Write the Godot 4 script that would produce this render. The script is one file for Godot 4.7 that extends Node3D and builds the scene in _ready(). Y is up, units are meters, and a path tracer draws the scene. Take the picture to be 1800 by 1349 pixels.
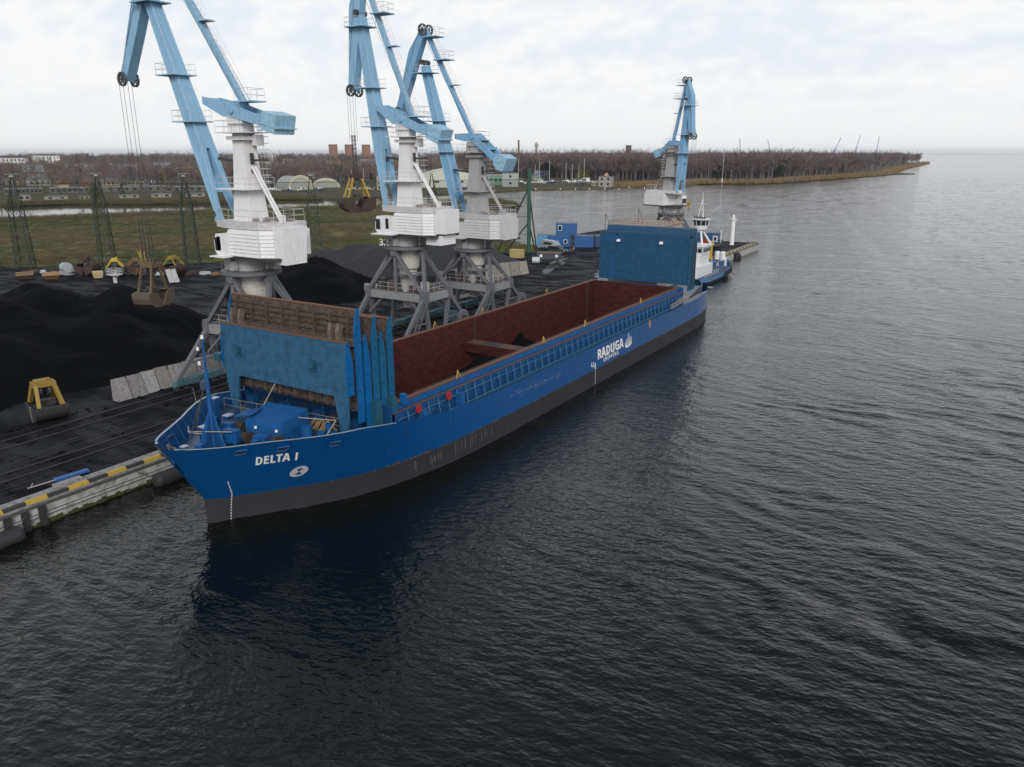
extends Node3D
# Harbour seen from the air: a bulk ship at a coal quay, four level-luffing cranes, river, town and wood behind.
# Axes: +X out to sea, -Z along the quay away from the camera, y = 0 is the water.
const QY := 1.55          # quay level above the water
const QX := -47.25        # face of the quay
const SX := -38.8         # centre line of the ship
var mats := {}
var texs := {}
var used := {}
var rng := RandomNumberGenerator.new()

class MB:
	var v := PackedVector3Array()
	var n := PackedVector3Array()
	var c := PackedColorArray()
	var uv := PackedVector2Array()
	var xf := Transform3D.IDENTITY
	var tint = null
	func _init(x := Transform3D.IDENTITY):
		xf = x
	func tri(a: Vector3, b: Vector3, d: Vector3):
		a = xf * a; b = xf * b; d = xf * d
		var m := (b - a).cross(d - a)
		if m.length_squared() < 1e-14: return
		m = m.normalized()
		v.append(a); v.append(d); v.append(b)
		n.append(m); n.append(m); n.append(m)
		if tint != null:
			c.append(tint); c.append(tint); c.append(tint)
	func smooth(a: Vector3, b: Vector3, d: Vector3, na: Vector3, nb: Vector3, nd: Vector3):
		v.append(xf * a); v.append(xf * d); v.append(xf * b)
		var q := xf.basis
		n.append((q * na).normalized()); n.append((q * nd).normalized()); n.append((q * nb).normalized())
		if tint != null:
			c.append(tint); c.append(tint); c.append(tint)
	func quad(a: Vector3, b: Vector3, d: Vector3, e: Vector3):
		tri(a, b, d); tri(a, d, e)
	func hexa(p: Array):   # 0-3 bottom ring (seen from above counter-clockwise), 4-7 top ring
		quad(p[3], p[2], p[1], p[0]); quad(p[4], p[5], p[6], p[7])
		for i in 4:
			var j := (i + 1) % 4
			quad(p[i], p[j], p[j + 4], p[i + 4])
	func box(ctr: Vector3, size: Vector3, b := Basis.IDENTITY):
		var h := size * 0.5
		var p := []
		for y in [-1, 1]:
			for q in [[-1, 1], [1, 1], [1, -1], [-1, -1]]:
				p.append(ctr + b * Vector3(h.x * q[0], h.y * y, h.z * q[1]))
		hexa(p)
	func span(a: Vector3, b: Vector3):   # box between two corners
		box((a + b) * 0.5, (b - a).abs())
	func beam(a: Vector3, b: Vector3, w: float, h: float, up := Vector3.UP, w2 := -1.0, h2 := -1.0):
		if w2 < 0: w2 = w
		if h2 < 0: h2 = h
		var d := (b - a).normalized()
		if absf(d.dot(up)) > 0.98: up = Vector3.RIGHT if absf(d.x) < 0.9 else Vector3.BACK
		var s := d.cross(up).normalized()
		var u := d.cross(s)
		var p := []
		for e in [[a, w, h], [b, w2, h2]]:
			for q in [[-1, -1], [1, -1], [1, 1], [-1, 1]]:
				p.append(e[0] + s * (e[1] * 0.5 * q[0]) + u * (e[2] * 0.5 * q[1]))
		hexa(p)
	func tube(a: Vector3, b: Vector3, r: float, r2 := -1.0, k := 6, caps := true):
		if r2 < 0: r2 = r
		var d := (b - a).normalized()
		var s := d.cross(Vector3.UP if absf(d.y) < 0.95 else Vector3.RIGHT).normalized()
		var u := s.cross(d)
		for i in k:
			var t0 := TAU * i / k
			var t1 := TAU * (i + 1) / k
			var e0 := s * cos(t0) + u * sin(t0)
			var e1 := s * cos(t1) + u * sin(t1)
			smooth(a + e1 * r, a + e0 * r, b + e0 * r2, e1, e0, e0)
			smooth(a + e1 * r, b + e0 * r2, b + e1 * r2, e1, e0, e1)
			if caps:
				tri(a, a + e0 * r, a + e1 * r)
				tri(b, b + e1 * r2, b + e0 * r2)
	func path(pts: Array, r: float, k := 5):
		for i in pts.size() - 1: tube(pts[i], pts[i + 1], r, r, k, false)
	func prism(poly: PackedVector2Array, f: Transform3D, depth: float):   # poly in f's x,y, pushed along f's z (centred)
		if Geometry2D.is_polygon_clockwise(poly):
			poly = poly.duplicate(); poly.reverse()
		var idx := Geometry2D.triangulate_polygon(poly)
		var z0 := -depth * 0.5
		var z1 := depth * 0.5
		for i in range(0, idx.size(), 3):
			var a := poly[idx[i]]; var b := poly[idx[i + 1]]; var d := poly[idx[i + 2]]
			if (b - a).cross(d - a) < 0:
				var e := b; b = d; d = e
			tri(f * Vector3(a.x, a.y, z1), f * Vector3(b.x, b.y, z1), f * Vector3(d.x, d.y, z1))
			tri(f * Vector3(a.x, a.y, z0), f * Vector3(d.x, d.y, z0), f * Vector3(b.x, b.y, z0))
		for i in poly.size():
			var a := poly[i]; var b := poly[(i + 1) % poly.size()]
			quad(f * Vector3(a.x, a.y, z0), f * Vector3(b.x, b.y, z0), f * Vector3(b.x, b.y, z1), f * Vector3(a.x, a.y, z1))
	func lathe(pr: Array, f: Transform3D, k := 16, from := 0.0, to := TAU):   # pr: Vector2(radius, height)
		for j in pr.size() - 1:
			var p: Vector2 = pr[j]; var q: Vector2 = pr[j + 1]
			var nn := Vector2(q.y - p.y, p.x - q.x).normalized()
			for i in k:
				var t0 := from + (to - from) * i / k
				var t1 := from + (to - from) * (i + 1) / k
				var e0 := Vector3(cos(t0), 0, sin(t0)); var e1 := Vector3(cos(t1), 0, sin(t1))
				var b := f.basis
				var n0 := b * (e0 * nn.x + Vector3.UP * nn.y); var n1 := b * (e1 * nn.x + Vector3.UP * nn.y)
				var A := f * (e0 * p.x + Vector3.UP * p.y); var B := f * (e1 * p.x + Vector3.UP * p.y)
				var C := f * (e1 * q.x + Vector3.UP * q.y); var D := f * (e0 * q.x + Vector3.UP * q.y)
				smooth(B, A, D, n1, n0, n0); smooth(B, D, C, n1, n0, n1)
	func sheet(rows: Array, flip := false):   # rows of Vector3, smooth
		var R := rows.size(); var K: int = rows[0].size()
		var nn := []
		for i in R:
			var l := []
			for j in K:
				var du: Vector3 = rows[mini(i + 1, R - 1)][j] - rows[maxi(i - 1, 0)][j]
				var dv: Vector3 = rows[i][mini(j + 1, K - 1)] - rows[i][maxi(j - 1, 0)]
				var m := du.cross(dv).normalized()
				l.append(-m if flip else m)
			nn.append(l)
		for i in R - 1:
			for j in K - 1:
				var a: Vector3 = rows[i][j]; var b: Vector3 = rows[i + 1][j]; var d: Vector3 = rows[i + 1][j + 1]; var e: Vector3 = rows[i][j + 1]
				if flip:
					smooth(a, e, d, nn[i][j], nn[i][j + 1], nn[i + 1][j + 1]); smooth(a, d, b, nn[i][j], nn[i + 1][j + 1], nn[i + 1][j])
				else:
					smooth(a, b, d, nn[i][j], nn[i + 1][j], nn[i + 1][j + 1]); smooth(a, d, e, nn[i][j], nn[i + 1][j + 1], nn[i][j + 1])
	func rail(pts: Array, h: float, r := 0.025, step := 1.5, bars := 2):   # guard rail along a path
		for i in pts.size() - 1:
			var a: Vector3 = pts[i]; var b: Vector3 = pts[i + 1]
			var L := a.distance_to(b)
			var k := maxi(1, int(round(L / step)))
			for j in k + 1:
				if j == 0 and i > 0: continue
				var p := a.lerp(b, float(j) / k)
				tube(p, p + Vector3.UP * h, r, r, 4, false)
			for q in bars:
				var y := h * float(q + 1) / bars
				tube(a + Vector3.UP * y, b + Vector3.UP * y, r, r, 4, false)
	func mesh() -> ArrayMesh:
		var arr := []
		arr.resize(Mesh.ARRAY_MAX)
		arr[Mesh.ARRAY_VERTEX] = v
		arr[Mesh.ARRAY_NORMAL] = n
		if c.size() == v.size() and c.size() > 0: arr[Mesh.ARRAY_COLOR] = c
		if uv.size() == v.size() and uv.size() > 0: arr[Mesh.ARRAY_TEX_UV] = uv
		var m := ArrayMesh.new()
		m.add_surface_from_arrays(Mesh.PRIMITIVE_TRIANGLES, arr)
		return m

func V(x, y, z) -> Vector3:
	return Vector3(x, y, z)
func numbered(called: String) -> String:
	var k: int = used.get(called, 0)
	used[called] = k + 1
	return called if k == 0 else "%s_%03d" % [called, k]
func thing(called: String, label: String, category: String, at := Vector3.ZERO, group := "", turn := 0.0) -> Node3D:
	var o := Node3D.new()
	o.name = numbered(called)
	add_child(o)
	o.position = at
	o.rotation.y = turn
	o.set_meta("label", label); o.set_meta("category", category)
	if group: o.set_meta("group", group)
	return o
func part(called: String, m: MB, material: Material, parent: Node3D, label := "") -> MeshInstance3D:
	return put(called, m.mesh(), material, parent, label)
func put(called: String, mesh: Mesh, material: Material, parent: Node3D, label := "", at := Transform3D.IDENTITY) -> MeshInstance3D:
	var o := MeshInstance3D.new()
	o.name = called
	o.mesh = mesh
	o.material_override = material
	o.transform = at
	parent.add_child(o, true)
	if label: o.set_meta("label", label)
	return o
func single(called: String, m: MB, material: Material, label: String, category: String, at := Vector3.ZERO, group := "", turn := 0.0) -> MeshInstance3D:
	var o := put(numbered(called), m.mesh(), material, self, label)
	o.position = at; o.rotation.y = turn
	o.set_meta("category", category)
	if group: o.set_meta("group", group)
	return o
func struct(called: String, m: MB, material: Material) -> MeshInstance3D:
	var o := put(called, m.mesh(), material, self)
	o.set_meta("kind", "structure")
	return o
func W(t: Node3D) -> MB:   # a builder that takes world coordinates for a thing's child
	return MB.new(t.transform.affine_inverse())
func copy(o: Node3D, at: Vector3, turn: float, label: String) -> Node3D:
	var r: Node3D = o.duplicate()
	r.name = numbered(String(o.name).rstrip("0123456789").trim_suffix("_"))
	add_child(r)
	r.position = at; r.rotation.y = turn
	r.set_meta("label", label)
	return r

# ---------- textures and materials ----------
func tile(size: int, f: Callable, margin := 0.15) -> Array:   # seamless float field
	var a := PackedFloat32Array()
	a.resize(size * size)
	var M := int(size * margin)
	for y in size:
		var wy := 0.0 if y < size - M else float(y - size + M) / M
		for x in size:
			var wx := 0.0 if x < size - M else float(x - size + M) / M
			var h: float = f.call(x, y)
			if wx > 0: h = lerpf(h, f.call(x - size, y), wx)
			if wy > 0:
				var g: float = f.call(x, y - size)
				if wx > 0: g = lerpf(g, f.call(x - size, y - size), wx)
				h = lerpf(h, g, wy)
			a[y * size + x] = h
	return [a, size]
func noise(seed_: int, freq: float, oct := 4, kind := FastNoiseLite.TYPE_SIMPLEX_SMOOTH) -> FastNoiseLite:
	var f := FastNoiseLite.new()
	f.seed = seed_; f.frequency = freq; f.noise_type = kind
	f.fractal_type = FastNoiseLite.FRACTAL_FBM if oct > 1 else FastNoiseLite.FRACTAL_NONE
	f.fractal_octaves = oct
	return f
func ramp_tex(key: String, w: int, h: int, seed_: int, freq: float, oct: int, stops: Array, cols: Array, grow := Vector2i.ONE) -> ImageTexture:
	if texs.has(key): return texs[key]
	var f := noise(seed_, freq, oct)
	var im := f.get_seamless_image(w / grow.x, h / grow.y, false, false, 0.2, true)
	if grow != Vector2i.ONE: im.resize(w, h, Image.INTERPOLATE_CUBIC)
	im.convert(Image.FORMAT_L8)
	var g := Gradient.new()
	g.offsets = PackedFloat32Array(stops)
	g.colors = PackedColorArray(cols)
	var lut := PackedByteArray()
	for i in 256:
		var q := g.sample(i / 255.0)
		lut.append(q.r8); lut.append(q.g8); lut.append(q.b8)
	var src := im.get_data()
	var out := PackedByteArray()
	out.resize(src.size() * 3)
	for i in src.size():
		var k := src[i] * 3
		out[i * 3] = lut[k]; out[i * 3 + 1] = lut[k + 1]; out[i * 3 + 2] = lut[k + 2]
	var o := Image.create_from_data(w, h, false, Image.FORMAT_RGB8, out)
	texs[key] = ImageTexture.create_from_image(o)
	return texs[key]
func grey(x: float) -> Color:
	return Color(x, x, x)
func tex(key: String) -> Texture2D:
	match key:
		"grime": return ramp_tex(key, 512, 512, 3, 0.012, 5, [0.0, 0.4, 0.6, 1.0], [Color(0.82, 0.8, 0.76), Color(0.95, 0.945, 0.935), grey(1.0), grey(0.98)])
		"streak": return ramp_tex(key, 512, 512, 8, 0.05, 4, [0.0, 0.32, 0.6, 1.0], [Color(0.88, 0.86, 0.84), Color(0.97, 0.965, 0.96), grey(1.0), Color(0.985, 0.99, 1.0)], Vector2i(1, 16))
		"rusty": return ramp_tex(key, 512, 512, 21, 0.02, 5, [0.0, 0.2, 0.34, 0.6, 1.0], [Color(0.7, 0.58, 0.5), Color(0.88, 0.83, 0.79), Color(0.96, 0.95, 0.94), grey(1.0), Color(0.95, 0.965, 0.98)])
		"rust": return ramp_tex(key, 512, 512, 5, 0.018, 5, [0.0, 0.4, 0.6, 1.0], [Color(0.7, 0.66, 0.66), Color(0.86, 0.8, 0.78), Color(1, 0.97, 0.95), Color(0.92, 0.8, 0.72)])
		"hold": return ramp_tex(key, 512, 512, 15, 0.03, 5, [0.0, 0.33, 0.5, 0.7, 1.0], [Color(0.7, 0.66, 0.68), Color(0.86, 0.83, 0.83), grey(0.95), grey(1.0), Color(1.0, 0.93, 0.9)], Vector2i(2, 1))
		"coal": return ramp_tex(key, 512, 512, 7, 0.06, 5, [0.0, 0.5, 1.0], [grey(0.55), grey(0.9), Color(1.0, 1.02, 1.1)])
		"concrete": return ramp_tex(key, 512, 512, 9, 0.016, 6, [0.0, 0.38, 0.62, 1.0], [Color(0.66, 0.64, 0.61), Color(0.88, 0.87, 0.86), grey(1.0), Color(0.95, 0.955, 0.97)])
		"wetrough": return ramp_tex(key, 1024, 1024, 31, 0.008, 5, [0.0, 0.42, 0.58, 1.0], [grey(0.5), grey(0.6), grey(0.85), grey(1.0)], Vector2i(3, 1))
		"yard": return ramp_tex(key, 1024, 1024, 12, 0.01, 6, [0.0, 0.35, 0.55, 0.75, 1.0], [grey(0.62), grey(0.74), Color(0.86, 0.86, 0.9), grey(0.96), Color(1.0, 0.97, 0.93)], Vector2i(1, 2))
		"field": return ramp_tex(key, 1024, 1024, 77, 0.006, 6, [0.0, 0.3, 0.45, 0.55, 0.7, 1.0], [Color(0.35, 0.36, 0.24), Color(0.6, 0.66, 0.36), Color(0.72, 0.8, 0.42), Color(0.86, 0.76, 0.52), Color(0.78, 0.68, 0.5), Color(1.0, 0.92, 0.74)])
		"earth": return ramp_tex(key, 512, 512, 78, 0.012, 5, [0.0, 0.4, 0.6, 1.0], [Color(0.5, 0.5, 0.38), Color(0.75, 0.72, 0.55), Color(0.95, 0.9, 0.75), grey(1.0)])
		"bump": return ramp_tex(key, 512, 512, 99, 0.05, 5, [0.0, 1.0], [grey(0.0), grey(1.0)])
		"lumps": return ramp_tex(key, 512, 512, 98, 0.09, 4, [0.0, 1.0], [grey(0.0), grey(1.0)])
		"tracks": return ramp_tex(key, 1024, 1024, 97, 0.03, 5, [0.0, 1.0], [grey(0.0), grey(1.0)], Vector2i(1, 6))
	return null
func mat(key: String, col: Color, rough := 0.6, texture := "grime", scale := 0.25, metal := 0.0, bump := 0.0, bumptex := "bump") -> StandardMaterial3D:
	if mats.has(key): return mats[key]
	var m := StandardMaterial3D.new()
	m.albedo_color = col.linear_to_srgb()
	m.roughness = rough
	m.metallic = metal
	m.cull_mode = BaseMaterial3D.CULL_DISABLED
	if texture:
		m.albedo_texture = tex(texture)
		m.uv1_triplanar = true
		m.uv1_world_triplanar = true
		m.uv1_scale = Vector3.ONE * scale
	if bump > 0:
		m.heightmap_enabled = true
		m.heightmap_texture = tex(bumptex)
		m.heightmap_scale = bump
	mats[key] = m
	return m

func _ready():
	rng.seed = 20
	build_camera_and_light()
	build_water()
	build_ground()
	build_quay()
	build_ship()
	build_cranes()
	build_yard()
	build_pylons()
	build_pier_and_tug()
	build_far_bank()
	build_town()
	build_marina()
	build_woods()

func build_camera_and_light():
	var cam := Camera3D.new()
	cam.name = "camera"
	add_child(cam)
	cam.position = V(0, 22, 0)
	cam.rotation_degrees = V(-16.68, 31.79, 0)
	cam.fov = 52.76
	cam.near = 0.2
	cam.far = 30000
	cam.current = true
	var e := Environment.new()
	e.background_mode = Environment.BG_SKY
	e.tonemap_mode = Environment.TONE_MAPPER_LINEAR
	e.tonemap_exposure = 1.0
	e.sdfgi_enabled = true; e.ssao_enabled = true; e.ssil_enabled = true
	e.fog_enabled = true
	e.fog_mode = Environment.FOG_MODE_EXPONENTIAL
	e.fog_density = 0.00005
	e.fog_light_color = Color(0.86, 0.89, 0.94)
	var sky := Sky.new()
	var pm := PanoramaSkyMaterial.new()
	pm.panorama = sky_texture()
	sky.sky_material = pm
	e.sky = sky
	var we := WorldEnvironment.new()
	we.name = "world_environment"
	we.environment = e
	add_child(we)
	var sun := DirectionalLight3D.new()
	sun.name = "sun"
	add_child(sun)
	sun.light_energy = 0.68
	sun.light_color = Color(1.0, 0.98, 0.955)
	sun.light_angular_distance = 24
	sun.shadow_enabled = true
	sun.look_at_from_position(V(60, 62, 75), Vector3.ZERO)

func sky_texture() -> ImageTexture:
	# thin broken cloud over pale blue, whiter near the horizon, a little warmer where the sun stands low on the left
	var w := 1024
	var h := 512
	var data := PackedFloat32Array()
	data.resize(w * h * 3)
	var n1 := noise(41, 0.8, 5)
	var n2 := noise(43, 4.2, 4)
	var i := 0
	for y in h:
		var th := PI * (y + 0.5) / h
		var dy := cos(th)
		var dr := sin(th)
		for x in w:
			var ph := TAU * ((x + 0.5) / w - 0.5)
			var dx := sin(ph) * dr
			var dz := -cos(ph) * dr
			var up := clampf(dy, 0.0, 1.0)
			var base := Vector3(0.90, 0.91, 0.915)
			for q in [[0.0, 0.14, Vector3(0.87, 0.905, 0.945)], [0.16, 0.3, Vector3(0.98, 1.01, 1.06)], [0.34, 0.58, Vector3(0.52, 0.56, 0.61)], [0.58, 0.82, Vector3(0.29, 0.325, 0.375)]]:
				base = base.lerp(q[2], smoothstep(q[0], q[1], up))
			if dy > 0.0:
				var q := 1.0 / (dy + 0.10)
				var px := (dx * 0.9 + dz * 0.3) * q
				var pz := (dz * 0.9 - dx * 0.3) * q
				var a := n1.get_noise_2d(px * 0.7, pz * 1.5)
				var b := n2.get_noise_2d(px * 0.55, pz * 2.0)
				var cover := smoothstep(-0.36, 0.40, a * 0.8 + 0.75 * b)
				base -= Vector3(0.065, 0.045, 0.016) * smoothstep(0.02, 0.14, dy)
				base = base.lerp(Vector3(0.99, 0.985, 0.975), cover * (0.85 - 0.6 * smoothstep(0.25, 0.7, dy)) * smoothstep(0.0, 0.09, dy))
			var warm := maxf(0.0, (-dx * 0.95 - dz * 0.25) / maxf(dr, 0.001)) * pow(clampf(1.0 - absf(dy), 0.0, 1.0), 1.8)
			base += Vector3(0.22, 0.195, 0.15) * warm
			data[i] = base.x; data[i + 1] = base.y; data[i + 2] = base.z
			i += 3
	var im := Image.create_from_data(w, h, false, Image.FORMAT_RGBF, data.to_byte_array())
	return ImageTexture.create_from_image(im)

func build_water():
	# waves as geometry on a grid that coarsens with distance, fine ripples as a computed height field
	var f2 := noise(6, 1.0, 4)
	var size := 768
	var T := 23.0
	var field := tile(size, func(x, y):
		var X := float(x) / size * T
		var Z := float(y) / size * T
		return 0.5 + 0.30 * f2.get_noise_2d(X * 0.75, Z * 1.5) + 0.10 * f2.get_noise_2d(X * 2.4 + 40.0, Z * 4.2))
	var arr: PackedFloat32Array = field[0]
	var im := Image.create_from_data(size, size, false, Image.FORMAT_RF, arr.to_byte_array())
	var m := StandardMaterial3D.new()
	m.albedo_color = Color(0.0028, 0.0038, 0.0032).linear_to_srgb()
	m.roughness = 0.1
	m.metallic_specular = 0.36
	m.heightmap_enabled = true
	m.heightmap_texture = ImageTexture.create_from_image(im)
	m.heightmap_scale = 11.0
	m.uv1_scale = Vector3(1.0 / T, 1.0 / T, 1.0)
	mats["water"] = m
	var waves := []
	var r := RandomNumberGenerator.new(); r.seed = 31
	for i in 13:
		var L: float = [6.5, 4.6, 3.6, 2.9, 2.4, 2.05, 1.75, 1.5, 1.3, 3.2, 2.2, 1.6, 1.1][i]
		var ang := deg_to_rad(104.0 + r.randfn(0, 15.0) + (38.0 if i > 8 else 0.0))
		var k := TAU / L
		waves.append([cos(ang) * k, sin(ang) * k, (0.022 if i < 3 else 0.038 if i < 9 else 0.028) / k, r.randf() * TAU, k])
	var g := noise(11, 0.055, 2)
	var xs := PackedFloat32Array()
	var zs := PackedFloat32Array()
	var x := -48.0
	while x > -300.0:
		xs.append(x); x -= 0.45 + (-48.0 - x) * 0.05
	xs.append(-300.0)
	xs.reverse()
	x = -47.55
	while x < 420.0:
		xs.append(x); x += 0.42 + maxf(0.0, x - 40.0) * 0.022
	var z := 4.0
	while z > -820.0:
		zs.append(z); z -= 0.34 + maxf(0.0, -z - 70.0) * 0.0085
	var nx := xs.size()
	var nz := zs.size()
	var vs := PackedVector3Array(); vs.resize(nx * nz)
	var ns := PackedVector3Array(); ns.resize(nx * nz)
	var uvs := PackedVector2Array(); uvs.resize(nx * nz)
	var rot := Transform2D(deg_to_rad(13.0), Vector2.ZERO)
	var i := 0
	for zi in nz:
		var Z := zs[zi]
		for xi in nx:
			var X := xs[xi]
			var open := lerpf(clampf((X + 30.0) / 24.0, 0.0, 1.0), 0.75, clampf((Z + 36.0) / 12.0, 0.0, 1.0) * clampf((-22.0 - X) / 10.0, 0.0, 1.0))   # sheltered beside the ship
			if Z < -112.0: open = clampf((X + 46.0) / 20.0, 0.0, 1.0)
			if Z < -150.0: open = maxf(open if X > -47.0 else 0.0, clampf((-Z - 188.0) / 40.0, 0.0, 1.0) * clampf((X + 235.0) / 60.0, 0.0, 1.0))
			var amp := 0.22 + 0.78 * open
			if X < -60.0: amp = open
			var q := g.get_noise_2d(X, Z * 1.6)
			var wp := q * 6.5
			amp *= 0.85 + 0.9 * g.get_noise_2d(X * 0.55 + 300.0, Z * 0.8)
			amp *= 1.0 - 0.42 * smoothstep(45.0, 150.0, -Z)
			var h := 0.0
			var dx := 0.0
			var dz := 0.0
			for w in waves:
				var ph: float = w[0] * X + w[1] * Z + w[3] + wp * (0.6 + 0.1 * w[4])
				var s := sin(ph)
				var c := cos(ph)
				var e: float = w[2] * (1.0 + 0.45 * s)
				h += e * s
				var d: float = w[2] * c * (1.0 + 0.9 * s)
				dx += d * w[0]; dz += d * w[1]
			vs[i] = Vector3(X, h * amp * clampf(80.0 / maxf(80.0, -Z), 0.2, 1.0), Z)
			ns[i] = Vector3(-dx * amp, 1.0, -dz * amp).normalized()
			uvs[i] = rot * Vector2(X, Z)
			i += 1
	var ix := PackedInt32Array()
	for zi in nz - 1:
		for xi in nx - 1:
			var a := zi * nx + xi
			ix.append(a); ix.append(a + nx); ix.append(a + nx + 1)
			ix.append(a); ix.append(a + nx + 1); ix.append(a + 1)
	# level sheets that carry on to the horizon round the near patch
	var R := 16000.0
	var x0 := xs[0]; var x1 := xs[nx - 1]; var z1 := zs[nz - 1]
	for q in [[x0, x1, 4.0, R], [x0, x1, -R, z1], [-R, x0, -R, R], [x1, R, -R, R]]:
		var b := vs.size()
		for p in [V(q[0], 0, q[3]), V(q[1], 0, q[3]), V(q[1], 0, q[2]), V(q[0], 0, q[2])]:
			vs.append(p); ns.append(Vector3.UP); uvs.append(rot * Vector2(p.x, p.z))
		ix.append_array(PackedInt32Array([b, b + 2, b + 1, b, b + 3, b + 2]))
	var ar := []
	ar.resize(Mesh.ARRAY_MAX)
	ar[Mesh.ARRAY_VERTEX] = vs; ar[Mesh.ARRAY_NORMAL] = ns; ar[Mesh.ARRAY_TEX_UV] = uvs; ar[Mesh.ARRAY_INDEX] = ix
	var mesh := ArrayMesh.new()
	mesh.add_surface_from_arrays(Mesh.PRIMITIVE_TRIANGLES, ar)
	put("water", mesh, m, self).set_meta("kind", "structure")
	# the still river behind the meadow
	var rv := MB.new()
	var poly := PackedVector2Array([Vector2(-640, 20), Vector2(-380, -165), Vector2(-300, -290), Vector2(-268, -330), Vector2(-225, -330), Vector2(-190, -245), Vector2(-235, -180), Vector2(-330, 20)])
	rv.prism(poly, Transform3D(Basis(V(1, 0, 0), V(0, 0, 1), V(0, -1, 0)), V(0, 0.02, 0)), 0.01)
	var cm := StandardMaterial3D.new()
	cm.albedo_color = Color(0.014, 0.017, 0.013).linear_to_srgb(); cm.roughness = 0.05; cm.metallic_specular = 0.4
	struct("river", rv, cm)

func land(called: String, poly: PackedVector2Array, y: float, material: Material, drop := 1.2, slope := 2.0):
	# a flat piece of land with banks that run down under the water
	var mb := MB.new()
	var idx := Geometry2D.triangulate_polygon(poly)
	for i in range(0, idx.size(), 3):
		var a := poly[idx[i]]; var b := poly[idx[i + 1]]; var d := poly[idx[i + 2]]
		if (b - a).cross(d - a) > 0:
			var e := b; b = d; d = e
		mb.tri(V(a.x, y, a.y), V(b.x, y, b.y), V(d.x, y, d.y))
	var outer: PackedVector2Array = Geometry2D.offset_polygon(poly, slope)[0] if slope > 0 else poly
	var cw := Geometry2D.is_polygon_clockwise(poly)
	for i in poly.size():
		var j := (i + 1) % poly.size()
		var a := poly[i]; var b := poly[j]
		var dir := (b - a).normalized()
		var out := Vector2(-dir.y, dir.x) if cw else Vector2(dir.y, -dir.x)
		out *= slope
		var p := [V(a.x, y, a.y), V(b.x, y, b.y), V(b.x + out.x, y - drop, b.y + out.y), V(a.x + out.x, y - drop, a.y + out.y)]
		if cw: mb.quad(p[0], p[1], p[2], p[3])
		else: mb.quad(p[3], p[2], p[1], p[0])
		# corner fan
		var k := (j + 1) % poly.size()
		var dir2 := (poly[k] - b).normalized()
		var out2 := (Vector2(-dir2.y, dir2.x) if cw else Vector2(dir2.y, -dir2.x)) * slope
		var f := [V(b.x, y, b.y), V(b.x + out2.x, y - drop, b.y + out2.y), V(b.x + out.x, y - drop, b.y + out.y)]
		if cw: mb.tri(f[0], f[1], f[2])
		else: mb.tri(f[0], f[2], f[1])
	return struct(called, mb, material)
func P(a: Array) -> PackedVector2Array:
	var r := PackedVector2Array()
	for i in range(0, a.size(), 2): r.append(Vector2(a[i], a[i + 1]))
	return r

func build_ground():
	var field := mat("field", Color(0.205, 0.20, 0.095), 0.95, "field", 0.011, 0.0, 6.0, "lumps")
	var far := mat("far_land", Color(0.075, 0.068, 0.038), 0.95, "earth", 0.03)
	var yard := mat("yard", Color(0.012, 0.013, 0.016), 0.5, "yard", 0.045, 0.0, 3.0, "tracks")
	yard.roughness_texture = tex("wetrough")
	yard.roughness_texture_channel = BaseMaterial3D.TEXTURE_CHANNEL_RED
	yard.roughness = 1.0
	yard.metallic_specular = 0.2
	# the coal yard behind the quay, out to the pier head
	land("yard_ground", P([QX - 1.4, 40, QX - 1.4, -186, -56.5, -186, -56.5, -188, -70, -196, -92, -196, -94, -168, -84, -146, -112, -112, -148, -76, -190, -60, -190, 40]), QY, yard, 2.4, 0.6)
	# rough meadow between the yard and the river
	land("meadow", P([-91, -158, -100, -160, -112, -168, -128, -196, -146, -220, -167, -247, -186, -255, -204, -240, -224.6, -220, -232, -202, -240, -188, -255, -166, -264, -141, -271, -127, -330, 0, -330, 60, -150, 60, -150, -70]), 0.95, field, 1.6, 2.5)
	# reed spit
	land("reed_spit", P([-186, -255, -175, -262, -171, -275, -172, -284, -178, -293, -188, -299, -200, -290, -207, -270, -204, -240]), 0.35, far, 0.8, 2.0)
	# the far bank with the town, marina and wood
	land("far_bank", P([-1400, -420, -620, 0, -357, -169, -348, -193, -320, -210, -295, -235, -303, -258, -280, -275, -270, -281, -263, -314, -244, -359, -240, -400, -224, -424, -209, -436, -207, -455, -203, -486, -192, -500, -184, -470, -174, -462, -176, -500, -186, -545, -185, -565, -158, -570, -147, -589, -129, -700, -105, -850, -82, -912, -110, -960, -121, -1178, -141, -1797, -500, -2600, -2600, -3600, -6000, -2200]), 0.8, far, 1.4, 3.0)
	# a pool in the meadow and a muddy path across it
	var pool := MB.new()
	pool.prism(P([-168, -166, -160, -163, -150, -150, -141, -142.5, -136, -138, -134.5, -141, -139, -146, -150, -158]), Transform3D(Basis(V(1, 0, 0), V(0, 0, 1), V(0, -1, 0)), V(0, 0.955, 0)), 0.03)
	var pm := StandardMaterial3D.new()
	pm.albedo_color = Color(0.02, 0.024, 0.02).linear_to_srgb(); pm.roughness = 0.04
	struct("pool", pool, pm)
	var path := MB.new()
	for s in [[-300, -62, -215, -108, 2.4], [-215, -108, -172, -136, 1.6]]:
		path.beam(V(s[0], 0.955, s[1]), V(s[2], 0.955, s[3]), s[4], 0.03)
	struct("path", path, mat("mud_path", Color(0.2, 0.17, 0.12), 0.9, "earth", 0.2))

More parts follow.
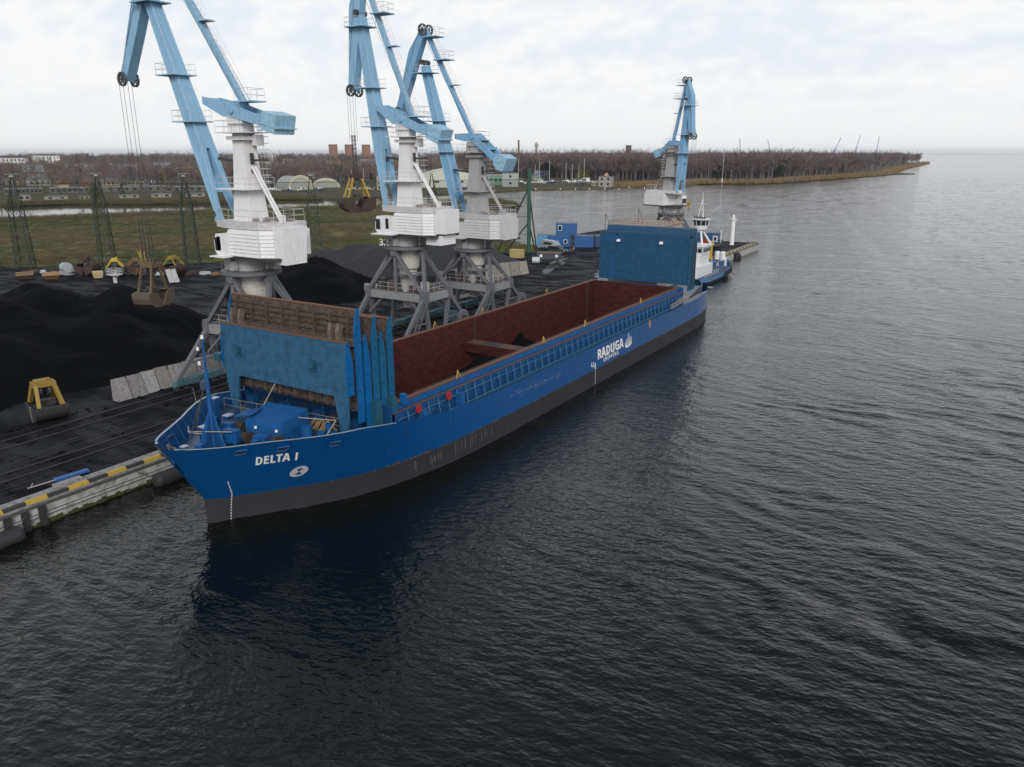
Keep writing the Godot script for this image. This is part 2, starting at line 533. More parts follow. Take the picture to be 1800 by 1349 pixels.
func build_quay():
	var wallm := mat("quay_wall", Color(0.40, 0.42, 0.40), 0.85, "concrete", 0.16, 0.0, 1.5)
	var capm := mat("quay_cap", Color(0.26, 0.255, 0.25), 0.85, "concrete", 0.22, 0.0, 1.0)
	var algae := mat("quay_algae", Color(0.07, 0.07, 0.035), 0.7, "earth", 0.5, 0.0, 2.0)
	var t := thing("quay_wall", "pale concrete quay wall with yellow and dark kerb along its edge", "quay", V(QX, 0, -26))
	# face panels between the joints
	var pan := MB.new(); pan.box(Vector3.ZERO, V(0.5, QY + 0.9, 5.97))
	var pmesh := pan.mesh()
	var al := MB.new()
	var gn := noise(71, 0.5, 3)
	for i in 32:
		var z := 6.0 - 6.0 * i
		put("panel", pmesh, wallm, t, "", Transform3D(Basis.IDENTITY, V(-0.25, (QY - 0.34 - 1.24) * 0.5 - 0.0, z - 3 + 26)))
	# weed and slime left by the water at the foot of the wall
	for i in 620:
		var z := 5.0 - i * 0.32
		if z < -150: break
		var hh := 0.14 + 0.2 * maxf(0.0, gn.get_noise_2d(z * 3.0, 1.0) + 0.35) + rng.randf() * 0.06
		al.box(V(0.012 + rng.randf() * 0.012, hh * 0.5 - 0.15, z + 26), V(0.03, hh + 0.3, 0.34))
	part("weed", al, algae, t).set_meta("kind", "stuff")
	var line := MB.new()
	line.box(V(0.012, 0.55, -73 + 26), V(0.03, 0.05, 160)); line.box(V(0.012, 0.78, -73 + 26), V(0.03, 0.035, 160))
	part("rubbing_line", line, mat("dark_line", Color(0.06, 0.06, 0.06), 0.8), t)
	var cap := MB.new(); cap.box(Vector3.ZERO, V(1.5, 0.3, 5.96))
	var cmesh := cap.mesh()
	for i in 32: put("cope_slab", cmesh, capm, t, "", Transform3D(Basis.IDENTITY, V(-0.72, QY - 0.144, 3.0 - 6.0 * i + 26)))
	var steel := MB.new()
	for i in 32: steel.box(V(0.05, QY - 0.2, 3.0 - 6.0 * i + 26), V(0.06, 0.16, 5.9))
	part("edge_angle", steel, mat("edge_steel", Color(0.09, 0.085, 0.08), 0.6, "rusty", 0.5), t)
	var kb := MB.new()
	kb.hexa([V(-0.16, 0, 0.64), V(0.16, 0, 0.64), V(0.16, 0, -0.64), V(-0.16, 0, -0.64), V(-0.12, 0.2, 0.62), V(0.11, 0.2, 0.62), V(0.11, 0.2, -0.62), V(-0.12, 0.2, -0.62)])
	var km := kb.mesh()
	var yel := mat("kerb_yellow", Color(0.50, 0.33, 0.035), 0.6, "grime", 0.9)
	var dk := mat("kerb_dark", Color(0.035, 0.034, 0.037), 0.7, "grime", 0.8)
	for i in 144:
		put("kerb_block", km, yel if i % 2 == 0 else dk, t, "", Transform3D(Basis(Vector3.UP, 0.0), V(-0.2, QY + 0.006, 2.0 - i * 1.3 + 26)))
	var bump := mat("rubber_strip", Color(0.03, 0.03, 0.034), 0.7)
	for z0 in [-19.4, -32.6, -45.8, -59.0]:
		for k in 3:
			var s := MB.new()
			s.box(V(0.09, QY - 1.05, z0 - 0.1 - k * 1.0 + 26), V(0.18, 1.5, 0.42))
			part("rubber_strip", s, bump, t)
	# rails the cranes run on
	var rm := mat("rail_steel", Color(0.045, 0.043, 0.043), 0.6, "rusty", 0.6, 0.0)
	for x in [-52.1, -60.0, -53.5, -58.3]:
		var r := MB.new()
		r.box(V(0, 0.035, -75), V(0.06, 0.07, 200))
		single("crane_rail", r, rm, {-52.1: "bright steel crane rail nearest the quay edge", -60.0: "crane rail farthest from the quay edge, by the concrete blocks", -53.5: "railway rail second from the quay edge", -58.3: "railway rail third from the quay edge"}[x], "rail", V(x, QY, 0), "rails along the quay")
	# fenders
	var fm := mat("fender_rubber", Color(0.028, 0.026, 0.03), 0.62, "grime", 0.7, 0.0, 1.0)
	var labels := ["dark cylindrical fender at the left edge, hung on the quay wall", "dark cylindrical fender on the quay wall just ahead of the ship's bow", "dark fender squeezed between the ship's bow and the quay", "dark fender between the ship's hold and the quay"]
	var fz := [-18.0, -30.6, -46.0, -60.0]
	for i in 4:
		var f := thing("quay_fender", labels[i], "fender", V(QX + 0.66, 0.28, fz[i]), "cylindrical quay fenders")
		var b := MB.new()
		b.lathe([Vector2(0.0, -1.95), Vector2(0.3, -1.95), Vector2(0.46, -1.88), Vector2(0.52, -1.7), Vector2(0.54, 0), Vector2(0.52, 1.7), Vector2(0.46, 1.88), Vector2(0.3, 1.95), Vector2(0.0, 1.95)], Transform3D(Basis(V(1, 0, 0), PI / 2), Vector3.ZERO), 20)
		part("body", b, fm, f)
		for s in [-1, 1]:
			var ch := MB.new()
			ch.path([V(-0.1, 0.2, s * 1.9), V(-0.45, 0.6, s * 2.3), V(-0.6, 0.85, s * 2.7)], 0.035)
			part("chain", ch, mat("chain", Color(0.07, 0.06, 0.055), 0.6), f)
	# gangway left lying on the quay edge, a slab and a thin pole
	var g := thing("gangway", "blue gangway lying flat on the quay edge", "gangway", V(-49.3, QY, -24.6))
	var gb := MB.new(); gb.beam(V(-0.1, 0.12, 1.0), V(0.1, 0.12, -1.1), 0.42, 0.14)
	part("deck", gb, mat("gang_blue", Color(0.02, 0.11, 0.36), 0.5), g)
	var gr := MB.new()
	gr.tube(V(-0.1, 0.12, 1.0), V(-0.3, 0.1, 2.6), 0.04); gr.tube(V(-0.3, 0.1, 2.4), V(-0.15, 0.4, 2.3), 0.025)
	part("handrail", gr, mat("gang_grey", Color(0.4, 0.4, 0.42), 0.5), g)
	var sl := MB.new(); sl.beam(V(0, 0.09, 0.8), V(0.06, 0.09, -0.9), 0.5, 0.17)
	single("concrete_slab", sl, mat("slab", Color(0.3, 0.29, 0.29), 0.85, "concrete", 0.5), "loose grey concrete slab beside the blue gangway", "slab", V(-48.55, QY, -23.9))

	# dust lines, spilled coal and shallow puddles on the quay
	var dust := mat("dust_line", Color(0.035, 0.035, 0.038), 0.9, "coal", 0.6)
	var dl := MB.new()
	for i in 90:
		var x := -49.5 - rng.randf() * 12.0
		var z := -2.0 - rng.randf() * 62.0
		var L := 1.5 + rng.randf() * 7.0
		dl.box(V(x, QY + 0.004, z), V(0.03 + rng.randf() * 0.09, 0.006, L), Basis(Vector3.UP, rng.randfn(0, 0.02)))
	var du := single("dust_lines", dl, dust, "pale dusty track lines along the quay", "dust")
	du.set_meta("kind", "stuff")
	var sp := MB.new()
	for i in 420:
		var c := V(-50.0 - rng.randf() * 12.0, QY, 0.0 - rng.randf() * 95.0)
		if rng.randf() < 0.4: c.x = -61.4 + rng.randfn(0, 0.5)
		var r := 0.08 + rng.randf() * rng.randf() * 0.35
		sp.lathe([Vector2(r, 0.0), Vector2(r * 0.55, r * 0.3), Vector2(0.0, r * 0.42)], Transform3D(Basis(Vector3.UP, rng.randf()), c), 6)
	var so := single("spilled_coal", sp, mats["coal"] if mats.has("coal") else mat("coal", Color(0.0055, 0.006, 0.0072), 0.8, "coal", 0.35, 0.0, 9.0, "lumps"), "small lumps of spilled coal on the quay", "coal")
	so.set_meta("kind", "stuff")
	var wet := StandardMaterial3D.new()
	wet.albedo_color = Color(0.012, 0.012, 0.014).linear_to_srgb(); wet.roughness = 0.34; wet.metallic_specular = 0.35
	var pd := MB.new()
	for i in 34:
		var c := Vector2(-54 - rng.randf() * 30.0, -90 - rng.randf() * 70.0)
		var poly := PackedVector2Array()
		var w := 0.4 + rng.randf() * 1.2
		var l := 2.0 + rng.randf() * 5.0
		for k in 14:
			var a := TAU * k / 14
			poly.append(Vector2(cos(a) * w, sin(a) * l) * rng.randf_range(0.7, 1.25))
		pd.prism(poly, Transform3D(Basis(Vector3.UP, rng.randfn(0.25, 0.15)) * Basis(V(1, 0, 0), V(0, 0, 1), V(0, -1, 0)), V(c.x, QY + 0.006, c.y)), 0.006)
	var po := single("rain_puddles", pd, wet, "shallow puddles lying in the coal yard's tracks", "puddles")
	po.set_meta("kind", "stuff")

# ---------- the ship ----------
func tab(t: Array, x: float) -> float:
	if x <= t[0]: return t[1]
	for i in range(2, t.size(), 2):
		if x <= t[i]:
			var k: float = (x - t[i - 2]) / (t[i] - t[i - 2])
			return lerpf(t[i - 1], t[i + 1], k)
	return t[t.size() - 1]
const WLT := [0.0, 0.0, 0.5, 0.42, 2.3, 1.63, 5.2, 3.7, 7.5, 5.0, 10.0, 5.9, 12.5, 6.5, 16.7, 7.15, 23.0, 7.37]
const TOPT := [0.0, 0.3, 0.1, 0.95, 0.4, 1.5, 0.9, 2.0, 1.4, 2.4, 2.2, 3.0, 3.7, 4.0, 5.2, 5.2, 6.5, 6.15, 7.8, 6.8, 9.9, 7.2, 12.0, 7.37]
func sheer(z: float) -> float:
	return tab([24.6, 5.75, 27.0, 5.6, 33.2, 5.5, 34.6, 5.3, 36.6, 4.95, 40.6, 4.42, 43.0, 4.15, 47.0, 4.0, 96.0, 3.97, 110.0, 4.3], -z)
func stem(y: float) -> float:
	return -26.9 if y < 1.7 else lerpf(-26.9, -24.7, pow((y - 1.7) / 3.85, 0.92))
func half(z: float, y: float) -> float:
	var u := stem(y) - z
	if u <= 0.0: return 0.0
	var f := clampf(y / 5.5, 0.0, 1.0)
	f = pow(f, 1.25)
	var hb := lerpf(tab(WLT, u), tab(TOPT, u), f)
	var aft := -z - 93.0
	if aft > 0.0: hb *= sqrt(maxf(0.0, 1.0 - pow(minf(1.0, aft / 16.2), 2.2))) * 0.75 + 0.25
	return hb
func hullp(z: float, y: float, side: float) -> Vector3:
	return V(SX + side * half(z, y), y, z)
func columns() -> Array:
	var a := []
	for u in [0.0, 0.04, 0.12, 0.25, 0.45, 0.7, 1.0, 1.4, 1.9, 2.5, 3.2, 4.0, 4.9, 5.8, 6.8, 8.0, 9.2, 10.6, 12.0, 14.0, 16.0, 18.5, 21, 24, 28, 33, 40, 50, 60, 66, 69, 71, 73, 75, 77, 79, 80.5, 82]:
		a.append(u)
	return a
func on_hull(mesh: PrimitiveMesh, zc: float, yc: float, lift: float, slant := 0.0, narrow := 1.0) -> MB:
	# lettering wrapped on the starboard side; text runs aft
	var arr := mesh.get_mesh_arrays()
	var vs: PackedVector3Array = arr[Mesh.ARRAY_VERTEX]
	var ix = arr[Mesh.ARRAY_INDEX]
	var mb := MB.new()
	var out := PackedVector3Array()
	for p in vs:
		# reading direction on the starboard side runs from the bow aft
		var y := yc + p.y
		var z := zc - p.x * narrow - p.y * slant
		out.append(hullp(z, y, 1.0) + V(lift + 0.012 * signf(p.z), 0, 0))
	if ix == null or ix.size() == 0:
		for i in range(0, vs.size(), 3): mb.tri(out[i], out[i + 2], out[i + 1])
	else:
		for i in range(0, ix.size(), 3): mb.tri(out[ix[i]], out[ix[i + 2]], out[ix[i + 1]])
	return mb
func text(s: String, size: float, bold := true) -> TextMesh:
	var t := TextMesh.new()
	var f := SystemFont.new()
	f.font_names = PackedStringArray(["Droid Sans"])
	f.font_weight = 700 if bold else 400
	t.font = f
	t.text = s
	t.font_size = 64
	t.pixel_size = size / 46.0
	t.depth = 0.02
	t.curve_step = 4.0
	t.horizontal_alignment = HORIZONTAL_ALIGNMENT_LEFT
	t.vertical_alignment = VERTICAL_ALIGNMENT_CENTER
	return t

func build_ship():
	var blue := mat("hull_blue", Color(0.001, 0.066, 0.222), 0.3, "streak", 0.13)
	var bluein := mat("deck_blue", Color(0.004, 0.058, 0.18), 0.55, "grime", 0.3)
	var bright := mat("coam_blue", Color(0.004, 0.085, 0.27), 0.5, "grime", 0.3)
	var grey_ := mat("hull_grey", Color(0.033, 0.033, 0.039), 0.6, "streak", 0.13)
	var deckm := mat("deck_paint", Color(0.012, 0.055, 0.125), 0.33, "rusty", 0.22)
	var white := mat("mark_white", Color(0.84, 0.84, 0.83), 0.5, "")
	var rim := mat("rim_pale", Color(0.30, 0.36, 0.46), 0.45, "grime", 0.5)
	var rust := mat("rim_rust", Color(0.15, 0.075, 0.05), 0.7, "rust", 0.6)
	var hold := mat("hold_red", Color(0.066, 0.0155, 0.0155), 0.75, "hold", 0.10, 0.0, 1.2)
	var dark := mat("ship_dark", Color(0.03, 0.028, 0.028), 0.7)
	blue.metallic_specular = 0.46; hold.metallic_specular = 0.3; grey_.metallic_specular = 0.3
	var t := thing("cargo_ship", "long blue bulk ship with open red hold moored at the quay", "ship", V(SX, 0, -68))
	# hull: grey below the paint line, blue above
	for pt in [["lower_hull", grey_, [-1.6, -0.6, 0.0, 0.5, 1.1, 1.63]], ["upper_hull", blue, [1.63, 1.75, 2.2, 2.8, 3.4, -1.0]]]:
		var mb := W(t)
		for side in [1.0, -1.0]:
			var rows := []
			for u in columns():
				var l := []
				for y in pt[2]:
					var yy: float = y
					if y == -1.0: yy = sheer(-24.7 - u)
					var z: float = stem(yy) - u
					if y == -1.0: yy = sheer(z)
					l.append(hullp(z, yy, side))
				rows.append(l)
			mb.sheet(rows, side < 0)
		# transom
		var bot := []
		for y in pt[2]:
			var yy: float = sheer(-106.5) if y == -1.0 else y
			bot.append([hullp(stem(yy) - 82, yy, 1.0), hullp(stem(yy) - 82, yy, -1.0)])
		for i in bot.size() - 1:
			mb.quad(bot[i][0], bot[i + 1][0], bot[i + 1][1], bot[i][1])
		part(pt[0], mb, pt[1], t)
	# bow thruster plate, draught marks and lettering
	var nm := on_hull(text("DELTA", 0.62), -28.35, 4.28, 0.04, -0.25, 0.64)
	for k in 6:
		var y0 := 3.97 + k * 0.104
		var zz := func(y: float, o: float) -> Vector3: return hullp(-30.24 - o - (y - 4.28) * -0.25, y, 1.0) + V(0.07, 0, 0.02)
		nm.quad(zz.call(y0, 0.0), zz.call(y0, 0.1), zz.call(y0 + 0.104, 0.1), zz.call(y0 + 0.104, 0.0))
	shift(nm, t)
	var no := part("ship_name", nm, white, t, "white ship's name DELTA I on the bow")
	no.set_meta("kind", "stuff")
	var cn := on_hull(text("RADUGA", 0.98), -66.4, 3.0, 0.05, -0.15, 1.12)
	shift(cn, t); part("company_name", cn, white, t, "white company name RADUGA on the side")
	var cs := on_hull(text("S H I P P I N G", 0.42, false), -67.8, 2.2, 0.05, -0.15, 1.0)
	shift(cs, t); part("company_name", cs, white, t, "white word SHIPPING under the company name")
	var em := MB.new(t.transform.affine_inverse())
	# emblem: upright curved strokes that meet in a bowl
	var strokes := [[-0.95, 0.15, -0.35, -0.62, 0.16], [-0.62, 0.75, 0.0, -0.7, 0.17], [-0.05, 1.5, 0.18, -0.72, 0.2], [0.38, 1.0, 0.42, -0.68, 0.17], [0.85, 0.85, 0.62, -0.55, 0.17], [1.1, -0.05, 0.7, -0.42, 0.2]]
	for s in strokes:
		var A := Vector2(s[0], s[1]) * 0.82; var B := Vector2(s[2] - 0.1, s[3]) * 0.82
		var ctrl := Vector2(A.x - 0.12 + (0.1 if A.x > 0 else -0.1), lerpf(A.y, B.y, 0.75))
		var last := A
		for i in range(1, 9):
			var k := i / 8.0
			var q := A.lerp(ctrl, k).lerp(ctrl.lerp(B, k), k)
			var w: float = s[4] * (0.25 + 0.9 * k)
			var z0 := -74.0 - last.x; var z1 := -74.0 - q.x
			em.beam(hullp(z0, 2.72 + last.y * 0.78, 1.0) + V(0.03, 0, 0), hullp(z1, 2.72 + q.y * 0.78, 1.0) + V(0.03, 0, 0), w, 0.02, V(1, 0, 0))
			last = q
	part("emblem", em, white, t, "white emblem of rising strokes beside the company name")
	var th := MB.new(t.transform.affine_inverse())
	# thruster sign: white disc with a cross of two dark fans
	var cz := -30.85; var cy := 2.95
	var sg := MB.new(t.transform.affine_inverse())
	for i in 24:
		var a0 := TAU * i / 24; var a1 := TAU * (i + 1) / 24
		var p := func(a, r, l): return hullp(cz - cos(a) * r, cy + sin(a) * r, 1.0) + V(l, 0, 0)
		th.tri(p.call(a0, 0.0, 0.05), p.call(a1, 0.43, 0.05), p.call(a0, 0.43, 0.05))
		th.tri(p.call(a0, 0.0, 0.05), p.call(a0, 0.43, 0.05), p.call(a1, 0.43, 0.05))
		var q := fposmod(rad_to_deg(a0), 180.0)
		if q > 50 and q < 125: sg.tri(p.call(a0, 0.0, 0.065), p.call(a0, 0.27, 0.065), p.call(a1, 0.27, 0.065))
	part("thruster_sign", th, white, t, "white round bow thruster sign")
	part("thruster_sign", sg, blue, t)
	var dm := MB.new(t.transform.affine_inverse())
	for i in 15:
		var y := 0.12 + i * 0.2
		var z: float = -28.0 - (0.0 if y < 1.8 else (y - 1.8) * -0.45)
		var q := hullp(z, y, 1.0) + V(0.06, 0, 0.04)
		dm.box(q, V(0.03, 0.07, 0.15), Basis(Vector3.UP, deg_to_rad(36)))
	for i in 14:
		dm.box(hullp(-66.2, 0.2 + i * 0.15, 1.0) + V(0.02, 0, 0), V(0.03, 0.045, 0.08))
	for q in [[-65.55, 2.1, 0.5, 0.05], [-65.3, 2.3, 0.05, 0.45], [-65.75, 2.25, 0.05, 0.4], [-65.9, 1.95, 0.3, 0.05], [-66.1, 2.0, 0.05, 0.6]]:
		dm.box(hullp(q[0], q[1], 1.0) + V(0.02, 0, 0), V(0.03, q[3], q[2]))
	part("draught_marks", dm, white, t).set_meta("kind", "stuff")
	# worn patches where tugs and fenders rubbed the side
	var wear := MB.new(t.transform.affine_inverse())
	for i in 60:
		var z := -50.5 - rng.randf() * 8.5
		var y := 3.1 - (z + 50.5) * -0.02 + rng.randfn(0, 0.12)
		wear.box(hullp(z, y, 1.0) + V(0.001, 0, 0), V(0.006, 0.02 + rng.randf() * 0.03, 0.15 + rng.randf() * 0.5))
	part("scrape_marks", wear, mat("scrape", Color(0.16, 0.2, 0.3), 0.6), t).set_meta("kind", "stuff")
	var salt := MB.new(t.transform.affine_inverse())
	for i in 26:
		var z := -39.0 - rng.randf() * 9.0
		var w := 0.02 + rng.randf() * 0.07
		salt.box(hullp(z, 0.95 + rng.randf() * 0.2, 1.0) + V(0.002, 0, 0), V(0.006, 0.7 + rng.randf() * 0.5, w))
	part("run_marks", salt, mat("salt", Color(0.082, 0.085, 0.085), 0.8, "streak", 0.4), t).set_meta("kind", "stuff")
	var drip := MB.new(t.transform.affine_inverse())
	for i in 70:
		var z := -36.0 - rng.randf() * 60.0
		var L := 0.3 + rng.randf() * rng.randf() * 1.8
		drip.box(hullp(z, 3.85 - L * 0.5, 1.0) + V(0.001, 0, 0), V(0.006, L, 0.012 + rng.randf() * 0.03))
	part("rust_runs", drip, mat("hull_run", Color(0.035, 0.07, 0.13), 0.7), t).set_meta("kind", "stuff")
	var chip := MB.new(t.transform.affine_inverse())
	for i in 110:
		var z := -33.0 - rng.randf() * 63.0
		chip.box(hullp(z, 1.63 + rng.randfn(0, 0.035), 1.0) + V(0.002, 0, 0), V(0.008, 0.03 + rng.randf() * 0.09, 0.08 + rng.randf() * 0.5))
	part("paint_chips", chip, mat("hull_chip", Color(0.09, 0.055, 0.045), 0.8), t).set_meta("kind", "stuff")
	for i in 14:
		var z := -36.5 - i * 4.3
		var seam := MB.new(t.transform.affine_inverse())
		seam.box(hullp(z, 2.75, 1.0) + V(-0.002, 0, 0), V(0.012, 2.2, 0.03))
		part("plate_seam", seam, blue, t)
	# anchor pockets, mooring ports in the bow plating
	for q in [[-29.2, 5.05], [-31.8, 4.85], [-27.2, 5.2]]:
		var o := MB.new(t.transform.affine_inverse())
		var c0 := hullp(q[0], q[1], 1.0)
		var c1 := hullp(q[0] - 0.6, q[1], 1.0)
		var dir := (c1 - c0).normalized()
		var up := (hullp(q[0], q[1] + 0.3, 1.0) - c0).normalized()
		for s in [[0.0, 0.36, 0.62, 0.06], [0.0, -0.02, 0.62, 0.06]]:
			o.beam(c0 + up * (s[1] - 0.18) + V(0.05, 0, 0.04), c0 + dir * s[2] + up * (s[1] - 0.18) + V(0.05, 0, 0.04), 0.07, 0.07)
		for s in [0.0, 0.62]:
			o.beam(c0 + dir * s - up * 0.18 + V(0.05, 0, 0.04), c0 + dir * s + up * 0.18 + V(0.05, 0, 0.04), 0.07, 0.07)
		part("mooring_port", o, bright, t)
		var hole := MB.new(t.transform.affine_inverse())
		hole.beam(c0 + dir * 0.05 + V(0.03, 0, 0.02), c0 + dir * 0.57 + V(0.03, 0, 0.02), 0.04, 0.3, up)
		part("mooring_port", hole, dark, t)
	ship_decks(t, bluein, bright, deckm, rim, rust, hold, dark)
	ship_hatches(t)
	ship_forecastle(t, bluein, bright, dark, white)

func shift(m: MB, t: Node3D):
	var inv := t.transform.affine_inverse()
	for i in m.v.size(): m.v[i] = inv * m.v[i]

func ship_decks(t, bluein, bright, deckm, rim, rust, hold, dark):
	# forecastle deck and the side decks
	var fd := W(t)
	var rowsL := []
	for u in [0.0, 0.3, 0.7, 1.2, 2.0, 3.2, 4.5, 6.0, 7.5, 9.0, 10.8, 12.2]:
		var z: float = -25.35 - u
		var w := maxf(0.02, half(z, 4.5) - 0.05)
		rowsL.append([V(SX - w, 4.5, z), V(SX, 4.54, z), V(SX + w, 4.5, z)])
	fd.sheet(rowsL, true)
	part("forecastle_deck", fd, deckm, t)
	var sd := W(t)
	for side in [1.0, -1.0]:
		var rows := []
		for i in 24:
			var z := -37.3 - i * 3.0
			var w := half(z, 4.0) - 0.02
			rows.append([V(SX + side * 6.2, 3.9, z), V(SX + side * w, 3.9, z)])
		sd.sheet(rows, side > 0)
	sd.quad(V(SX - 7.2, 4.5, -37.5), V(SX + 7.2, 4.5, -37.5), V(SX + 7.3, 3.9, -37.5), V(SX - 7.3, 3.9, -37.5))
	sd.quad(V(SX - 6.6, 3.92, -92.9), V(SX + 6.6, 3.92, -92.9), V(SX + 4.4, 3.92, -106.0), V(SX - 4.4, 3.92, -106.0))
	part("side_deck", sd, deckm, t)
	# bulwark inside with its cap and brackets
	for side in [1.0, -1.0]:
		var bw := W(t)
		var cap := W(t)
		var rows := []
		var cr := []
		for u in [0.0, 0.12, 0.3, 0.6, 1.0, 1.5, 2.1, 3.0, 4.0, 5.2, 6.4, 7.6, 8.8, 10.2, 11.8]:
			var z: float = -24.86 - u
			var y := sheer(z)
			var wt := maxf(0.0, half(z + 0.12, y) - 0.12)
			var wb := maxf(0.0, half(z, 4.45) - 0.1)
			rows.append([V(SX + side * wt, y, z), V(SX + side * wb, 4.45, z - (0.35 if u < 1.0 else 0.0))])
			var wo := half(z + 0.16, y) + 0.04
			cr.append([V(SX + side * wo, y + 0.03, z + (0.1 if u == 0.0 else 0.0)), V(SX + side * maxf(0.0, wo - 0.2), y + 0.035, z)])
		bw.sheet(rows, side > 0)
		cap.sheet(cr, side < 0)
		part("bulwark", bw, bluein, t)
		part("bulwark_cap", cap, rim, t)
	for side in [1.0, -1.0]:
		for i in 13:
			var z := -26.3 - i * 0.85
			var b := W(t)
			var y := sheer(z)
			b.beam(V(SX + side * (half(z, y) - 0.14), y - 0.06, z), V(SX + side * (half(z, 4.5) - 0.3), 4.55, z), 0.05, 0.22, V(1, 0, 0))
			part("bulwark_bracket", b, bluein, t)
	# the long open hold
	var z0 := -37.4
	var z1 := -92.6
	var hw := 5.62
	var fl := 0.2
	var hm := W(t)
	for side in [1.0, -1.0]:
		var rows := []
		for i in 40:
			var z := lerpf(z0, z1, i / 39.0)
			rows.append([V(SX + side * hw, 5.72, z), V(SX + side * hw, 3.2, z), V(SX + side * hw, fl, z)])
		hm.sheet(rows, side > 0)
	hm.quad(V(SX - hw, fl, z1), V(SX + hw, fl, z1), V(SX + hw, 5.72, z1), V(SX - hw, 5.72, z1))
	hm.quad(V(SX + hw, fl, z0), V(SX - hw, fl, z0), V(SX - hw, 5.72, z0), V(SX + hw, 5.72, z0))
	hm.quad(V(SX - hw, fl, z0), V(SX + hw, fl, z0), V(SX + hw, fl, z1), V(SX - hw, fl, z1))
	part("hold_lining", hm, hold, t)
	for q in [[-64.2, 1.0], [-64.2, -1.0], [-90.3, 1.0], [-90.3, -1.0]]:
		var r := W(t)
		r.box(V(SX + q[1] * (hw - 0.06), 2.9, q[0]), V(0.14, 5.4, 0.3))
		part("hold_frame", r, mat("hold_dark", Color(0.05, 0.02, 0.018), 0.8, "hold", 0.2), t)
	var bm := W(t)
	bm.box(V(SX, 2.95, -63.3), V(hw * 2 - 0.02, 0.9, 1.5))
	part("hold_beam", bm, hold, t, "red cross beam in the middle of the hold")
	for i in 6:
		var pl := W(t)
		pl.box(V(SX - 4.6 + i * 1.86, 3.425, -63.3), V(1.8, 0.05, 1.56))
		part("beam_plate", pl, mat("beam_plate%d" % (i % 2), Color(0.11, 0.06, 0.055) if i % 2 == 0 else Color(0.05, 0.04, 0.042), 0.7, "rust", 0.5), t)
	# coaming with stays
	var co := W(t)
	var up := W(t)
	var rm := W(t)
	for side in [1.0, -1.0]:
		var xo: float = SX + side * 6.4
		co.span(V(xo - side * 0.1, 3.9, -37.2), V(xo, 5.22, -93.0))
		co.span(V(xo - side * 0.1, 5.12, -37.2), V(SX + side * 5.98, 5.22, -93.0))
		up.span(V(SX + side * 5.98, 5.0, -37.2), V(SX + side * 5.74, 5.70, -93.0))
		rm.span(V(SX + side * 6.02, 5.70, -37.2), V(SX + side * 5.6, 5.78, -93.0))
		rm.span(V(xo + side * 0.02, 5.22, -37.2), V(xo - side * 0.14, 5.27, -93.0))
	up.span(V(SX - 6.4, 3.9, -37.38), V(SX + 6.4, 5.7, -37.2))
	up.span(V(SX - 6.4, 3.9, -93.0), V(SX + 6.4, 5.7, -92.62))
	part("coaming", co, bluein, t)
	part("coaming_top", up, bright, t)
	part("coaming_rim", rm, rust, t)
	var pale := mat("stay_pale", Color(0.06, 0.16, 0.30), 0.5, "grime", 0.5)  # light caught on the stay edges is put into this paler colour
	var st := MB.new()
	st.prism(P([0, 0, 0.34, 0, 0.1, 1.22, 0, 1.28]), Transform3D.IDENTITY, 0.045)
	var sm := st.mesh()
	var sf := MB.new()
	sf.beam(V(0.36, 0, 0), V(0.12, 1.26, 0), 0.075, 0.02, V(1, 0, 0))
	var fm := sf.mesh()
	var stiff := W(t)
	var hole_disc := W(t)
	for side in [1.0, -1.0]:
		for i in 48:
			var z := -38.6 - i * 1.14
			var so := put("coaming_stay", sm, bluein, t, "", Transform3D(Basis(Vector3.UP, 0.0 if side > 0 else PI), V(side * 6.4, 3.9, z + 68)))
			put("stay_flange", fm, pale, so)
			if side > 0: hole_disc.tube(V(SX + 6.4, 4.45, z - 0.55), V(SX + 6.47, 4.45, z - 0.55), 0.16, 0.13, 8)
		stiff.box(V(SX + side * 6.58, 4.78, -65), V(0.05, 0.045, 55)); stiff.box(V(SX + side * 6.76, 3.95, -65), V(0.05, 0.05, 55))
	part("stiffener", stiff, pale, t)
	part("hole_discs", hole_disc, bright, t)  # bright discs standing for light blobs at the round lightening holes in the stays
	# hand rail along the coaming top and the ship's rail aft
	var hr := W(t)
	hr.rail([V(SX + 6.0, 5.3, -40), V(SX + 6.0, 5.3, -92)], 0.75, 0.014, 2.6, 1)
	part("handrail", hr, mat("hand_rust", Color(0.13, 0.09, 0.075), 0.7), t)
	var er := W(t)
	er.rail([V(SX + 7.28, 3.97, -88.5), V(SX + 7.2, 4.0, -94.5), V(SX + 6.7, 4.1, -99), V(SX + 5.2, 4.2, -104)], 1.0, 0.028, 1.2, 3)
	part("guard_rail", er, mat("rail_tan", Color(0.22, 0.19, 0.17), 0.6), t)
	var lad := W(t)
	for k in 2: lad.beam(V(SX + 7.3, 4.2 + k * 0.45, -86.5), V(SX + 7.3, 4.6 + k * 0.45, -92.5), 0.05, 0.08)
	for k in 18: lad.beam(V(SX + 7.3, 4.2 + k * 0.024, -86.5 - k * 0.34), V(SX + 7.3, 4.68 + k * 0.024, -86.5 - k * 0.34), 0.04, 0.04)
	part("accommodation_ladder", lad, mat("ladder_grey", Color(0.3, 0.29, 0.27), 0.6), t)
	# things along the side deck
	for q in [[-40.0, 4.35, 0.55, 0.9], [-44.4, 4.4, 0.5, 1.0]]:
		var b := W(t); b.box(V(SX + 6.78, q[1], q[0]), V(0.5, q[3], q[2]))
		part("deck_locker", b, bright, t)
	var red := mat("buoy_red", Color(0.32, 0.015, 0.02), 0.5, "")
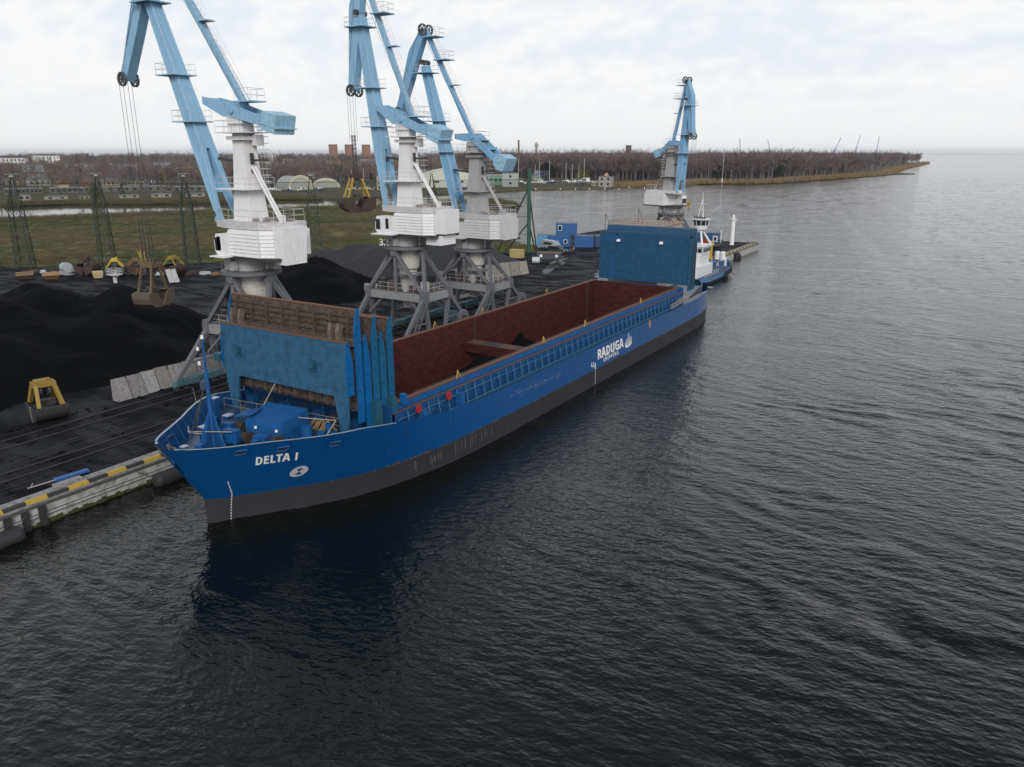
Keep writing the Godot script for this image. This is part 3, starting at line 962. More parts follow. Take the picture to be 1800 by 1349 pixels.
	for z in [-39.4, -42.9]:
		var b := W(t); b.lathe([Vector2(0.1, -0.05), Vector2(0.3, -0.05), Vector2(0.3, 0.05), Vector2(0.1, 0.05), Vector2(0.1, -0.05)], Transform3D(Basis(V(0, 0, 1), PI / 2), V(SX + 6.85, 5.1, z)), 14)
		part("lifebuoy", b, red, t)
	var yl := mat("pipe_yellow", Color(0.5, 0.34, 0.05), 0.5)
	for z in [-45.0, -58.0, -66.2, -80.0]:
		for side in [1, -1]:
			var b := W(t)
			b.tube(V(SX + side * 6.05, 5.75, z), V(SX + side * 6.0, 6.35, z - 0.2), 0.035); b.tube(V(SX + side * 6.05, 5.75, z - 0.5), V(SX + side * 6.0, 6.35, z - 0.2), 0.035)
			part("tarpaulin_horn", b, yl, t)
	var rope := W(t)
	for k in 5:
		rope.path([V(SX + 7.3, 4.05, -79.6 - k * 0.12), V(SX + 7.42, 3.6, -79.5 - k * 0.12), V(SX + 7.42, 3.35 - 0.05 * k, -79.5 - k * 0.12)], 0.04)
	part("rope_coil", rope, mat("rope_tan", Color(0.28, 0.19, 0.1), 0.9), t)
	# coal still lying in the hold
	var cm := mat("coal", Color(0.0055, 0.006, 0.0072), 0.8, "coal", 0.35, 0.0, 9.0, "lumps")
	cm.metallic_specular = 0.14
	var hp := heap(V(SX + 1.0, fl, -58.5), 5.5, 7.0, 3.3, 301)
	single("coal_heap", hp, cm, "black coal left in the hold in front of the cross beam", "coal", V(SX - 0.6, fl, -58.6))
	single("coal_heap", heap(Vector3.ZERO, 1.8, 3.2, 2.7, 302), cm, "small black coal heap in the hold behind the cross beam", "coal", V(SX - 4.2, fl, -71.5))

func heap(_at: Vector3, rx: float, rz: float, h: float, seed_: int) -> MB:
	var mb := MB.new()
	var f := noise(seed_, 0.22, 4)
	var rows := []
	var N := 28
	for i in N + 1:
		var l := []
		for j in N + 1:
			var u := (i / float(N)) * 2 - 1
			var w := (j / float(N)) * 2 - 1
			var d := sqrt(u * u + w * w) * (1.0 + 0.3 * f.get_noise_2d(u * 4 + 9, w * 4))
			var y := maxf(0.0, 1.0 - d) * h * (1 + 0.25 * f.get_noise_2d(u * 7, w * 7)) + f.get_noise_2d(u * rx * 3, w * rz * 3) * 0.09
			if d >= 1.0: y = -0.05
			l.append(V(u * rx, y, -w * rz))
		rows.append(l)
	mb.sheet(rows, false)
	return mb

func ship_hatches(t: Node3D):
	var steel := mat("hatch_steel", Color(0.030, 0.110, 0.205), 0.55, "grime", 0.16)
	var teal := mat("hatch_teal", Color(0.012, 0.105, 0.19), 0.55, "grime", 0.2)
	var edge := mat("hatch_edge", Color(0.004, 0.105, 0.31), 0.5, "grime", 0.4)
	var edge2 := mat("hatch_edge_old", Color(0.009, 0.10, 0.22), 0.55, "grime", 0.35)
	var brown := mat("hatch_under", Color(0.105, 0.094, 0.086), 0.75, "rust", 0.2)
	var ochre := mat("hatch_lip", Color(0.17, 0.10, 0.06), 0.7, "rust", 0.8)
	for q in [steel, teal, edge, edge2, brown]: q.metallic_specular = 0.3
	var hx := 5.8
	# folded leaves standing upright at the fore end of the hold: alternating short and tall
	var leaves := [[-34.0, 10.75, edge], [-34.85, 12.6, edge], [-35.6, 10.6, edge], [-36.35, 11.85, edge2], [-37.1, 10.5, edge2], [-37.85, 11.55, edge2]]
	for i in leaves.size():
		var z: float = leaves[i][0]
		var top: float = leaves[i][1]
		var lf := MeshInstance3D.new()
		var pl := W(t)
		var bot := 7.2 if i == 0 else 5.95
		# plate: the outer skin of the leaf
		var zf := z + (0.12 if i % 2 == 0 else -0.14)
		if i == 0:
			# front leaf stands on two tapering legs
			pl.prism(P([-hx, 10.75, -hx, 7.5, -hx + 0.4, 4.6, -hx + 1.0, 4.6, -hx + 1.35, 7.15, hx - 1.25, 7.15, hx - 0.8, 4.55, hx - 0.25, 4.55, hx, 7.6, hx, 10.75]), Transform3D(Basis.IDENTITY, V(SX, 0, zf)), 0.16)
		else:
			pl.span(V(SX - hx, bot, zf - 0.06), V(SX + hx, top, zf + 0.06))
		var cover := part("hatch_cover", pl, steel if i == 0 else brown if i % 2 == 1 else teal, t, "grey blue front hatch leaf on two tapering legs" if i == 0 else "")
		# both end plates, pointed at the top
		for s in [-1, 1]:
			var ep := W(t)
			var dz := 0.28
			var pk := top + (0.0 if i % 2 == 0 else 0.1)
			var lo := 7.3 if i == 0 else (5.3 if i % 2 == 1 else 4.7)
			var tip: float = 0.1 if i % 2 == 0 else -0.12
			# outline in (z, y)
			ep.prism(P([-dz, lo, dz, lo, dz, top - 1.25, tip + 0.1, pk + (0.35 if i % 2 == 0 and i > 0 else 0.0), tip - 0.1, pk + (0.35 if i % 2 == 0 and i > 0 else 0.0), -dz, top - 1.25] if s > 0 else [-dz, lo + 0.3, dz, lo + 0.3, dz, top - 1.25, tip, pk, -dz, top - 1.25]), Transform3D(Basis(V(0, 0, 1), V(0, 1, 0), V(-1, 0, 0)), V(SX + s * (hx + 0.05), 0, z)), 0.1)
			var e := part("end_plate", ep, leaves[i][2], cover)
			e.transform = Transform3D.IDENTITY
			var bt := W(t)
			for k in 5: bt.tube(V(SX + s * (hx + 0.1), 6.4 + k * 1.05, z + 0.05), V(SX + s * (hx + 0.2), 6.4 + k * 1.05, z + 0.05), 0.05, 0.05, 6)
			part("cleat", bt, teal, cover)
		# rusty lip along the top edge
		var lip := W(t)
		lip.span(V(SX - hx, top - 0.02, zf - 0.12), V(SX + hx, top + 0.06, zf + 0.12))
		part("lip", lip, ochre, cover)
		# ribs on the underside, which faces its partner
		if i == 0 or i == 1:
			var face := zf - 0.08 if i == 0 else zf + 0.06
			var dir := -1.0 if i == 0 else 1.0
			for k in 8:
				var rb := W(t)
				var x: float = SX - hx + 0.75 + k * 1.47
				if i == 1:
					rb.prism(P([0, top - 0.1, 0.28, top - 0.3, 0.28, top - 1.7, 0.45, top - 2.0, 0.45, 6.2, 0, 6.2]), Transform3D(Basis(V(0, 0, 1), V(0, 1, 0), V(-1, 0, 0)), V(x, 0, face)), 0.06)
				else:
					rb.span(V(x - 0.03, 6.45, face), V(x + 0.03, 10.6, face + dir * 0.3))
				part("rib", rb, brown, cover)
			for k in 4:
				var st := W(t)
				var y := top - 0.45 - k * 0.36
				st.span(V(SX - hx, y - 0.02, face), V(SX + hx, y + 0.02, face + dir * 0.14))
				part("stringer", st, brown, cover)
			var gd := W(t)
			gd.span(V(SX - hx, top - 2.25, face), V(SX + hx, top - 1.75, face + dir * 0.36))
			part("girder", gd, brown, cover)
	# second leaf's lower girder seen under the front leaf
	var lg := W(t)
	lg.span(V(SX - hx + 1.1, 6.3, -34.62), V(SX + hx - 1.1, 7.35, -34.5))
	for k in 7: lg.prism(P([0, 7.3, 0.24, 7.3, 0.06, 6.45, 0, 6.4]), Transform3D(Basis(V(0, 0, 1), V(0, 1, 0), V(-1, 0, 0)), V(SX - 4.2 + k * 1.4, 0, -34.5)), 0.05)
	part("lower_girder", lg, brown, t)
	# hinge arms on top of the front pair
	for x in [-5.15, -4.35, 4.1, 4.75]:
		var a := W(t)
		a.prism(P([-0.18, 10.2, 0.18, 10.2, 0.2, 11.25, 0.05, 11.75, -0.35, 11.55, -0.18, 11.2]), Transform3D(Basis(V(0, 0, 1), V(0, 1, 0), V(-1, 0, 0)), V(SX + x, 0, -34.4)), 0.26)
		part("hinge_arm", a, mat("hinge", Color(0.16, 0.14, 0.125), 0.7, "rust", 0.5), t)
	# brackets and lamps on the front leaf
	for x in [-4.05, 3.05]:
		var b := W(t)
		b.box(V(SX + x, 9.05, -33.62), V(0.34, 0.5, 0.34))
		b.beam(V(SX + x - 0.35, 9.35, -33.7), V(SX + x + 0.1, 9.25, -33.5), 0.1, 0.1)
		b.beam(V(SX + x, 8.95, -33.4), V(SX + x + 0.1, 8.6, -33.72), 0.2, 0.12)
		part("bracket", b, mat("bracket_teal", Color(0.01, 0.09, 0.14), 0.5), t)
	for x in [-hx - 0.35]:
		var b := W(t)
		b.box(V(SX + x, 8.3, -33.8), V(0.5, 0.5, 0.6))
		part("bracket", b, mat("bracket_teal", Color(0.01, 0.09, 0.14), 0.5), t)
	# lugs between the strips at the starboard edge
	for q in [[-36.0, 5.2], [-37.5, 5.0]]:
		var b := W(t)
		b.box(V(SX + 6.1, q[1] + 0.4, q[0]), V(0.5, 1.8, 0.6))
		part("stack_stop", b, mat("hatch_teal2", Color(0.01, 0.085, 0.14), 0.5, "grime", 0.5), t)
	var lamp := W(t)
	lamp.box(V(SX + 6.3, 6.0, -38.5), V(0.4, 0.7, 0.3))
	part("winch_box", lamp, edge, t)
	# the aft stack: one broad dark blue face with touched-up patches
	var A := W(t)
	A.span(V(SX - 6.05, 5.75, -94.6), V(SX + 6.25, 11.9, -94.75))
	var ac := part("hatch_cover", A, mat("hatch_aft", Color(0.007, 0.066, 0.15), 0.6, "grime", 0.18), t, "broad dark blue aft hatch leaf with touched up paint patches")
	var ab := W(t)
	ab.hexa([V(SX - 5.2, 11.9, -94.6), V(SX + 6.35, 11.9, -94.6), V(SX + 6.45, 11.9, -96.6), V(SX - 5.2, 11.9, -96.6), V(SX - 5.2, 12.75, -95.2), V(SX + 6.35, 12.75, -95.2), V(SX + 6.45, 12.75, -96.6), V(SX - 5.2, 12.75, -96.6)])
	part("top_flange", ab, mat("hatch_aft_top", Color(0.007, 0.055, 0.12), 0.6, "grime", 0.3), ac)
	for q in [[-4.6, 11.1, 2.3, 0.75], [-4.2, 7.45, 0.75, 3.2], [-5.4, 8.55, 0.5, 0.7], [-5.5, 9.35, 0.3, 0.4], [2.9, 9.2, 1.5, 0.35], [2.3, 10.05, 1.0, 0.16]]:
		var p := W(t)
		p.span(V(SX + q[0] - q[2] * 0.5, q[1] - q[3] * 0.5, -94.592), V(SX + q[0] + q[2] * 0.5, q[1] + q[3] * 0.5, -94.60))
		part("paint_patch", p, mat("patch", Color(0.006, 0.075, 0.2), 0.55, "grime", 0.4), ac)
	for i in 3:
		var e := W(t)
		var z := -94.95 - i * 0.72
		e.span(V(SX + 6.27, 5.0, z - 0.2), V(SX + 6.5, 11.6 + 0.3 * i, z + 0.2))
		part("end_plate", e, mat("aft_edge", Color(0.014, 0.09, 0.17), 0.55, "grime", 0.5), ac)
		var l := W(t)
		l.span(V(SX - 5.9, 5.75, z - 0.25), V(SX + 6.25, 11.7, z - 0.1))
		part("inner_leaf", l, mat("hatch_under", Color(0.1, 0.08, 0.07)), ac)
		var rl := W(t)
		for k in 2: rl.tube(V(SX + 6.58, 5.2, z - 0.12 + k * 0.24), V(SX + 6.58, 11.4, z - 0.12 + k * 0.24), 0.04)
		part("pipe", rl, mat("pipe_dark", Color(0.02, 0.06, 0.11), 0.5), ac)
	var fl := mat("flood_lamp", Color(0.75, 0.75, 0.78), 0.3, "")
	for x in [-3.3, 2.6]:
		var l := W(t)
		l.hexa([V(SX + x - 0.24, 10.75, -94.25), V(SX + x + 0.24, 10.75, -94.25), V(SX + x + 0.2, 10.75, -94.6), V(SX + x - 0.2, 10.75, -94.6), V(SX + x - 0.16, 11.05, -94.4), V(SX + x + 0.16, 11.05, -94.4), V(SX + x + 0.16, 11.05, -94.6), V(SX + x - 0.16, 11.05, -94.6)])
		part("flood_lamp", l, fl, ac)
	# low deckhouse behind the aft stack
	var dh := W(t)
	dh.span(V(SX - 6.3, 4.0, -98.0), V(SX + 0.9, 12.45, -106.5))
	part("deckhouse", dh, mat("house_cream", Color(0.46, 0.38, 0.27), 0.7, "rusty", 0.3), t)
	var rf := W(t)
	rf.span(V(SX - 6.5, 12.45, -97.8), V(SX + 1.1, 12.6, -106.8))
	part("roof", rf, mat("house_roof", Color(0.38, 0.34, 0.30), 0.8, "rust", 0.4), t)
	var rr := W(t)
	rr.rail([V(SX - 6.3, 12.6, -98.0), V(SX + 0.9, 12.6, -98.0), V(SX + 0.9, 12.6, -106.5), V(SX - 6.3, 12.6, -106.5), V(SX - 6.3, 12.6, -98.0)], 0.5, 0.02, 1.6, 2)
	part("roof_rail", rr, mat("rail_brown", Color(0.14, 0.08, 0.06), 0.7), t)
	var dv := W(t)
	for q in [[-6.6, -97.2, 14.0], [-3.6, -101.5, 14.6], [0.3, -103.0, 13.6]]:
		dv.tube(V(SX + q[0], 11.3, q[1]), V(SX + q[0], q[2], q[1]), 0.045); dv.tube(V(SX + q[0], q[2], q[1]), V(SX + q[0] + 0.7, 12.5, q[1]), 0.04)
	dv.box(V(SX - 6.7, 11.2, -97.2), V(0.6, 0.5, 0.6))
	part("davit", dv, mat("davit", Color(0.13, 0.1, 0.09), 0.6), t)

func ship_forecastle(t: Node3D, bluein, bright, dark, white):
	var y := 4.52
	# mast with its splayed foot, platform and lamps
	var ms := W(t)
	ms.tube(V(SX - 0.5, y, -28.4), V(SX - 0.5, 9.3, -28.4), 0.17, 0.12, 8)
	ms.tube(V(SX - 0.5, 9.3, -28.4), V(SX - 0.5, 11.3, -28.4), 0.09, 0.06, 8)
	for s in [[0.75, 0.0], [-0.2, 0.7], [-0.4, -0.65]]:
		ms.beam(V(SX - 0.5 + s[0], y, -28.4 + s[1]), V(SX - 0.5, 7.0, -28.4), 0.1, 0.6, V(0, 1, 0), 0.08, 0.1)
	part("foremast", ms, bright, t)
	var sk := W(t)
	sk.prism(P([-0.75, 0, 0.8, 0, 0.16, 2.3, -0.14, 2.3]), Transform3D(Basis.IDENTITY, V(SX - 0.5, y, -28.38)), 0.06)
	sk.prism(P([-0.6, 0, 0.6, 0, 0.12, 2.3, -0.12, 2.3]), Transform3D(Basis(Vector3.UP, PI / 2), V(SX - 0.5, y, -28.4)), 0.06)
	part("mast_foot", sk, bluein, t)
	var cr := W(t)
	cr.beam(V(SX - 0.95, 9.5, -28.4), V(SX + 0.05, 9.5, -28.4), 0.1, 0.08); cr.beam(V(SX - 0.5, 10.4, -28.75), V(SX - 0.5, 10.4, -28.1), 0.08, 0.07)
	cr.box(V(SX - 0.5, 9.9, -28.4), V(0.4, 0.06, 0.4)); cr.box(V(SX - 0.6, 8.5, -28.2), V(0.3, 0.5, 0.3))
	part("mast_arm", cr, mat("mast_fit", Color(0.05, 0.08, 0.14), 0.5), t)
	var lm := mat("lamp_white", Color(0.8, 0.78, 0.72), 0.3, "")
	for q in [[-0.5, 11.35, -28.4, 0.11], [-0.9, 10.6, -28.3, 0.09], [-0.75, 9.75, -28.2, 0.1]]:
		var l := W(t); l.tube(V(SX + q[0], q[1], q[2]), V(SX + q[0], q[1] + 0.2, q[2]), q[3], q[3] * 0.8, 8)
		part("mast_lamp", l, lm, t)
	var stay := W(t)
	stay.tube(V(SX - 0.55, 9.2, -28.4), V(SX - 0.95, 5.9, -27.6), 0.03); stay.tube(V(SX - 0.55, 8.8, -28.4), V(SX - 1.3, 4.6, -27.0), 0.03)
	stay.path([V(SX - 0.5, 11.2, -28.4), V(SX - 2.6, 10.9, -31.5), V(SX - 5.3, 11.9, -34.4)], 0.03)
	part("mast_stay", stay, mat("wire_dark", Color(0.06, 0.055, 0.05), 0.7), t)
	# mooring line from the bow to the quay
	var ln := W(t)
	ln.path([V(SX - 1.9, 5.5, -26.2), V(SX - 6.0, 4.3, -30.5), V(SX - 12.0, 3.0, -35.6), V(SX - 19.5, QY + 0.5, -40.6)], 0.022)
	part("mooring_line", ln, mat("line_pale", Color(0.35, 0.32, 0.27), 0.8), t)
	# windlass house with sloping lid and smaller boxes
	var wh := W(t)
	wh.hexa([V(SX + 0.7, y, -29.9), V(SX + 3.2, y, -30.5), V(SX + 3.0, y, -33.0), V(SX - 0.4, y, -32.6), V(SX + 0.7, y + 1.45, -29.9), V(SX + 3.2, y + 1.5, -30.5), V(SX + 3.0, y + 1.75, -33.0), V(SX - 0.4, y + 1.75, -32.6)])
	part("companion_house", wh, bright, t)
	var lid := W(t)
	lid.beam(V(SX - 0.5, y + 1.5, -30.6), V(SX + 0.6, y + 1.72, -31.0), 1.3, 0.08)
	part("hatch_lid", lid, bright, t)
	for q in [[2.9, 1.05, -30.44, 1], [1.5, 1.15, -30.05, 1]]:
		var l := W(t); l.box(V(SX + q[0] + 0.08, y + q[1], q[2] + 0.12), V(0.14, 0.14, 0.1))
		part("lamp", l, white, t)
	for q in [[0.35, 0.62, -29.1, 1.0, 1.1, 0.5], [2.45, 0.55, -29.6, 0.9, 0.95, 0.6], [-1.35, 0.5, -30.2, 0.8, 0.9, 0.5]]:
		var b := W(t)
		b.box(V(SX + q[0], y + q[1], q[2]), V(q[3], q[4] * 0.75, q[5]), Basis(Vector3.UP, 0.2))
		b.span(V(SX + q[0] - 0.4, y, q[2] - 0.2), V(SX + q[0] - 0.3, y + q[1], q[2] + 0.2)); b.span(V(SX + q[0] + 0.3, y, q[2] - 0.2), V(SX + q[0] + 0.4, y + q[1], q[2] + 0.2))
		part("winch_cover", b, bright, t)
		var d := W(t)
		d.tube(V(SX + q[0] - 0.7, y + 0.5, q[2] - 0.6), V(SX + q[0] + 0.9, y + 0.5, q[2] - 0.5), 0.26, 0.26, 12)
		d.tube(V(SX + q[0] + 0.9, y + 0.5, q[2] - 0.5), V(SX + q[0] + 0.98, y + 0.5, q[2] - 0.5), 0.42, 0.42, 12)
		part("winch_drum", d, mat("drum_brown", Color(0.05, 0.04, 0.035), 0.8, "rust", 0.8), t)
	# vents, bollards, boxes
	for q in [[3.9, -31.9, 0.36, 1.0], [4.6, -32.4, 0.24, 0.6], [5.2, -32.9, 0.2, 0.55], [3.15, -30.0, 0.2, 0.6], [2.6, -28.95, 0.22, 0.75], [3.3, -29.3, 0.2, 0.5], [0.0, -26.95, 0.24, 0.62], [4.3, -33.4, 0.2, 0.8], [-3.5, -30.8, 0.22, 0.6], [5.9, -33.5, 0.18, 0.4]]:
		var b := W(t)
		b.tube(V(SX + q[0], y, q[1]), V(SX + q[0], y + q[3], q[1]), q[2], q[2], 10)
		b.tube(V(SX + q[0], y + q[3], q[1]), V(SX + q[0], y + q[3] + 0.06, q[1]), q[2] * 1.12, q[2] * 1.05, 10)
		part("deck_vent" if q[3] > 0.65 else "bollard", b, bright, t)
	for q in [[-1.2, -28.3, 0.5, 1.15, 0.45], [-2.35, -31.0, 0.45, 0.9, 0.5], [-0.95, -26.6, 0.34, 0.45, 0.34], [-4.6, -31.8, 0.4, 1.5, 0.4]]:
		var b := W(t)
		b.box(V(SX + q[0], y + q[3] * 0.5, q[1]), V(q[2], q[3], q[4]))
		part("deck_box", b, bluein, t)
		var l := W(t)
		l.box(V(SX + q[0], y + q[3] + 0.03, q[1]), V(q[2] + 0.06, 0.05, q[4] + 0.06), Basis(Vector3.UP, 0.06))
		part("box_lid", l, mat("lid_pale", Color(0.36, 0.42, 0.56), 0.3, "grime", 0.6), t)
	var pip := mat("pipe_pale", Color(0.33, 0.31, 0.29), 0.5)
	for q in [[V(SX - 1.9, y + 1.25, -27.7), V(SX - 1.6, y + 0.95, -27.5), V(SX - 0.6, y + 1.0, -27.7)], [V(SX - 1.6, y + 1.05, -27.4), V(SX + 0.9, y + 1.1, -28.7)], [V(SX + 3.0, y + 1.45, -32.0), V(SX + 5.2, y + 1.3, -33.2), V(SX + 4.9, y + 0.1, -32.2)], [V(SX - 0.2, y + 1.7, -32.2), V(SX + 0.0, y + 2.9, -33.1)]]:
		var tr := W(t)
		tr.path(q, 0.034)
		part("pipe", tr, pip, t)
	# breakwater and platform under the leaves, full of shadowed gear
	var bk := W(t)
	bk.span(V(SX - 6.6, 4.5, -36.9), V(SX + 6.6, 5.9, -36.75))
	part("breakwater", bk, bluein, t)
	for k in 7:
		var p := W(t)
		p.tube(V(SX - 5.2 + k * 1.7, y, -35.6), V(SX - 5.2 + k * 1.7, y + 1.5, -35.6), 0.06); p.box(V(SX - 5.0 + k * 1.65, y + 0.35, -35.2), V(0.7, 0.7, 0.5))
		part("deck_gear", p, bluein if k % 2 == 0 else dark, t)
	var rl := W(t)
	rl.rail([V(SX - 5.5, y, -33.2), V(SX + 5.0, y, -34.2)], 1.0, 0.025, 1.6, 2)
	part("fore_rail", rl, mat("rail_tan", Color(0.22, 0.19, 0.17), 0.6), t)
	var net := W(t)
	for k in 9: net.path([V(SX + 2.0 + 0.2 * k, y + 0.1, -33.6), V(SX + 2.3 + 0.18 * k, y + 0.5 + 0.15 * (k % 3), -33.9), V(SX + 2.6 + 0.2 * k, y + 0.1, -34.2)], 0.06)
	part("rope_heap", net, mat("rope_tan", Color(0.16, 0.11, 0.065), 0.9), t)
	var fair := W(t)
	for q in [[-0.4, -25.3], [0.35, -25.2], [0.8, -25.6]]:
		fair.tube(V(SX + q[0], y + 0.7, q[1]), V(SX + q[0], y + 1.15, q[1] + 0.1), 0.09, 0.09, 8); fair.tube(V(SX + q[0] - 0.2, y + 1.0, q[1]), V(SX + q[0] + 0.2, y + 1.0, q[1]), 0.05)
	part("fairlead", fair, mat("fairlead", Color(0.16, 0.15, 0.14), 0.6, "rust", 1.0), t)

# ---------- cranes ----------
func crane(label: String, at: Vector3, deg: float, k: Dictionary) -> Node3D:
	var t := thing("portal_crane", label, "crane", at, "level luffing harbour cranes")
	var grey_: Material = mat("portal_grey", Color(0.125, 0.13, 0.147), 0.6, "streak", 0.3)
	var teal := mat("bogie_teal", Color(0.055, 0.15, 0.19), 0.7, "rust", 0.4)
	var blue: Material = mat("jib_blue" + k.get("tone", ""), k.get("blue", Color(0.235, 0.43, 0.60)), 0.5, "streak", 0.12)
	var bluel := mat("jib_blue_flange", Color(0.30, 0.50, 0.66), 0.5, "grime", 0.3)
	var white: Material = mat("house_white" + k.get("tone", ""), k.get("white", Color(0.74, 0.745, 0.76)), 0.55, "streak", 0.35)
	var tw: Material = mat("tower_white" + k.get("tone", ""), k.get("tower", Color(0.72, 0.71, 0.715)), 0.6, "streak", 0.3)
	var rails := mat("rail_white", Color(0.5, 0.5, 0.52), 0.5, "")
	var dark := mat("crane_dark", Color(0.05, 0.05, 0.055), 0.6)
	var glass := mat("cab_glass", Color(0.02, 0.025, 0.03), 0.08, "")
	var dy: float = k.get("dy", 0.0)
	var small: bool = k.get("small", false)
	# portal: four corner nodes carried by splayed legs on bogies
	var ny := 5.05 + dy * 0.5
	for sx in [-1, 1]:
		for sz in [-1, 1]:
			var node := V(sx * 3.9, ny, sz * 2.2)
			for f in [6.2, 1.4]:
				var l := MB.new()
				l.beam(node, V(sx * 3.95, 0.75, sz * f), 0.44, 0.5, V(0, 0, 1), 0.32, 0.36)
				part("portal_leg", l, grey_, t)
			var nb := MB.new(); nb.box(node, V(0.8, 0.95, 0.8)); nb.box(node + V(0, 0.62, 0), V(0.7, 0.3, 0.7))
			part("corner_node", nb, grey_, t)
			var bg := MB.new()
			bg.hexa([V(sx * 3.95 - 0.3, 0.45, sz * 3.8 + 2.7), V(sx * 3.95 + 0.3, 0.45, sz * 3.8 + 2.7), V(sx * 3.95 + 0.3, 0.45, sz * 3.8 - 2.7), V(sx * 3.95 - 0.3, 0.45, sz * 3.8 - 2.7), V(sx * 3.95 - 0.3, 1.0, sz * 3.8 + 2.3), V(sx * 3.95 + 0.3, 1.0, sz * 3.8 + 2.3), V(sx * 3.95 + 0.3, 1.0, sz * 3.8 - 2.3), V(sx * 3.95 - 0.3, 1.0, sz * 3.8 - 2.3)])
			bg.box(V(sx * 3.95 + 0.42, 0.75, sz * 3.8 + 0.8), V(0.35, 0.5, 0.9))
			var bo := part("bogie", bg, teal, t)
			for w in 6:
				var wh := MB.new()
				var z: float = sz * 3.8 - 2.4 + w * 0.96
				wh.tube(V(sx * 3.95 - 0.12, 0.32, z), V(sx * 3.95 + 0.12, 0.32, z), 0.27, 0.27, 12)
				part("wheel", wh, dark, bo)
	for s in [-1, 1]:
		for q in [[V(-3.5, ny, s * 2.2), V(3.5, ny, s * 2.2)], [V(s * 3.9, ny, -1.8), V(s * 3.9, ny, 1.8)]]:
			var b := MB.new()
			b.beam(q[0], q[1], 0.62, 0.8)
			part("portal_beam", b, mat("beam_pale", Color(0.24, 0.25, 0.26), 0.6, "streak", 0.3), t)
	# frames from the beams up to the slewing ring
	var ry := 10.25 + dy
	for q in [[V(0, ry - 0.35, 2.1), V(-3.8, ny + 0.5, 2.3), V(3.8, ny + 0.5, 2.3), V(0, ny + 0.4, 2.2)], [V(0, ry - 0.35, -2.1), V(-3.8, ny + 0.5, -2.3), V(3.8, ny + 0.5, -2.3), V(0, ny + 0.4, -2.2)], [V(2.2, ry - 0.35, 0), V(4.0, ny + 0.5, -2.1), V(4.0, ny + 0.5, 2.1)], [V(-2.2, ry - 0.35, 0), V(-4.0, ny + 0.5, -2.1), V(-4.0, ny + 0.5, 2.1)]]:
		for i in range(1, q.size()):
			var b := MB.new()
			b.beam(q[0], q[i], 0.34, 0.42, V(0.3, 0, 1), 0.3, 0.36)
			part("frame_leg", b, grey_, t)
		var g := MB.new()
		g.box(q[0] + V(0, -0.12, 0), V(0.8, 0.6, 0.8))
		part("gusset", g, grey_, t)
	for sx in [-1, 1]:
		for sz in [-1, 1]:
			var tb := MB.new()
			tb.beam(V(sx * 3.93, 2.3, sz * 4.85), V(sx * 3.93, 2.3, sz * 1.7), 0.14, 0.18)
			part("tie_beam", tb, grey_, t)
			var kb := MB.new()
			kb.beam(V(sx * 2.0, ny - 0.35, sz * 2.2), V(sx * 3.8, 2.9, sz * 2.6), 0.16, 0.2)
			part("knee_brace", kb, grey_, t)
			var rb := MB.new()
			rb.beam(V(sx * 1.9, (ny + ry) * 0.5 + 0.1, sz * 2.2), V(sx * 3.1, (ny + ry) * 0.5 + 0.1, sz * 1.1), 0.12, 0.14)
			part("frame_tie", rb, grey_, t)
	for q in [[-2.7, 0.6, 1.4, 0.9, 1.2, 0.6], [2.8, 0.55, 0.6, 0.7, 1.1, 0.7], [0.9, 0.5, 1.6, 0.5, 1.0, 0.4], [-1.0, 0.45, -1.5, 1.1, 0.9, 0.5]]:
		var cb := MB.new()
		cb.box(V(q[0], ny + 0.45 + q[4] * 0.5, q[2]), V(q[3], q[4], q[5]))
		part("switch_cabinet", cb, dark if q[0] < 0 else mat("turn_grey", Color(0.4, 0.4, 0.4), 0.6, "rusty", 0.5), t)
	var cl := MB.new()
	cl.lathe([Vector2(0.7, ny - 1.6), Vector2(0.8, ny), Vector2(1.0, (ny + ry) * 0.5 + 0.2), Vector2(1.28, (ny + ry) * 0.5 + 0.3), Vector2(1.45, ry - 0.2)], Transform3D.IDENTITY, 20)
	part("king_post", cl, mat("post_pale", Color(0.5, 0.49, 0.46), 0.7, "rusty", 0.3), t)
	var pf := MB.new()
	pf.lathe([Vector2(0.9, 0.0), Vector2(1.75, 0.0), Vector2(1.75, 0.12), Vector2(0.9, 0.12)], Transform3D(Basis.IDENTITY, V(0, (ny + ry) * 0.5 - 0.5, 0)), 20)
	part("post_platform", pf, grey_, t)
	var rg := MB.new()
	rg.lathe([Vector2(0.6, -0.18), Vector2(2.55, -0.18), Vector2(2.62, -0.1), Vector2(2.62, 0.16), Vector2(2.5, 0.18), Vector2(0.6, 0.18)], Transform3D(Basis.IDENTITY, V(0, ry, 0)), 32)
	part("slewing_ring", rg, grey_, t)
	var rr := MB.new()
	for i in 18:
		var a := TAU * i / 18; var b := TAU * (i + 1) / 18
		rr.tube(V(cos(a) * 2.5, ry + 0.18, sin(a) * 2.5), V(cos(a) * 2.5, ry + 0.85, sin(a) * 2.5), 0.018, 0.018, 4, false)
		rr.tube(V(cos(a) * 2.5, ry + 0.85, sin(a) * 2.5), V(cos(b) * 2.5, ry + 0.85, sin(b) * 2.5), 0.018, 0.018, 4, false)
	part("ring_rail", rr, mat("rail_grey", Color(0.25, 0.25, 0.26), 0.6, ""), t)
	var fl := MB.new()
	fl.box(V(0, ny + 0.42, 0), V(7.4, 0.06, 4.0))
	fl.box(V(-1.6, ny + 0.9, 0.9), V(1.0, 0.9, 0.7)); fl.box(V(1.9, ny + 0.75, -0.9), V(0.8, 0.7, 0.7)); fl.box(V(1.5, ny + 0.8, 1.3), V(0.6, 0.7, 0.06))
	part("portal_floor", fl, mat("floor_rust", Color(0.11, 0.09, 0.085), 0.8, "rust", 0.5), t)
	var fr := MB.new()
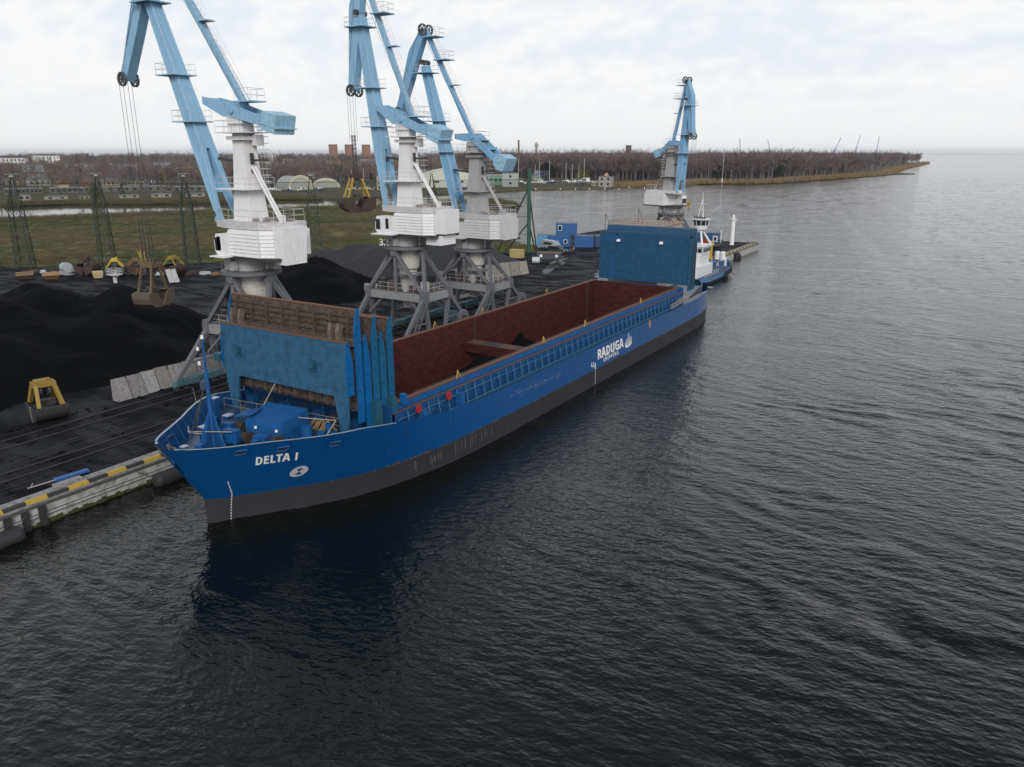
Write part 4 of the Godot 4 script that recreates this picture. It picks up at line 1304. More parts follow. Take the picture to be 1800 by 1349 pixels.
	fr.rail([V(-3.6, ny + 0.45, 2.15), V(3.6, ny + 0.45, 2.15), V(3.6, ny + 0.45, -2.15)], 0.9, 0.02, 1.2, 2)
	part("portal_rail", fr, rails, t)
	# stairs up one leg
	var sr := MB.new()
	for s in [-0.28, 0.28]: sr.beam(V(4.5 + s, 0.2, 5.4), V(4.4 + s, ny + 0.3, 2.4), 0.05, 0.16)
	for i in 16: sr.beam(V(4.2, 0.4 + i * (ny - 0.2) / 16.0, 5.28 - i * 0.19), V(4.75, 0.4 + i * (ny - 0.2) / 16.0, 5.28 - i * 0.19), 0.16, 0.03)
	sr.tube(V(4.8, 1.2, 5.4), V(4.7, ny + 1.2, 2.4), 0.025)
	part("stairs", sr, grey_, t)
	# cable drum on the sea side
	var cd := MB.new()
	cd.lathe([Vector2(0.35, -0.2), Vector2(0.95, -0.2), Vector2(1.0, -0.14), Vector2(0.95, -0.1), Vector2(0.3, -0.1), Vector2(0.3, 0.1), Vector2(0.95, 0.1), Vector2(1.0, 0.14), Vector2(0.95, 0.2), Vector2(0.35, 0.2)], Transform3D(Basis(V(0, 0, 1), PI / 2), V(4.5, 1.9, -4.2)), 18)
	part("cable_drum", cd, grey_, t)
	# ---- everything below turns with the jib: x points along the jib ----
	var X := Transform3D(Basis(Vector3.UP, deg_to_rad(deg)), V(0, dy, 0))
	var tt := MB.new(X)
	tt.lathe([Vector2(1.3, 10.43), Vector2(1.3, 11.3), Vector2(1.7, 11.75)], Transform3D.IDENTITY, 20)
	tt.box(V(1.3, 11.0, -1.1), V(0.8, 1.1, 0.7)); tt.box(V(-1.6, 11.0, 1.2), V(0.8, 1.1, 0.7)); tt.box(V(0.2, 10.9, -1.7), V(0.5, 0.8, 0.5))
	part("turntable", tt, mat("turn_grey", Color(0.4, 0.4, 0.4), 0.6, "rusty", 0.5), t)
	var hf := MB.new(X)
	hf.box(V(-1.6, 11.78, 0), V(8.0, 0.24, 4.3)); 
	part("house_floor", hf, dark, t)
	var fp := P([-0.3, -2.3, -4.0, -2.3, -5.1, -1.5, -5.1, 2.3, -0.3, 2.3])
	var F := Transform3D(Basis(V(1, 0, 0), V(0, 0, 1), V(0, -1, 0)), Vector3.ZERO)
	var inner := MB.new(X)
	inner.prism(Geometry2D.offset_polygon(fp, -0.06)[0], Transform3D(F.basis, V(0, 13.0, 0)), 2.3)
	part("house_wall", inner, white, t)
	# louvred cladding, board by board
	for w in fp.size():
		var a := fp[w]; var b := fp[(w + 1) % fp.size()]
		var d := (b - a).normalized()
		var o := Vector2(-d.y, d.x)
		if o.dot((a + b) * 0.5 - Vector2(-2.5, 0)) < 0: o = -o
		var wall := MB.new(X)
		wall.beam(V(a.x, 11.9, a.y), V(a.x, 14.1, a.y), 0.1, 0.1)
		var cl2 := part("corner_post", wall, white, t)
		for i in 7:
			var y := 12.05 + i * 0.31
			var lv := MB.new(X)
			var e0 := a + d * 0.08; var e1 := b - d * 0.08
			lv.hexa([V(e0.x, y - 0.13, e0.y), V(e0.x, y - 0.13, e0.y) + V(o.x, 0, o.y) * 0.07, V(e1.x, y - 0.13, e1.y) + V(o.x, 0, o.y) * 0.07, V(e1.x, y - 0.13, e1.y), V(e0.x, y + 0.14, e0.y), V(e0.x, y + 0.14, e0.y) + V(o.x, 0, o.y) * 0.02, V(e1.x, y + 0.14, e1.y) + V(o.x, 0, o.y) * 0.02, V(e1.x, y + 0.14, e1.y)])
			part("louvre_board", lv, white, cl2)
	var up := MB.new(X)
	up.prism(P([2.0, -1.6, -0.3, -2.2, -4.0, -2.2, -5.0, -1.4, -5.0, 2.2, 2.0, 1.6]), Transform3D(F.basis, V(0, 14.47, 0)), 0.56)
	part("house_top", up, mat("house_top" + k.get("tone", ""), k.get("white", Color(0.60, 0.60, 0.61)) * 0.9, 0.6, "rusty", 0.35), t)
	var rl := MB.new(X)
	rl.rail([V(1.9, 14.75, -1.55), V(-0.3, 14.75, -2.1), V(-4.0, 14.75, -2.1), V(-4.9, 14.75, -1.3), V(-4.9, 14.75, 2.1), V(1.9, 14.75, 1.5)], 1.0, 0.02, 1.1, 2)
	part("house_rail", rl, rails, t)
	var jk := MB.new(X)
	for i in 9: jk.box(V(-1.8 - rng.randf() * 2.6, 14.85, -1.6 + rng.randf() * 3.0), V(0.2 + rng.randf() * 0.5, 0.2 + rng.randf() * 0.2, 0.2 + rng.randf() * 0.4))
	part("roof_gear", jk, mat("gear_grey", Color(0.3, 0.29, 0.28), 0.7, "rust", 0.5), t)
	# plain box at the back of the house
	var rb := MB.new(X)
	if small: rb.box(V(-5.5, 13.1, -0.3), V(0.8, 2.5, 2.6))
	elif k.get("drop", false):
		rb.box(V(-5.75, 13.3, -0.1), V(1.25, 2.5, 2.6)); rb.box(V(-4.9, 11.35, -0.2), V(2.0, 1.0, 2.6))
	else:
		rb.hexa([V(-6.1, 11.35, 0.9), V(-4.9, 11.35, 0.9), V(-4.9, 11.35, -1.4), V(-6.1, 11.35, -1.4), V(-6.1, 14.4, 1.2), V(-4.9, 14.4, 1.2), V(-4.9, 14.4, -1.55), V(-6.1, 14.4, -1.55)])
	part("rear_box", rb, white, t)
	# driver's cab
	var cx: float = k.get("cab", 1.0)
	var cb := MB.new(X)
	cb.prism(P([-0.3, 11.9, cx - 0.35, 11.9, cx, 12.3, cx, 13.1, cx - 0.25, 13.75, -0.3, 13.75]), Transform3D(Basis.IDENTITY, V(0, 0, -2.15)), 1.5)
	var cab := part("cab", cb, white, t)
	for q in [[V(cx + 0.02, 12.72, -2.15), V(0.04, 0.85, 1.3)], [V(cx - 0.42, 12.9, -2.91), V(0.62, 1.1, 0.04)], [V(0.3, 13.0, -2.91), V(0.42, 1.1, 0.04)]]:
		var g := MB.new(X); g.box(q[0], q[1])
		part("window", g, glass, cab)
	var cf := MB.new(X); cf.box(V(cx * 0.5 - 0.1, 11.84, -2.3), V(cx + 1.0, 0.1, 1.9))
	part("cab_floor", cf, white, cab)
	# tower
	var tc := -0.65
	var tower := MB.new(X)
	var th := 23.0
	var p := []
	for q in [[14.6, 1.1, 1.0], [19.5, 0.78, 0.72], [th, 0.62, 0.6]]:
		p.append([V(tc - q[1], q[0], q[2]), V(tc + q[1], q[0], q[2]), V(tc + q[1], q[0], -q[2]), V(tc - q[1], q[0], -q[2])])
	tower.hexa(p[0] + p[1]); tower.hexa(p[1] + p[2])
	part("tower", tower, tw, t)
	var bd := MB.new(X)
	bd.box(V(tc, 21.55, 0), V(2.1, 0.3, 2.0)); bd.box(V(tc, 22.95, 0), V(1.9, 0.5, 1.7)); bd.box(V(tc - 1.1, 21.4, 0.5), V(0.5, 0.9, 0.9)); bd.box(V(tc + 0.9, 22.5, -0.3), V(0.4, 0.8, 0.8))
	part("tower_head", bd, tw, t)
	var op := MB.new(X)
	op.box(V(tc - 0.9, 19.9, -0.1), V(0.12, 0.9, 0.34)); op.box(V(tc - 0.95, 18.9, -0.15), V(0.12, 0.3, 0.25))
	op.beam(V(tc - 0.7, 19.75, 0), V(tc - 2.6, 19.8, 0), 0.12, 0.18)
	op.beam(V(tc + 0.6, 19.6, 0), V(2.9, 19.9, 0), 0.16, 0.26)
	part("luffing_rack", op, dark, t)
	for q in [[17.4, 1.95, 1.6, 0.4], [22.0, 1.6, 1.5, 0.2]]:
		var pl := MB.new(X)
		pl.box(V(tc + q[3], q[0], 0), V(q[1] * 2, 0.09, q[2] * 2))
		var po := part("platform", pl, tw, t)
		var prr := MB.new(X)
		var x0: float = tc + q[3] - q[1] + 0.05; var x1: float = tc + q[3] + q[1] - 0.05; var zz: float = q[2] - 0.05
		prr.rail([V(x0, q[0], -zz), V(x1, q[0], -zz), V(x1, q[0], zz), V(x0, q[0], zz), V(x0, q[0], -zz)], 0.95, 0.018, 0.9, 2)
		part("rail", prr, rails, po)
	var ld := MB.new(X)
	for s in [-0.22, 0.22]: ld.tube(V(tc - 1.35, 17.4, 0.9 + s), V(tc - 1.1, 22.6, 0.7 + s), 0.02, 0.02, 4)
	for i in 9: ld.lathe([Vector2(0.42, 0), Vector2(0.42, 0.05)], Transform3D(Basis.IDENTITY, V(tc - 1.45, 18.0 + i * 0.52, 0.8)), 8)
	part("ladder", ld, rails, t)
	var stt := MB.new(X)
	for s in [-0.16, 0.16]: stt.tube(V(tc - 0.9, 19.2, s), V(-4.75, 14.9, s - 0.3), 0.11, 0.11, 8)
	stt.box(V(-4.8, 14.9, -0.45), V(0.3, 0.9, 0.12)); stt.box(V(-4.8, 14.9, -0.1), V(0.3, 0.9, 0.12))
	part("back_strut", stt, tw, t)
	# rocking lever with its counterweight
	var lf: Vector2 = k.lever_front; var lb: Vector2 = k.lever_back
	var piv := Vector2(tc, 23.7)
	for s in [-0.85, 0.85]:
		var lv := MB.new(X)
		lv.prism(P([lf.x, lf.y - 0.25, lf.x, lf.y + 0.35, piv.x, piv.y + 0.5, lb.x, lb.y + 0.38, lb.x, lb.y - 0.38, piv.x, piv.y - 0.5, piv.x + 1.2, piv.y - 0.42]), Transform3D(Basis.IDENTITY, V(0, 0, s)), 0.24)
		part("lever_arm", lv, blue, t)
	var lx := MB.new(X)
	lx.box(V(lf.x - 0.2, lf.y, 0), V(0.4, 0.5, 1.8)); lx.box(V((piv.x + lb.x) * 0.5, (piv.y + lb.y) * 0.5 + 0.1, 0), V(1.2, 0.3, 1.8)); lx.tube(V(piv.x, piv.y, -1.15), V(piv.x, piv.y, 1.15), 0.22, 0.22, 10)
	part("lever_cross_tie", lx, blue, t)
	var cw := MB.new(X)
	var ang := (lb - lf).angle()
	var B := Basis(V(0, 0, 1), ang + PI)
	if k.get("hexcw", false):
		cw.prism(P([-0.9, -0.9, 0.1, -1.1, 0.8, -0.55, 0.8, 0.5, 0.2, 0.75, -0.9, 0.7]), Transform3D(B, V(lb.x - 0.5, lb.y, 0)), 2.2)
	else:
		cw.box(V(lb.x - 0.45, lb.y, 0), V(1.6, 1.5, 2.15), B)
		cw.box(V(lb.x - 0.45, lb.y - 0.25, 0), V(1.8, 0.1, 2.25), B)
	part("counterweight", cw, bluel, t)
	# jib
	var foot: Vector2 = k.foot; var top: Vector2 = k.top
	var dirb := (top - foot).normalized()
	var nb2 := Vector2(-dirb.y, dirb.x)
	var L := foot.distance_to(top)
	var jb := MB.new(X)
	var at2 := func(u: float, off: float) -> Vector3:
		var q := foot + dirb * u + nb2 * off
		return V(q.x, q.y, 0)
	var secs := [[0.30 * L, 0.52, 0.66], [0.55 * L, 0.52, 0.6], [L - 0.4, 0.32, 0.4]]
	for i in secs.size() - 1:
		var a: Array = secs[i]; var b: Array = secs[i + 1]
		var ring := []
		for s in [a, b]:
			for q in [[-1, -1], [1, -1], [1, 1], [-1, 1]]:
				ring.append(at2.call(s[0], s[1] * q[1]) + V(0, 0, s[2] * q[0]))
		jb.hexa(ring)
	var jib := part("jib", jb, blue, t)
	for s in [-1, 1]:
		var lg := MB.new(X)
		var ring := []
		for q in [[0.0, 0.2, 0.14, 0.92], [0.30 * L, 0.52, 0.24, 0.42]]:
			for e in [[-1, -1], [1, -1], [1, 1], [-1, 1]]:
				ring.append(at2.call(q[0], q[1] * e[1]) + V(0, 0, s * q[3] + q[2] * e[0]))
		lg.hexa(ring)
		lg.tube(V(foot.x, foot.y, s * 0.75), V(foot.x, foot.y, s * 1.3), 0.32, 0.32, 12)
		part("jib_leg", lg, blue, jib)
		for e in [-1, 1]:
			var fg := MB.new(X)
			fg.beam(at2.call(0.04 * L, 0.27 * e) + V(0, 0, s * 1.0), at2.call(0.30 * L, 0.56 * e) + V(0, 0, s * 0.7), 0.12, 0.06)
			fg.beam(at2.call(0.30 * L, 0.56 * e) + V(0, 0, s * 0.7), at2.call(L - 0.5, 0.36 * e) + V(0, 0, s * 0.44), 0.14, 0.07)
			part("jib_flange", fg, bluel, jib)
		var seam := MB.new(X)
		seam.beam(at2.call(0.31 * L, 0.0) + V(0, 0, s * 0.67), at2.call(L - 0.6, 0.0) + V(0, 0, s * 0.41), 0.05, 0.09)
		part("jib_seam", seam, blue, jib)
	var web := MB.new(X)
	web.hexa([at2.call(0.12 * L, -0.3) + V(0, 0, 0.75), at2.call(0.12 * L, -0.3) + V(0, 0, -0.75), at2.call(0.3 * L, -0.55) + V(0, 0, -0.6), at2.call(0.3 * L, -0.55) + V(0, 0, 0.6), at2.call(0.12 * L, -0.2) + V(0, 0, 0.75), at2.call(0.12 * L, -0.2) + V(0, 0, -0.75), at2.call(0.3 * L, -0.45) + V(0, 0, -0.6), at2.call(0.3 * L, -0.45) + V(0, 0, 0.6)])
	part("jib_web", web, blue, jib)
	for u in [0.42 * L, 0.62 * L, 0.93 * L]:
		var pl := MB.new(X)
		var c: Vector3 = at2.call(u, 0.2)
		pl.box(c + V(0.5, 0, 0), V(2.6, 0.1, 2.3))
		var po := part("jib_platform", pl, bluel, jib)
		var prr := MB.new(X)
		prr.rail([c + V(1.75, 0, -1.1), c + V(-0.7, 0, -1.1)], 0.95, 0.018, 0.8, 2); prr.rail([c + V(1.75, 0, -1.1), c + V(1.75, 0, 1.1), c + V(-0.7, 0, 1.1)], 0.95, 0.018, 0.8, 2)
		part("rail", prr, rails, t)
	# fly jib: deep where it pivots, tapering to the nose
	var tail: Vector2 = k.tail; var nose: Vector2 = k.nose
	var dn := (nose - tail).normalized()
	var on := Vector2(dn.y, -dn.x)
	if on.x < 0: on = -on
	var Lf := tail.distance_to(nose)
	var pu := (top - tail).dot(dn)
	var fj := MB.new(X)
	var poly := PackedVector2Array()
	for q in [[0.0, -0.3], [pu, -0.34], [Lf * 0.62, -0.42], [Lf, -0.35], [Lf, 0.3], [Lf * 0.6, 0.75], [pu, 1.05], [pu * 0.85, 1.05], [0.0, 0.3]]:
		poly.append(tail + dn * q[0] + on * q[1])
	fj.prism(poly, Transform3D.IDENTITY, 0.95)
	var fly := part("fly_jib", fj, blue, t)
	for s in [-0.5, 0.5]:
		var fe := MB.new(X)
		for i in [4, 5, 6, 7]:
			var a: Vector2 = poly[i]; var b: Vector2 = poly[i + 1]
			fe.beam(V(a.x, a.y, s), V(b.x, b.y, s), 0.08, 0.1)
		part("fly_flange", fe, bluel, fly)
	var hub := MB.new(X)
	hub.tube(V(top.x, top.y, -0.8), V(top.x, top.y, 0.8), 0.3, 0.3, 12)
	part("hinge_pin", hub, dark, fly)
	for s in [-0.62, 0.62]:
		for q in [nose, tail]:
			var shv := MB.new(X)
			shv.lathe([Vector2(0.46, -0.09), Vector2(0.64, -0.1), Vector2(0.56, 0.0), Vector2(0.64, 0.1), Vector2(0.46, 0.09), Vector2(0.46, -0.09)], Transform3D(Basis(V(1, 0, 0), PI / 2), V(q.x, q.y, s)), 18)
			for e in 3:
				var sp := V(cos(e * PI / 3), sin(e * PI / 3), 0) * 0.5
				shv.beam(V(q.x, q.y, s) - sp, V(q.x, q.y, s) + sp, 0.09, 0.09)
			shv.tube(V(q.x, q.y, s - 0.13), V(q.x, q.y, s + 0.13), 0.15, 0.15, 8)
			part("sheave", shv, mat("sheave", Color(0.07, 0.075, 0.085), 0.5), fly)
	# tie rod with caged ladder and platforms
	var tl: Vector2 = k.tie
	var tr := MB.new(X)
	tr.beam(V(tl.x, tl.y, 0), V(tail.x, tail.y, 0), 0.5, 0.42)
	var tie := part("tie_rod", tr, blue, t)
	var dt := (tail - tl).normalized()
	var nt := Vector2(dt.y, -dt.x)
	if nt.x > 0: nt = -nt
	var Lt := tl.distance_to(tail)
	var tlad := MB.new(X)
	for s in [-0.2, 0.2]:
		for o in [0.35, 0.95]:
			var a: Vector2 = tl + nt * o; var b: Vector2 = tail + nt * o - dt * 1.0
			tlad.tube(V(a.x, a.y, s), V(b.x, b.y, s), 0.016, 0.016, 4, false)
	for i in int(Lt / 0.6):
		var a := tl + dt * (0.4 + i * 0.6) + nt * 0.3
		tlad.tube(V(a.x, a.y, -0.2), V(a.x + nt.x * 0.65, a.y + nt.y * 0.65, -0.2), 0.014, 0.014, 4, false); tlad.tube(V(a.x, a.y, -0.2), V(a.x, a.y, 0.2), 0.014, 0.014, 4, false)
	part("caged_ladder", tlad, rails, tie)
	for u in [0.02, 0.5, 0.72, 0.92]:
		var c2: Vector2 = tl + dt * (Lt * u) + nt * 0.3
		var c := V(c2.x, c2.y, 0)
		var pl := MB.new(X)
		var big := 1.0 if u != 0.5 else 0.55
		pl.box(c + V(-0.4, 0, 0), V(2.0 * big, 0.1, 1.8 * big))
		part("tie_platform", pl, bluel, tie)
		if u != 0.5:
			var prr := MB.new(X)
			prr.rail([c + V(0.4, 0, -0.85), c + V(-1.3, 0, -0.85), c + V(-1.3, 0, 0.85), c + V(0.4, 0, 0.85)], 1.0, 0.018, 0.8, 2)
			part("rail", prr, rails, tie)
	# ropes: down from the nose, and along the fly jib and jib to the house
	if k.has("rope_y"):
		for s in [-0.9, -0.35, 0.35, 0.9]:
			var rp := MB.new(X)
			rp.tube(V(nose.x + 0.55, nose.y, s * 0.7), V(nose.x + 0.55, k.rope_y - dy, s * 0.7), 0.022, 0.022, 4, false)
			part("rope", rp, dark, t)
	for s in [-0.5, 0.5]:
		var rp := MB.new(X)
		rp.path([V(nose.x + on.x * 0.5, nose.y + on.y * 0.5, s), V(tail.x + on.x * 0.6, tail.y + on.y * 0.6, s), V(tl.x, tl.y + 0.5, s)], 0.02, 4)
		part("rope", rp, dark, t)
	return t

func grab(called: String, label: String, at: Vector3, turn: float, shell: Material, frame: Material, k: Dictionary) -> Node3D:
	# clamshell grab: two shells on arms hung from a head; origin at the lips of the shells
	var g := thing(called, label, "grab", at, k.get("group", "coal grabs"), turn)
	var w: float = k.get("w", 2.3)
	var open: float = k.get("open", 0.0)
	var R: float = k.get("r", 1.35)
	for s in [-1, 1]:
		var sh := MB.new()
		var hinge := V(0, R * 0.85, 0)
		var prof := [Vector2(0.05, 0), Vector2(0.0, -R * 0.85)]
		for i in range(1, 8):
			var a := PI * 0.5 * i / 7.0
			prof.append(Vector2(R * 1.15 * sin(a), -R * 0.85 * pow(cos(a), 0.8)))
		prof.append(Vector2(R * 0.95, 0.1))
		if k.get("boxy", false):   # deep square shells that gape towards the top
			prof = [Vector2(R * 0.5, 0), Vector2(0.0, -R * 0.85), Vector2(R * 0.62, -R * 0.84), Vector2(R * 0.98, -R * 0.62), Vector2(R * 1.08, -R * 0.3), Vector2(R * 1.06, 0.0), Vector2(R * 0.7, 0.08)]
		var q := Transform3D(Basis(V(0, 0, 1), s * open), hinge)
		var pts := []
		for p in prof: pts.append(q * V(s * p.x, p.y, 0))
		for i in range(1, prof.size() - 1):
			for e in [0]:
				var a: Vector3 = pts[i]; var b: Vector3 = pts[i + 1]
				sh.beam((a + b) * 0.5 + V(0, 0, -w * 0.5), (a + b) * 0.5 + V(0, 0, w * 0.5), a.distance_to(b) + 0.03, 0.06, (a - b).cross(V(0, 0, 1)).normalized())
		for z in [-w * 0.5, w * 0.5]:
			var poly := PackedVector2Array()
			for p in pts: poly.append(Vector2(p.x, p.y))
			sh.prism(poly, Transform3D(Basis.IDENTITY, V(0, 0, z)), 0.07)
		var so := part("shell", sh, shell, g)
		var lip := MB.new()
		lip.beam(pts[1] + V(0, 0, -w * 0.5), pts[1] + V(0, 0, w * 0.5), 0.12, 0.1)
		for z in [-w * 0.5, w * 0.5]: lip.beam(pts[0] + V(0, 0, z), pts[1] + V(0, 0, z), 0.12, 0.14)
		part("lip", lip, k.get("lipm", frame), so)
		for z in [-w * 0.36, w * 0.36]:
			var ar := MB.new()
			ar.beam(V(s * 0.42, k.get("head", 3.3), z * 0.75), pts[pts.size() - 1] + V(0, 0, z), k.get("arm", 0.17), k.get("arm", 0.17) + 0.03)
			part("arm", ar, frame, g)
	var hd := MB.new()
	var hy: float = k.get("head", 3.3)
	hd.box(V(0, hy, 0), V(1.1, 0.34, w * 0.7)); hd.box(V(0, hy + 0.24, 0.1), V(0.8, 0.22, w * 0.45)); hd.box(V(0.3, hy + 0.4, -0.3), V(0.22, 0.22, 0.3))
	var ho := part("head", hd, k.get("headm", frame), g)
	for z in [-0.3, 0.3]:
		var sv := MB.new(); sv.tube(V(0, hy - 0.55, z - 0.08), V(0, hy - 0.55, z + 0.08), 0.42, 0.42, 14)
		part("sheave", sv, mat("sheave", Color(0.07, 0.075, 0.085), 0.5), ho)
	var lb := MB.new()
	lb.box(V(0, R * 1.0, 0), V(0.6, 0.4, w * 0.55))
	part("lower_block", lb, mat("grab_dark", Color(0.05, 0.048, 0.045), 0.7, "rust", 0.6), g)
	if k.has("chain"):
		for z in [-0.62, -0.25, 0.25, 0.62]:
			var c := MB.new()
			for i in int(k.chain / 0.22):
				var y := hy + 0.3 + i * 0.22
				c.box(V(0, y + 0.11, z), V(0.09, 0.25, 0.05) if i % 2 == 0 else V(0.05, 0.25, 0.09))
			part("chain", c, mat("chain_dark", Color(0.045, 0.042, 0.04), 0.6), g)
		var sp := MB.new(); sp.beam(V(0, hy + k.chain * 0.72, -0.4), V(0, hy + k.chain * 0.72, 0.4), 0.07, 0.07)
		part("spreader", sp, mat("chain_dark", Color(0.045, 0.042, 0.04), 0.6), g)
	return g

func build_cranes():
	var c1 := crane("nearest blue crane, its jib leaning over the coal yard, a grab on long ropes", V(-56.1, QY, -46.4), 180, {foot = Vector2(2.3, 14.75), top = Vector2(10.0, 34.2), tail = Vector2(7.9, 37.5), nose = Vector2(14.4, 26.85), lever_front = Vector2(3.0, 24.6), lever_back = Vector2(-4.5, 22.7), tie = Vector2(-1.3, 24.0), rope_y = 14.0, cab = 0.9})
	var c2 := crane("second blue crane from the camera, jib nearly upright, a rusty grab hanging beside it", V(-56.1, QY, -68.2), 180, {foot = Vector2(2.0, 14.7), top = Vector2(5.2, 34.6), tail = Vector2(4.6, 38.3), nose = Vector2(6.6, 26.9), lever_front = Vector2(2.7, 25.0), lever_back = Vector2(-4.5, 22.2), tie = Vector2(-1.6, 23.6), rope_y = 21.5, cab = 2.0, drop = true})
	var nt := text("32", 0.75)
	nt.horizontal_alignment = HORIZONTAL_ALIGNMENT_CENTER
	var pl := MB.new(); pl.box(V(-1.3, 10.9, 2.3), V(0.9, 0.8, 0.04), Basis(Vector3.UP, -0.35))
	part("number_plate", pl, mat("plate_dark", Color(0.06, 0.06, 0.065), 0.6), c2)
	put("number", nt, mat("plate_white", Color(0.75, 0.74, 0.68), 0.6, ""), c2, "", Transform3D(Basis(Vector3.UP, -0.35 + 0.6), V(-1.32, 10.9, 2.42)))
	var g := {white = Color(0.56, 0.56, 0.575), tower = Color(0.36, 0.355, 0.36), tone = "_b", blue = Color(0.19, 0.39, 0.60), dy = -1.6, small = true, hexcw = true}
	var k3 := g.duplicate()
	k3.merge({foot = Vector2(1.9, 14.3), top = Vector2(7.2, 32.6), tail = Vector2(6.9, 36.3), nose = Vector2(11.4, 26.9), lever_front = Vector2(2.0, 23.8), lever_back = Vector2(-4.2, 21.0), tie = Vector2(-0.5, 23.0), cab = 0.8})
	var c3 := crane("third blue crane from the camera, grey tower, jib folded to a peak", V(-56.1, QY, -81.4), 178, k3)
	var k4 := g.duplicate()
	k4.merge({foot = Vector2(1.9, 14.7), top = Vector2(2.6, 31.6), tail = Vector2(2.1, 35.0), nose = Vector2(4.1, 24.9), lever_front = Vector2(1.9, 23.4), lever_back = Vector2(-3.0, 21.8), tie = Vector2(-0.6, 23.2), rope_y = 10.8, cab = 1.4, hexcw = false, tone = "_c", white = Color(0.7, 0.7, 0.71)}, true)
	var c4 := crane("farthest blue crane standing behind the ship's stern, swung out to sea", V(-56.1, QY, -150.8), 340, k4)
	# grabs and the hook that hang from them
	var rust := mat("grab_rust", Color(0.06, 0.043, 0.037), 0.75, "rust", 0.5)
	var grime := mat("grab_grime", Color(0.105, 0.095, 0.08), 0.7, "rust", 0.5)
	var yel := mat("grab_yellow", Color(0.42, 0.27, 0.03), 0.6, "rusty", 0.6)
	var dull := mat("grab_dull", Color(0.14, 0.11, 0.065), 0.7, "rust", 0.6)
	grab("clamshell_grab", "half open grab on chains hanging from the nearest crane above the coal heap", V(-71.05, 7.2, -46.4), deg_to_rad(105), grime, dull, {open = 0.0, w = 2.1, r = 1.65, head = 4.0, chain = 4.2, boxy = true})
	grab("clamshell_grab", "rusty grab with yellow arms hanging from the second crane", V(-63.25, 15.4, -68.2), deg_to_rad(62), rust, yel, {open = 0.0, w = 2.1, r = 1.8, head = 3.9, chain = 4.2, headm = rust, lipm = rust, boxy = true})
	var hk := thing("crane_hook", "small yellow hook block hanging from the farthest crane", "hook", V(-52.1, 11.6, -149.4), "")
	var hb := MB.new(); hb.box(V(0, 0.5, 0), V(0.5, 0.7, 0.35)); hb.tube(V(-0.35, 0.8, 0), V(0.35, 0.8, 0), 0.3, 0.3, 10)
	part("block", hb, yel, hk)
	var hh := MB.new(); hh.path([V(0, 0.2, 0), V(0, -0.2, 0), V(0.2, -0.45, 0), V(0.35, -0.2, 0)], 0.07)
	part("hook", hh, dull, hk)

# ---------- coal yard ----------
func ordw(n: int) -> String:
	return ORD[n] if n < 15 else ["sixteenth", "seventeenth", "eighteenth", "nineteenth", "twentieth"][n - 15] if n < 20 else "twenty-" + ORD[n - 20]
const ORD := ["first", "second", "third", "fourth", "fifth", "sixth", "seventh", "eighth", "ninth", "tenth", "eleventh", "twelfth", "thirteenth", "fourteenth", "fifteenth"]
func coal_field(called: String, label: String, x0: float, x1: float, z0: float, z1: float, step: float, cones: Array, tan_: float, m: Material, seed_: int):
	# heap of tipped loads: the upper hull of cones at the angle of repose
	var f := noise(seed_, 0.09, 4)
	var f2 := noise(seed_ + 1, 0.6, 3)
	var c := V((x0 + x1) * 0.5, QY, (z0 + z1) * 0.5)
	var mb := MB.new()
	var rows := []
	var nx := int(absf(x1 - x0) / step)
	var nz := int(absf(z1 - z0) / step)
	for i in nx + 1:
		var l := []
		var x := lerpf(x0, x1, i / float(nx))
		for j in nz + 1:
			var z := lerpf(z0, z1, j / float(nz))
			var wx := x + f.get_noise_2d(x, z) * 2.2
			var wz := z + f.get_noise_2d(x + 90, z) * 2.2
			var h := -0.4
			for q in cones:
				var d := Vector2(wx - q[0], wz - q[2]).length()
				var g: float = q[1] - sqrt(d * d + 1.5) * tan_
				var k := maxf(1.5 - absf(h - g), 0.0) / 1.5     # smooth union of the tipped loads
				h = maxf(h, g) + k * k * 0.375
			if h > -0.4: h += f2.get_noise_2d(x, z) * 0.16 * clampf(h + 0.3, 0.0, 1.0)
			l.append(V(x, h, z) - V(c.x, 0, c.z))
		rows.append(l)
	mb.sheet(rows, false)
	return single(called, mb, m, label, "coal", c, "coal heaps")

func wall_block(label: String, at: Vector3, turn: float, w: float, h: float, m: Material, group: String):
	var b := MB.new()
	var d := 0.85
	var c := 0.05
	b.hexa([V(-w / 2, 0, d), V(w / 2, 0, d), V(w / 2, 0, 0), V(-w / 2, 0, 0), V(-w / 2 + c, h, 0.22), V(w / 2 - c, h, 0.2), V(w / 2 - c, h - 0.04, 0), V(-w / 2 + c, h, 0)])
	return single("concrete_block", b, m, label, "block", at, group, turn)

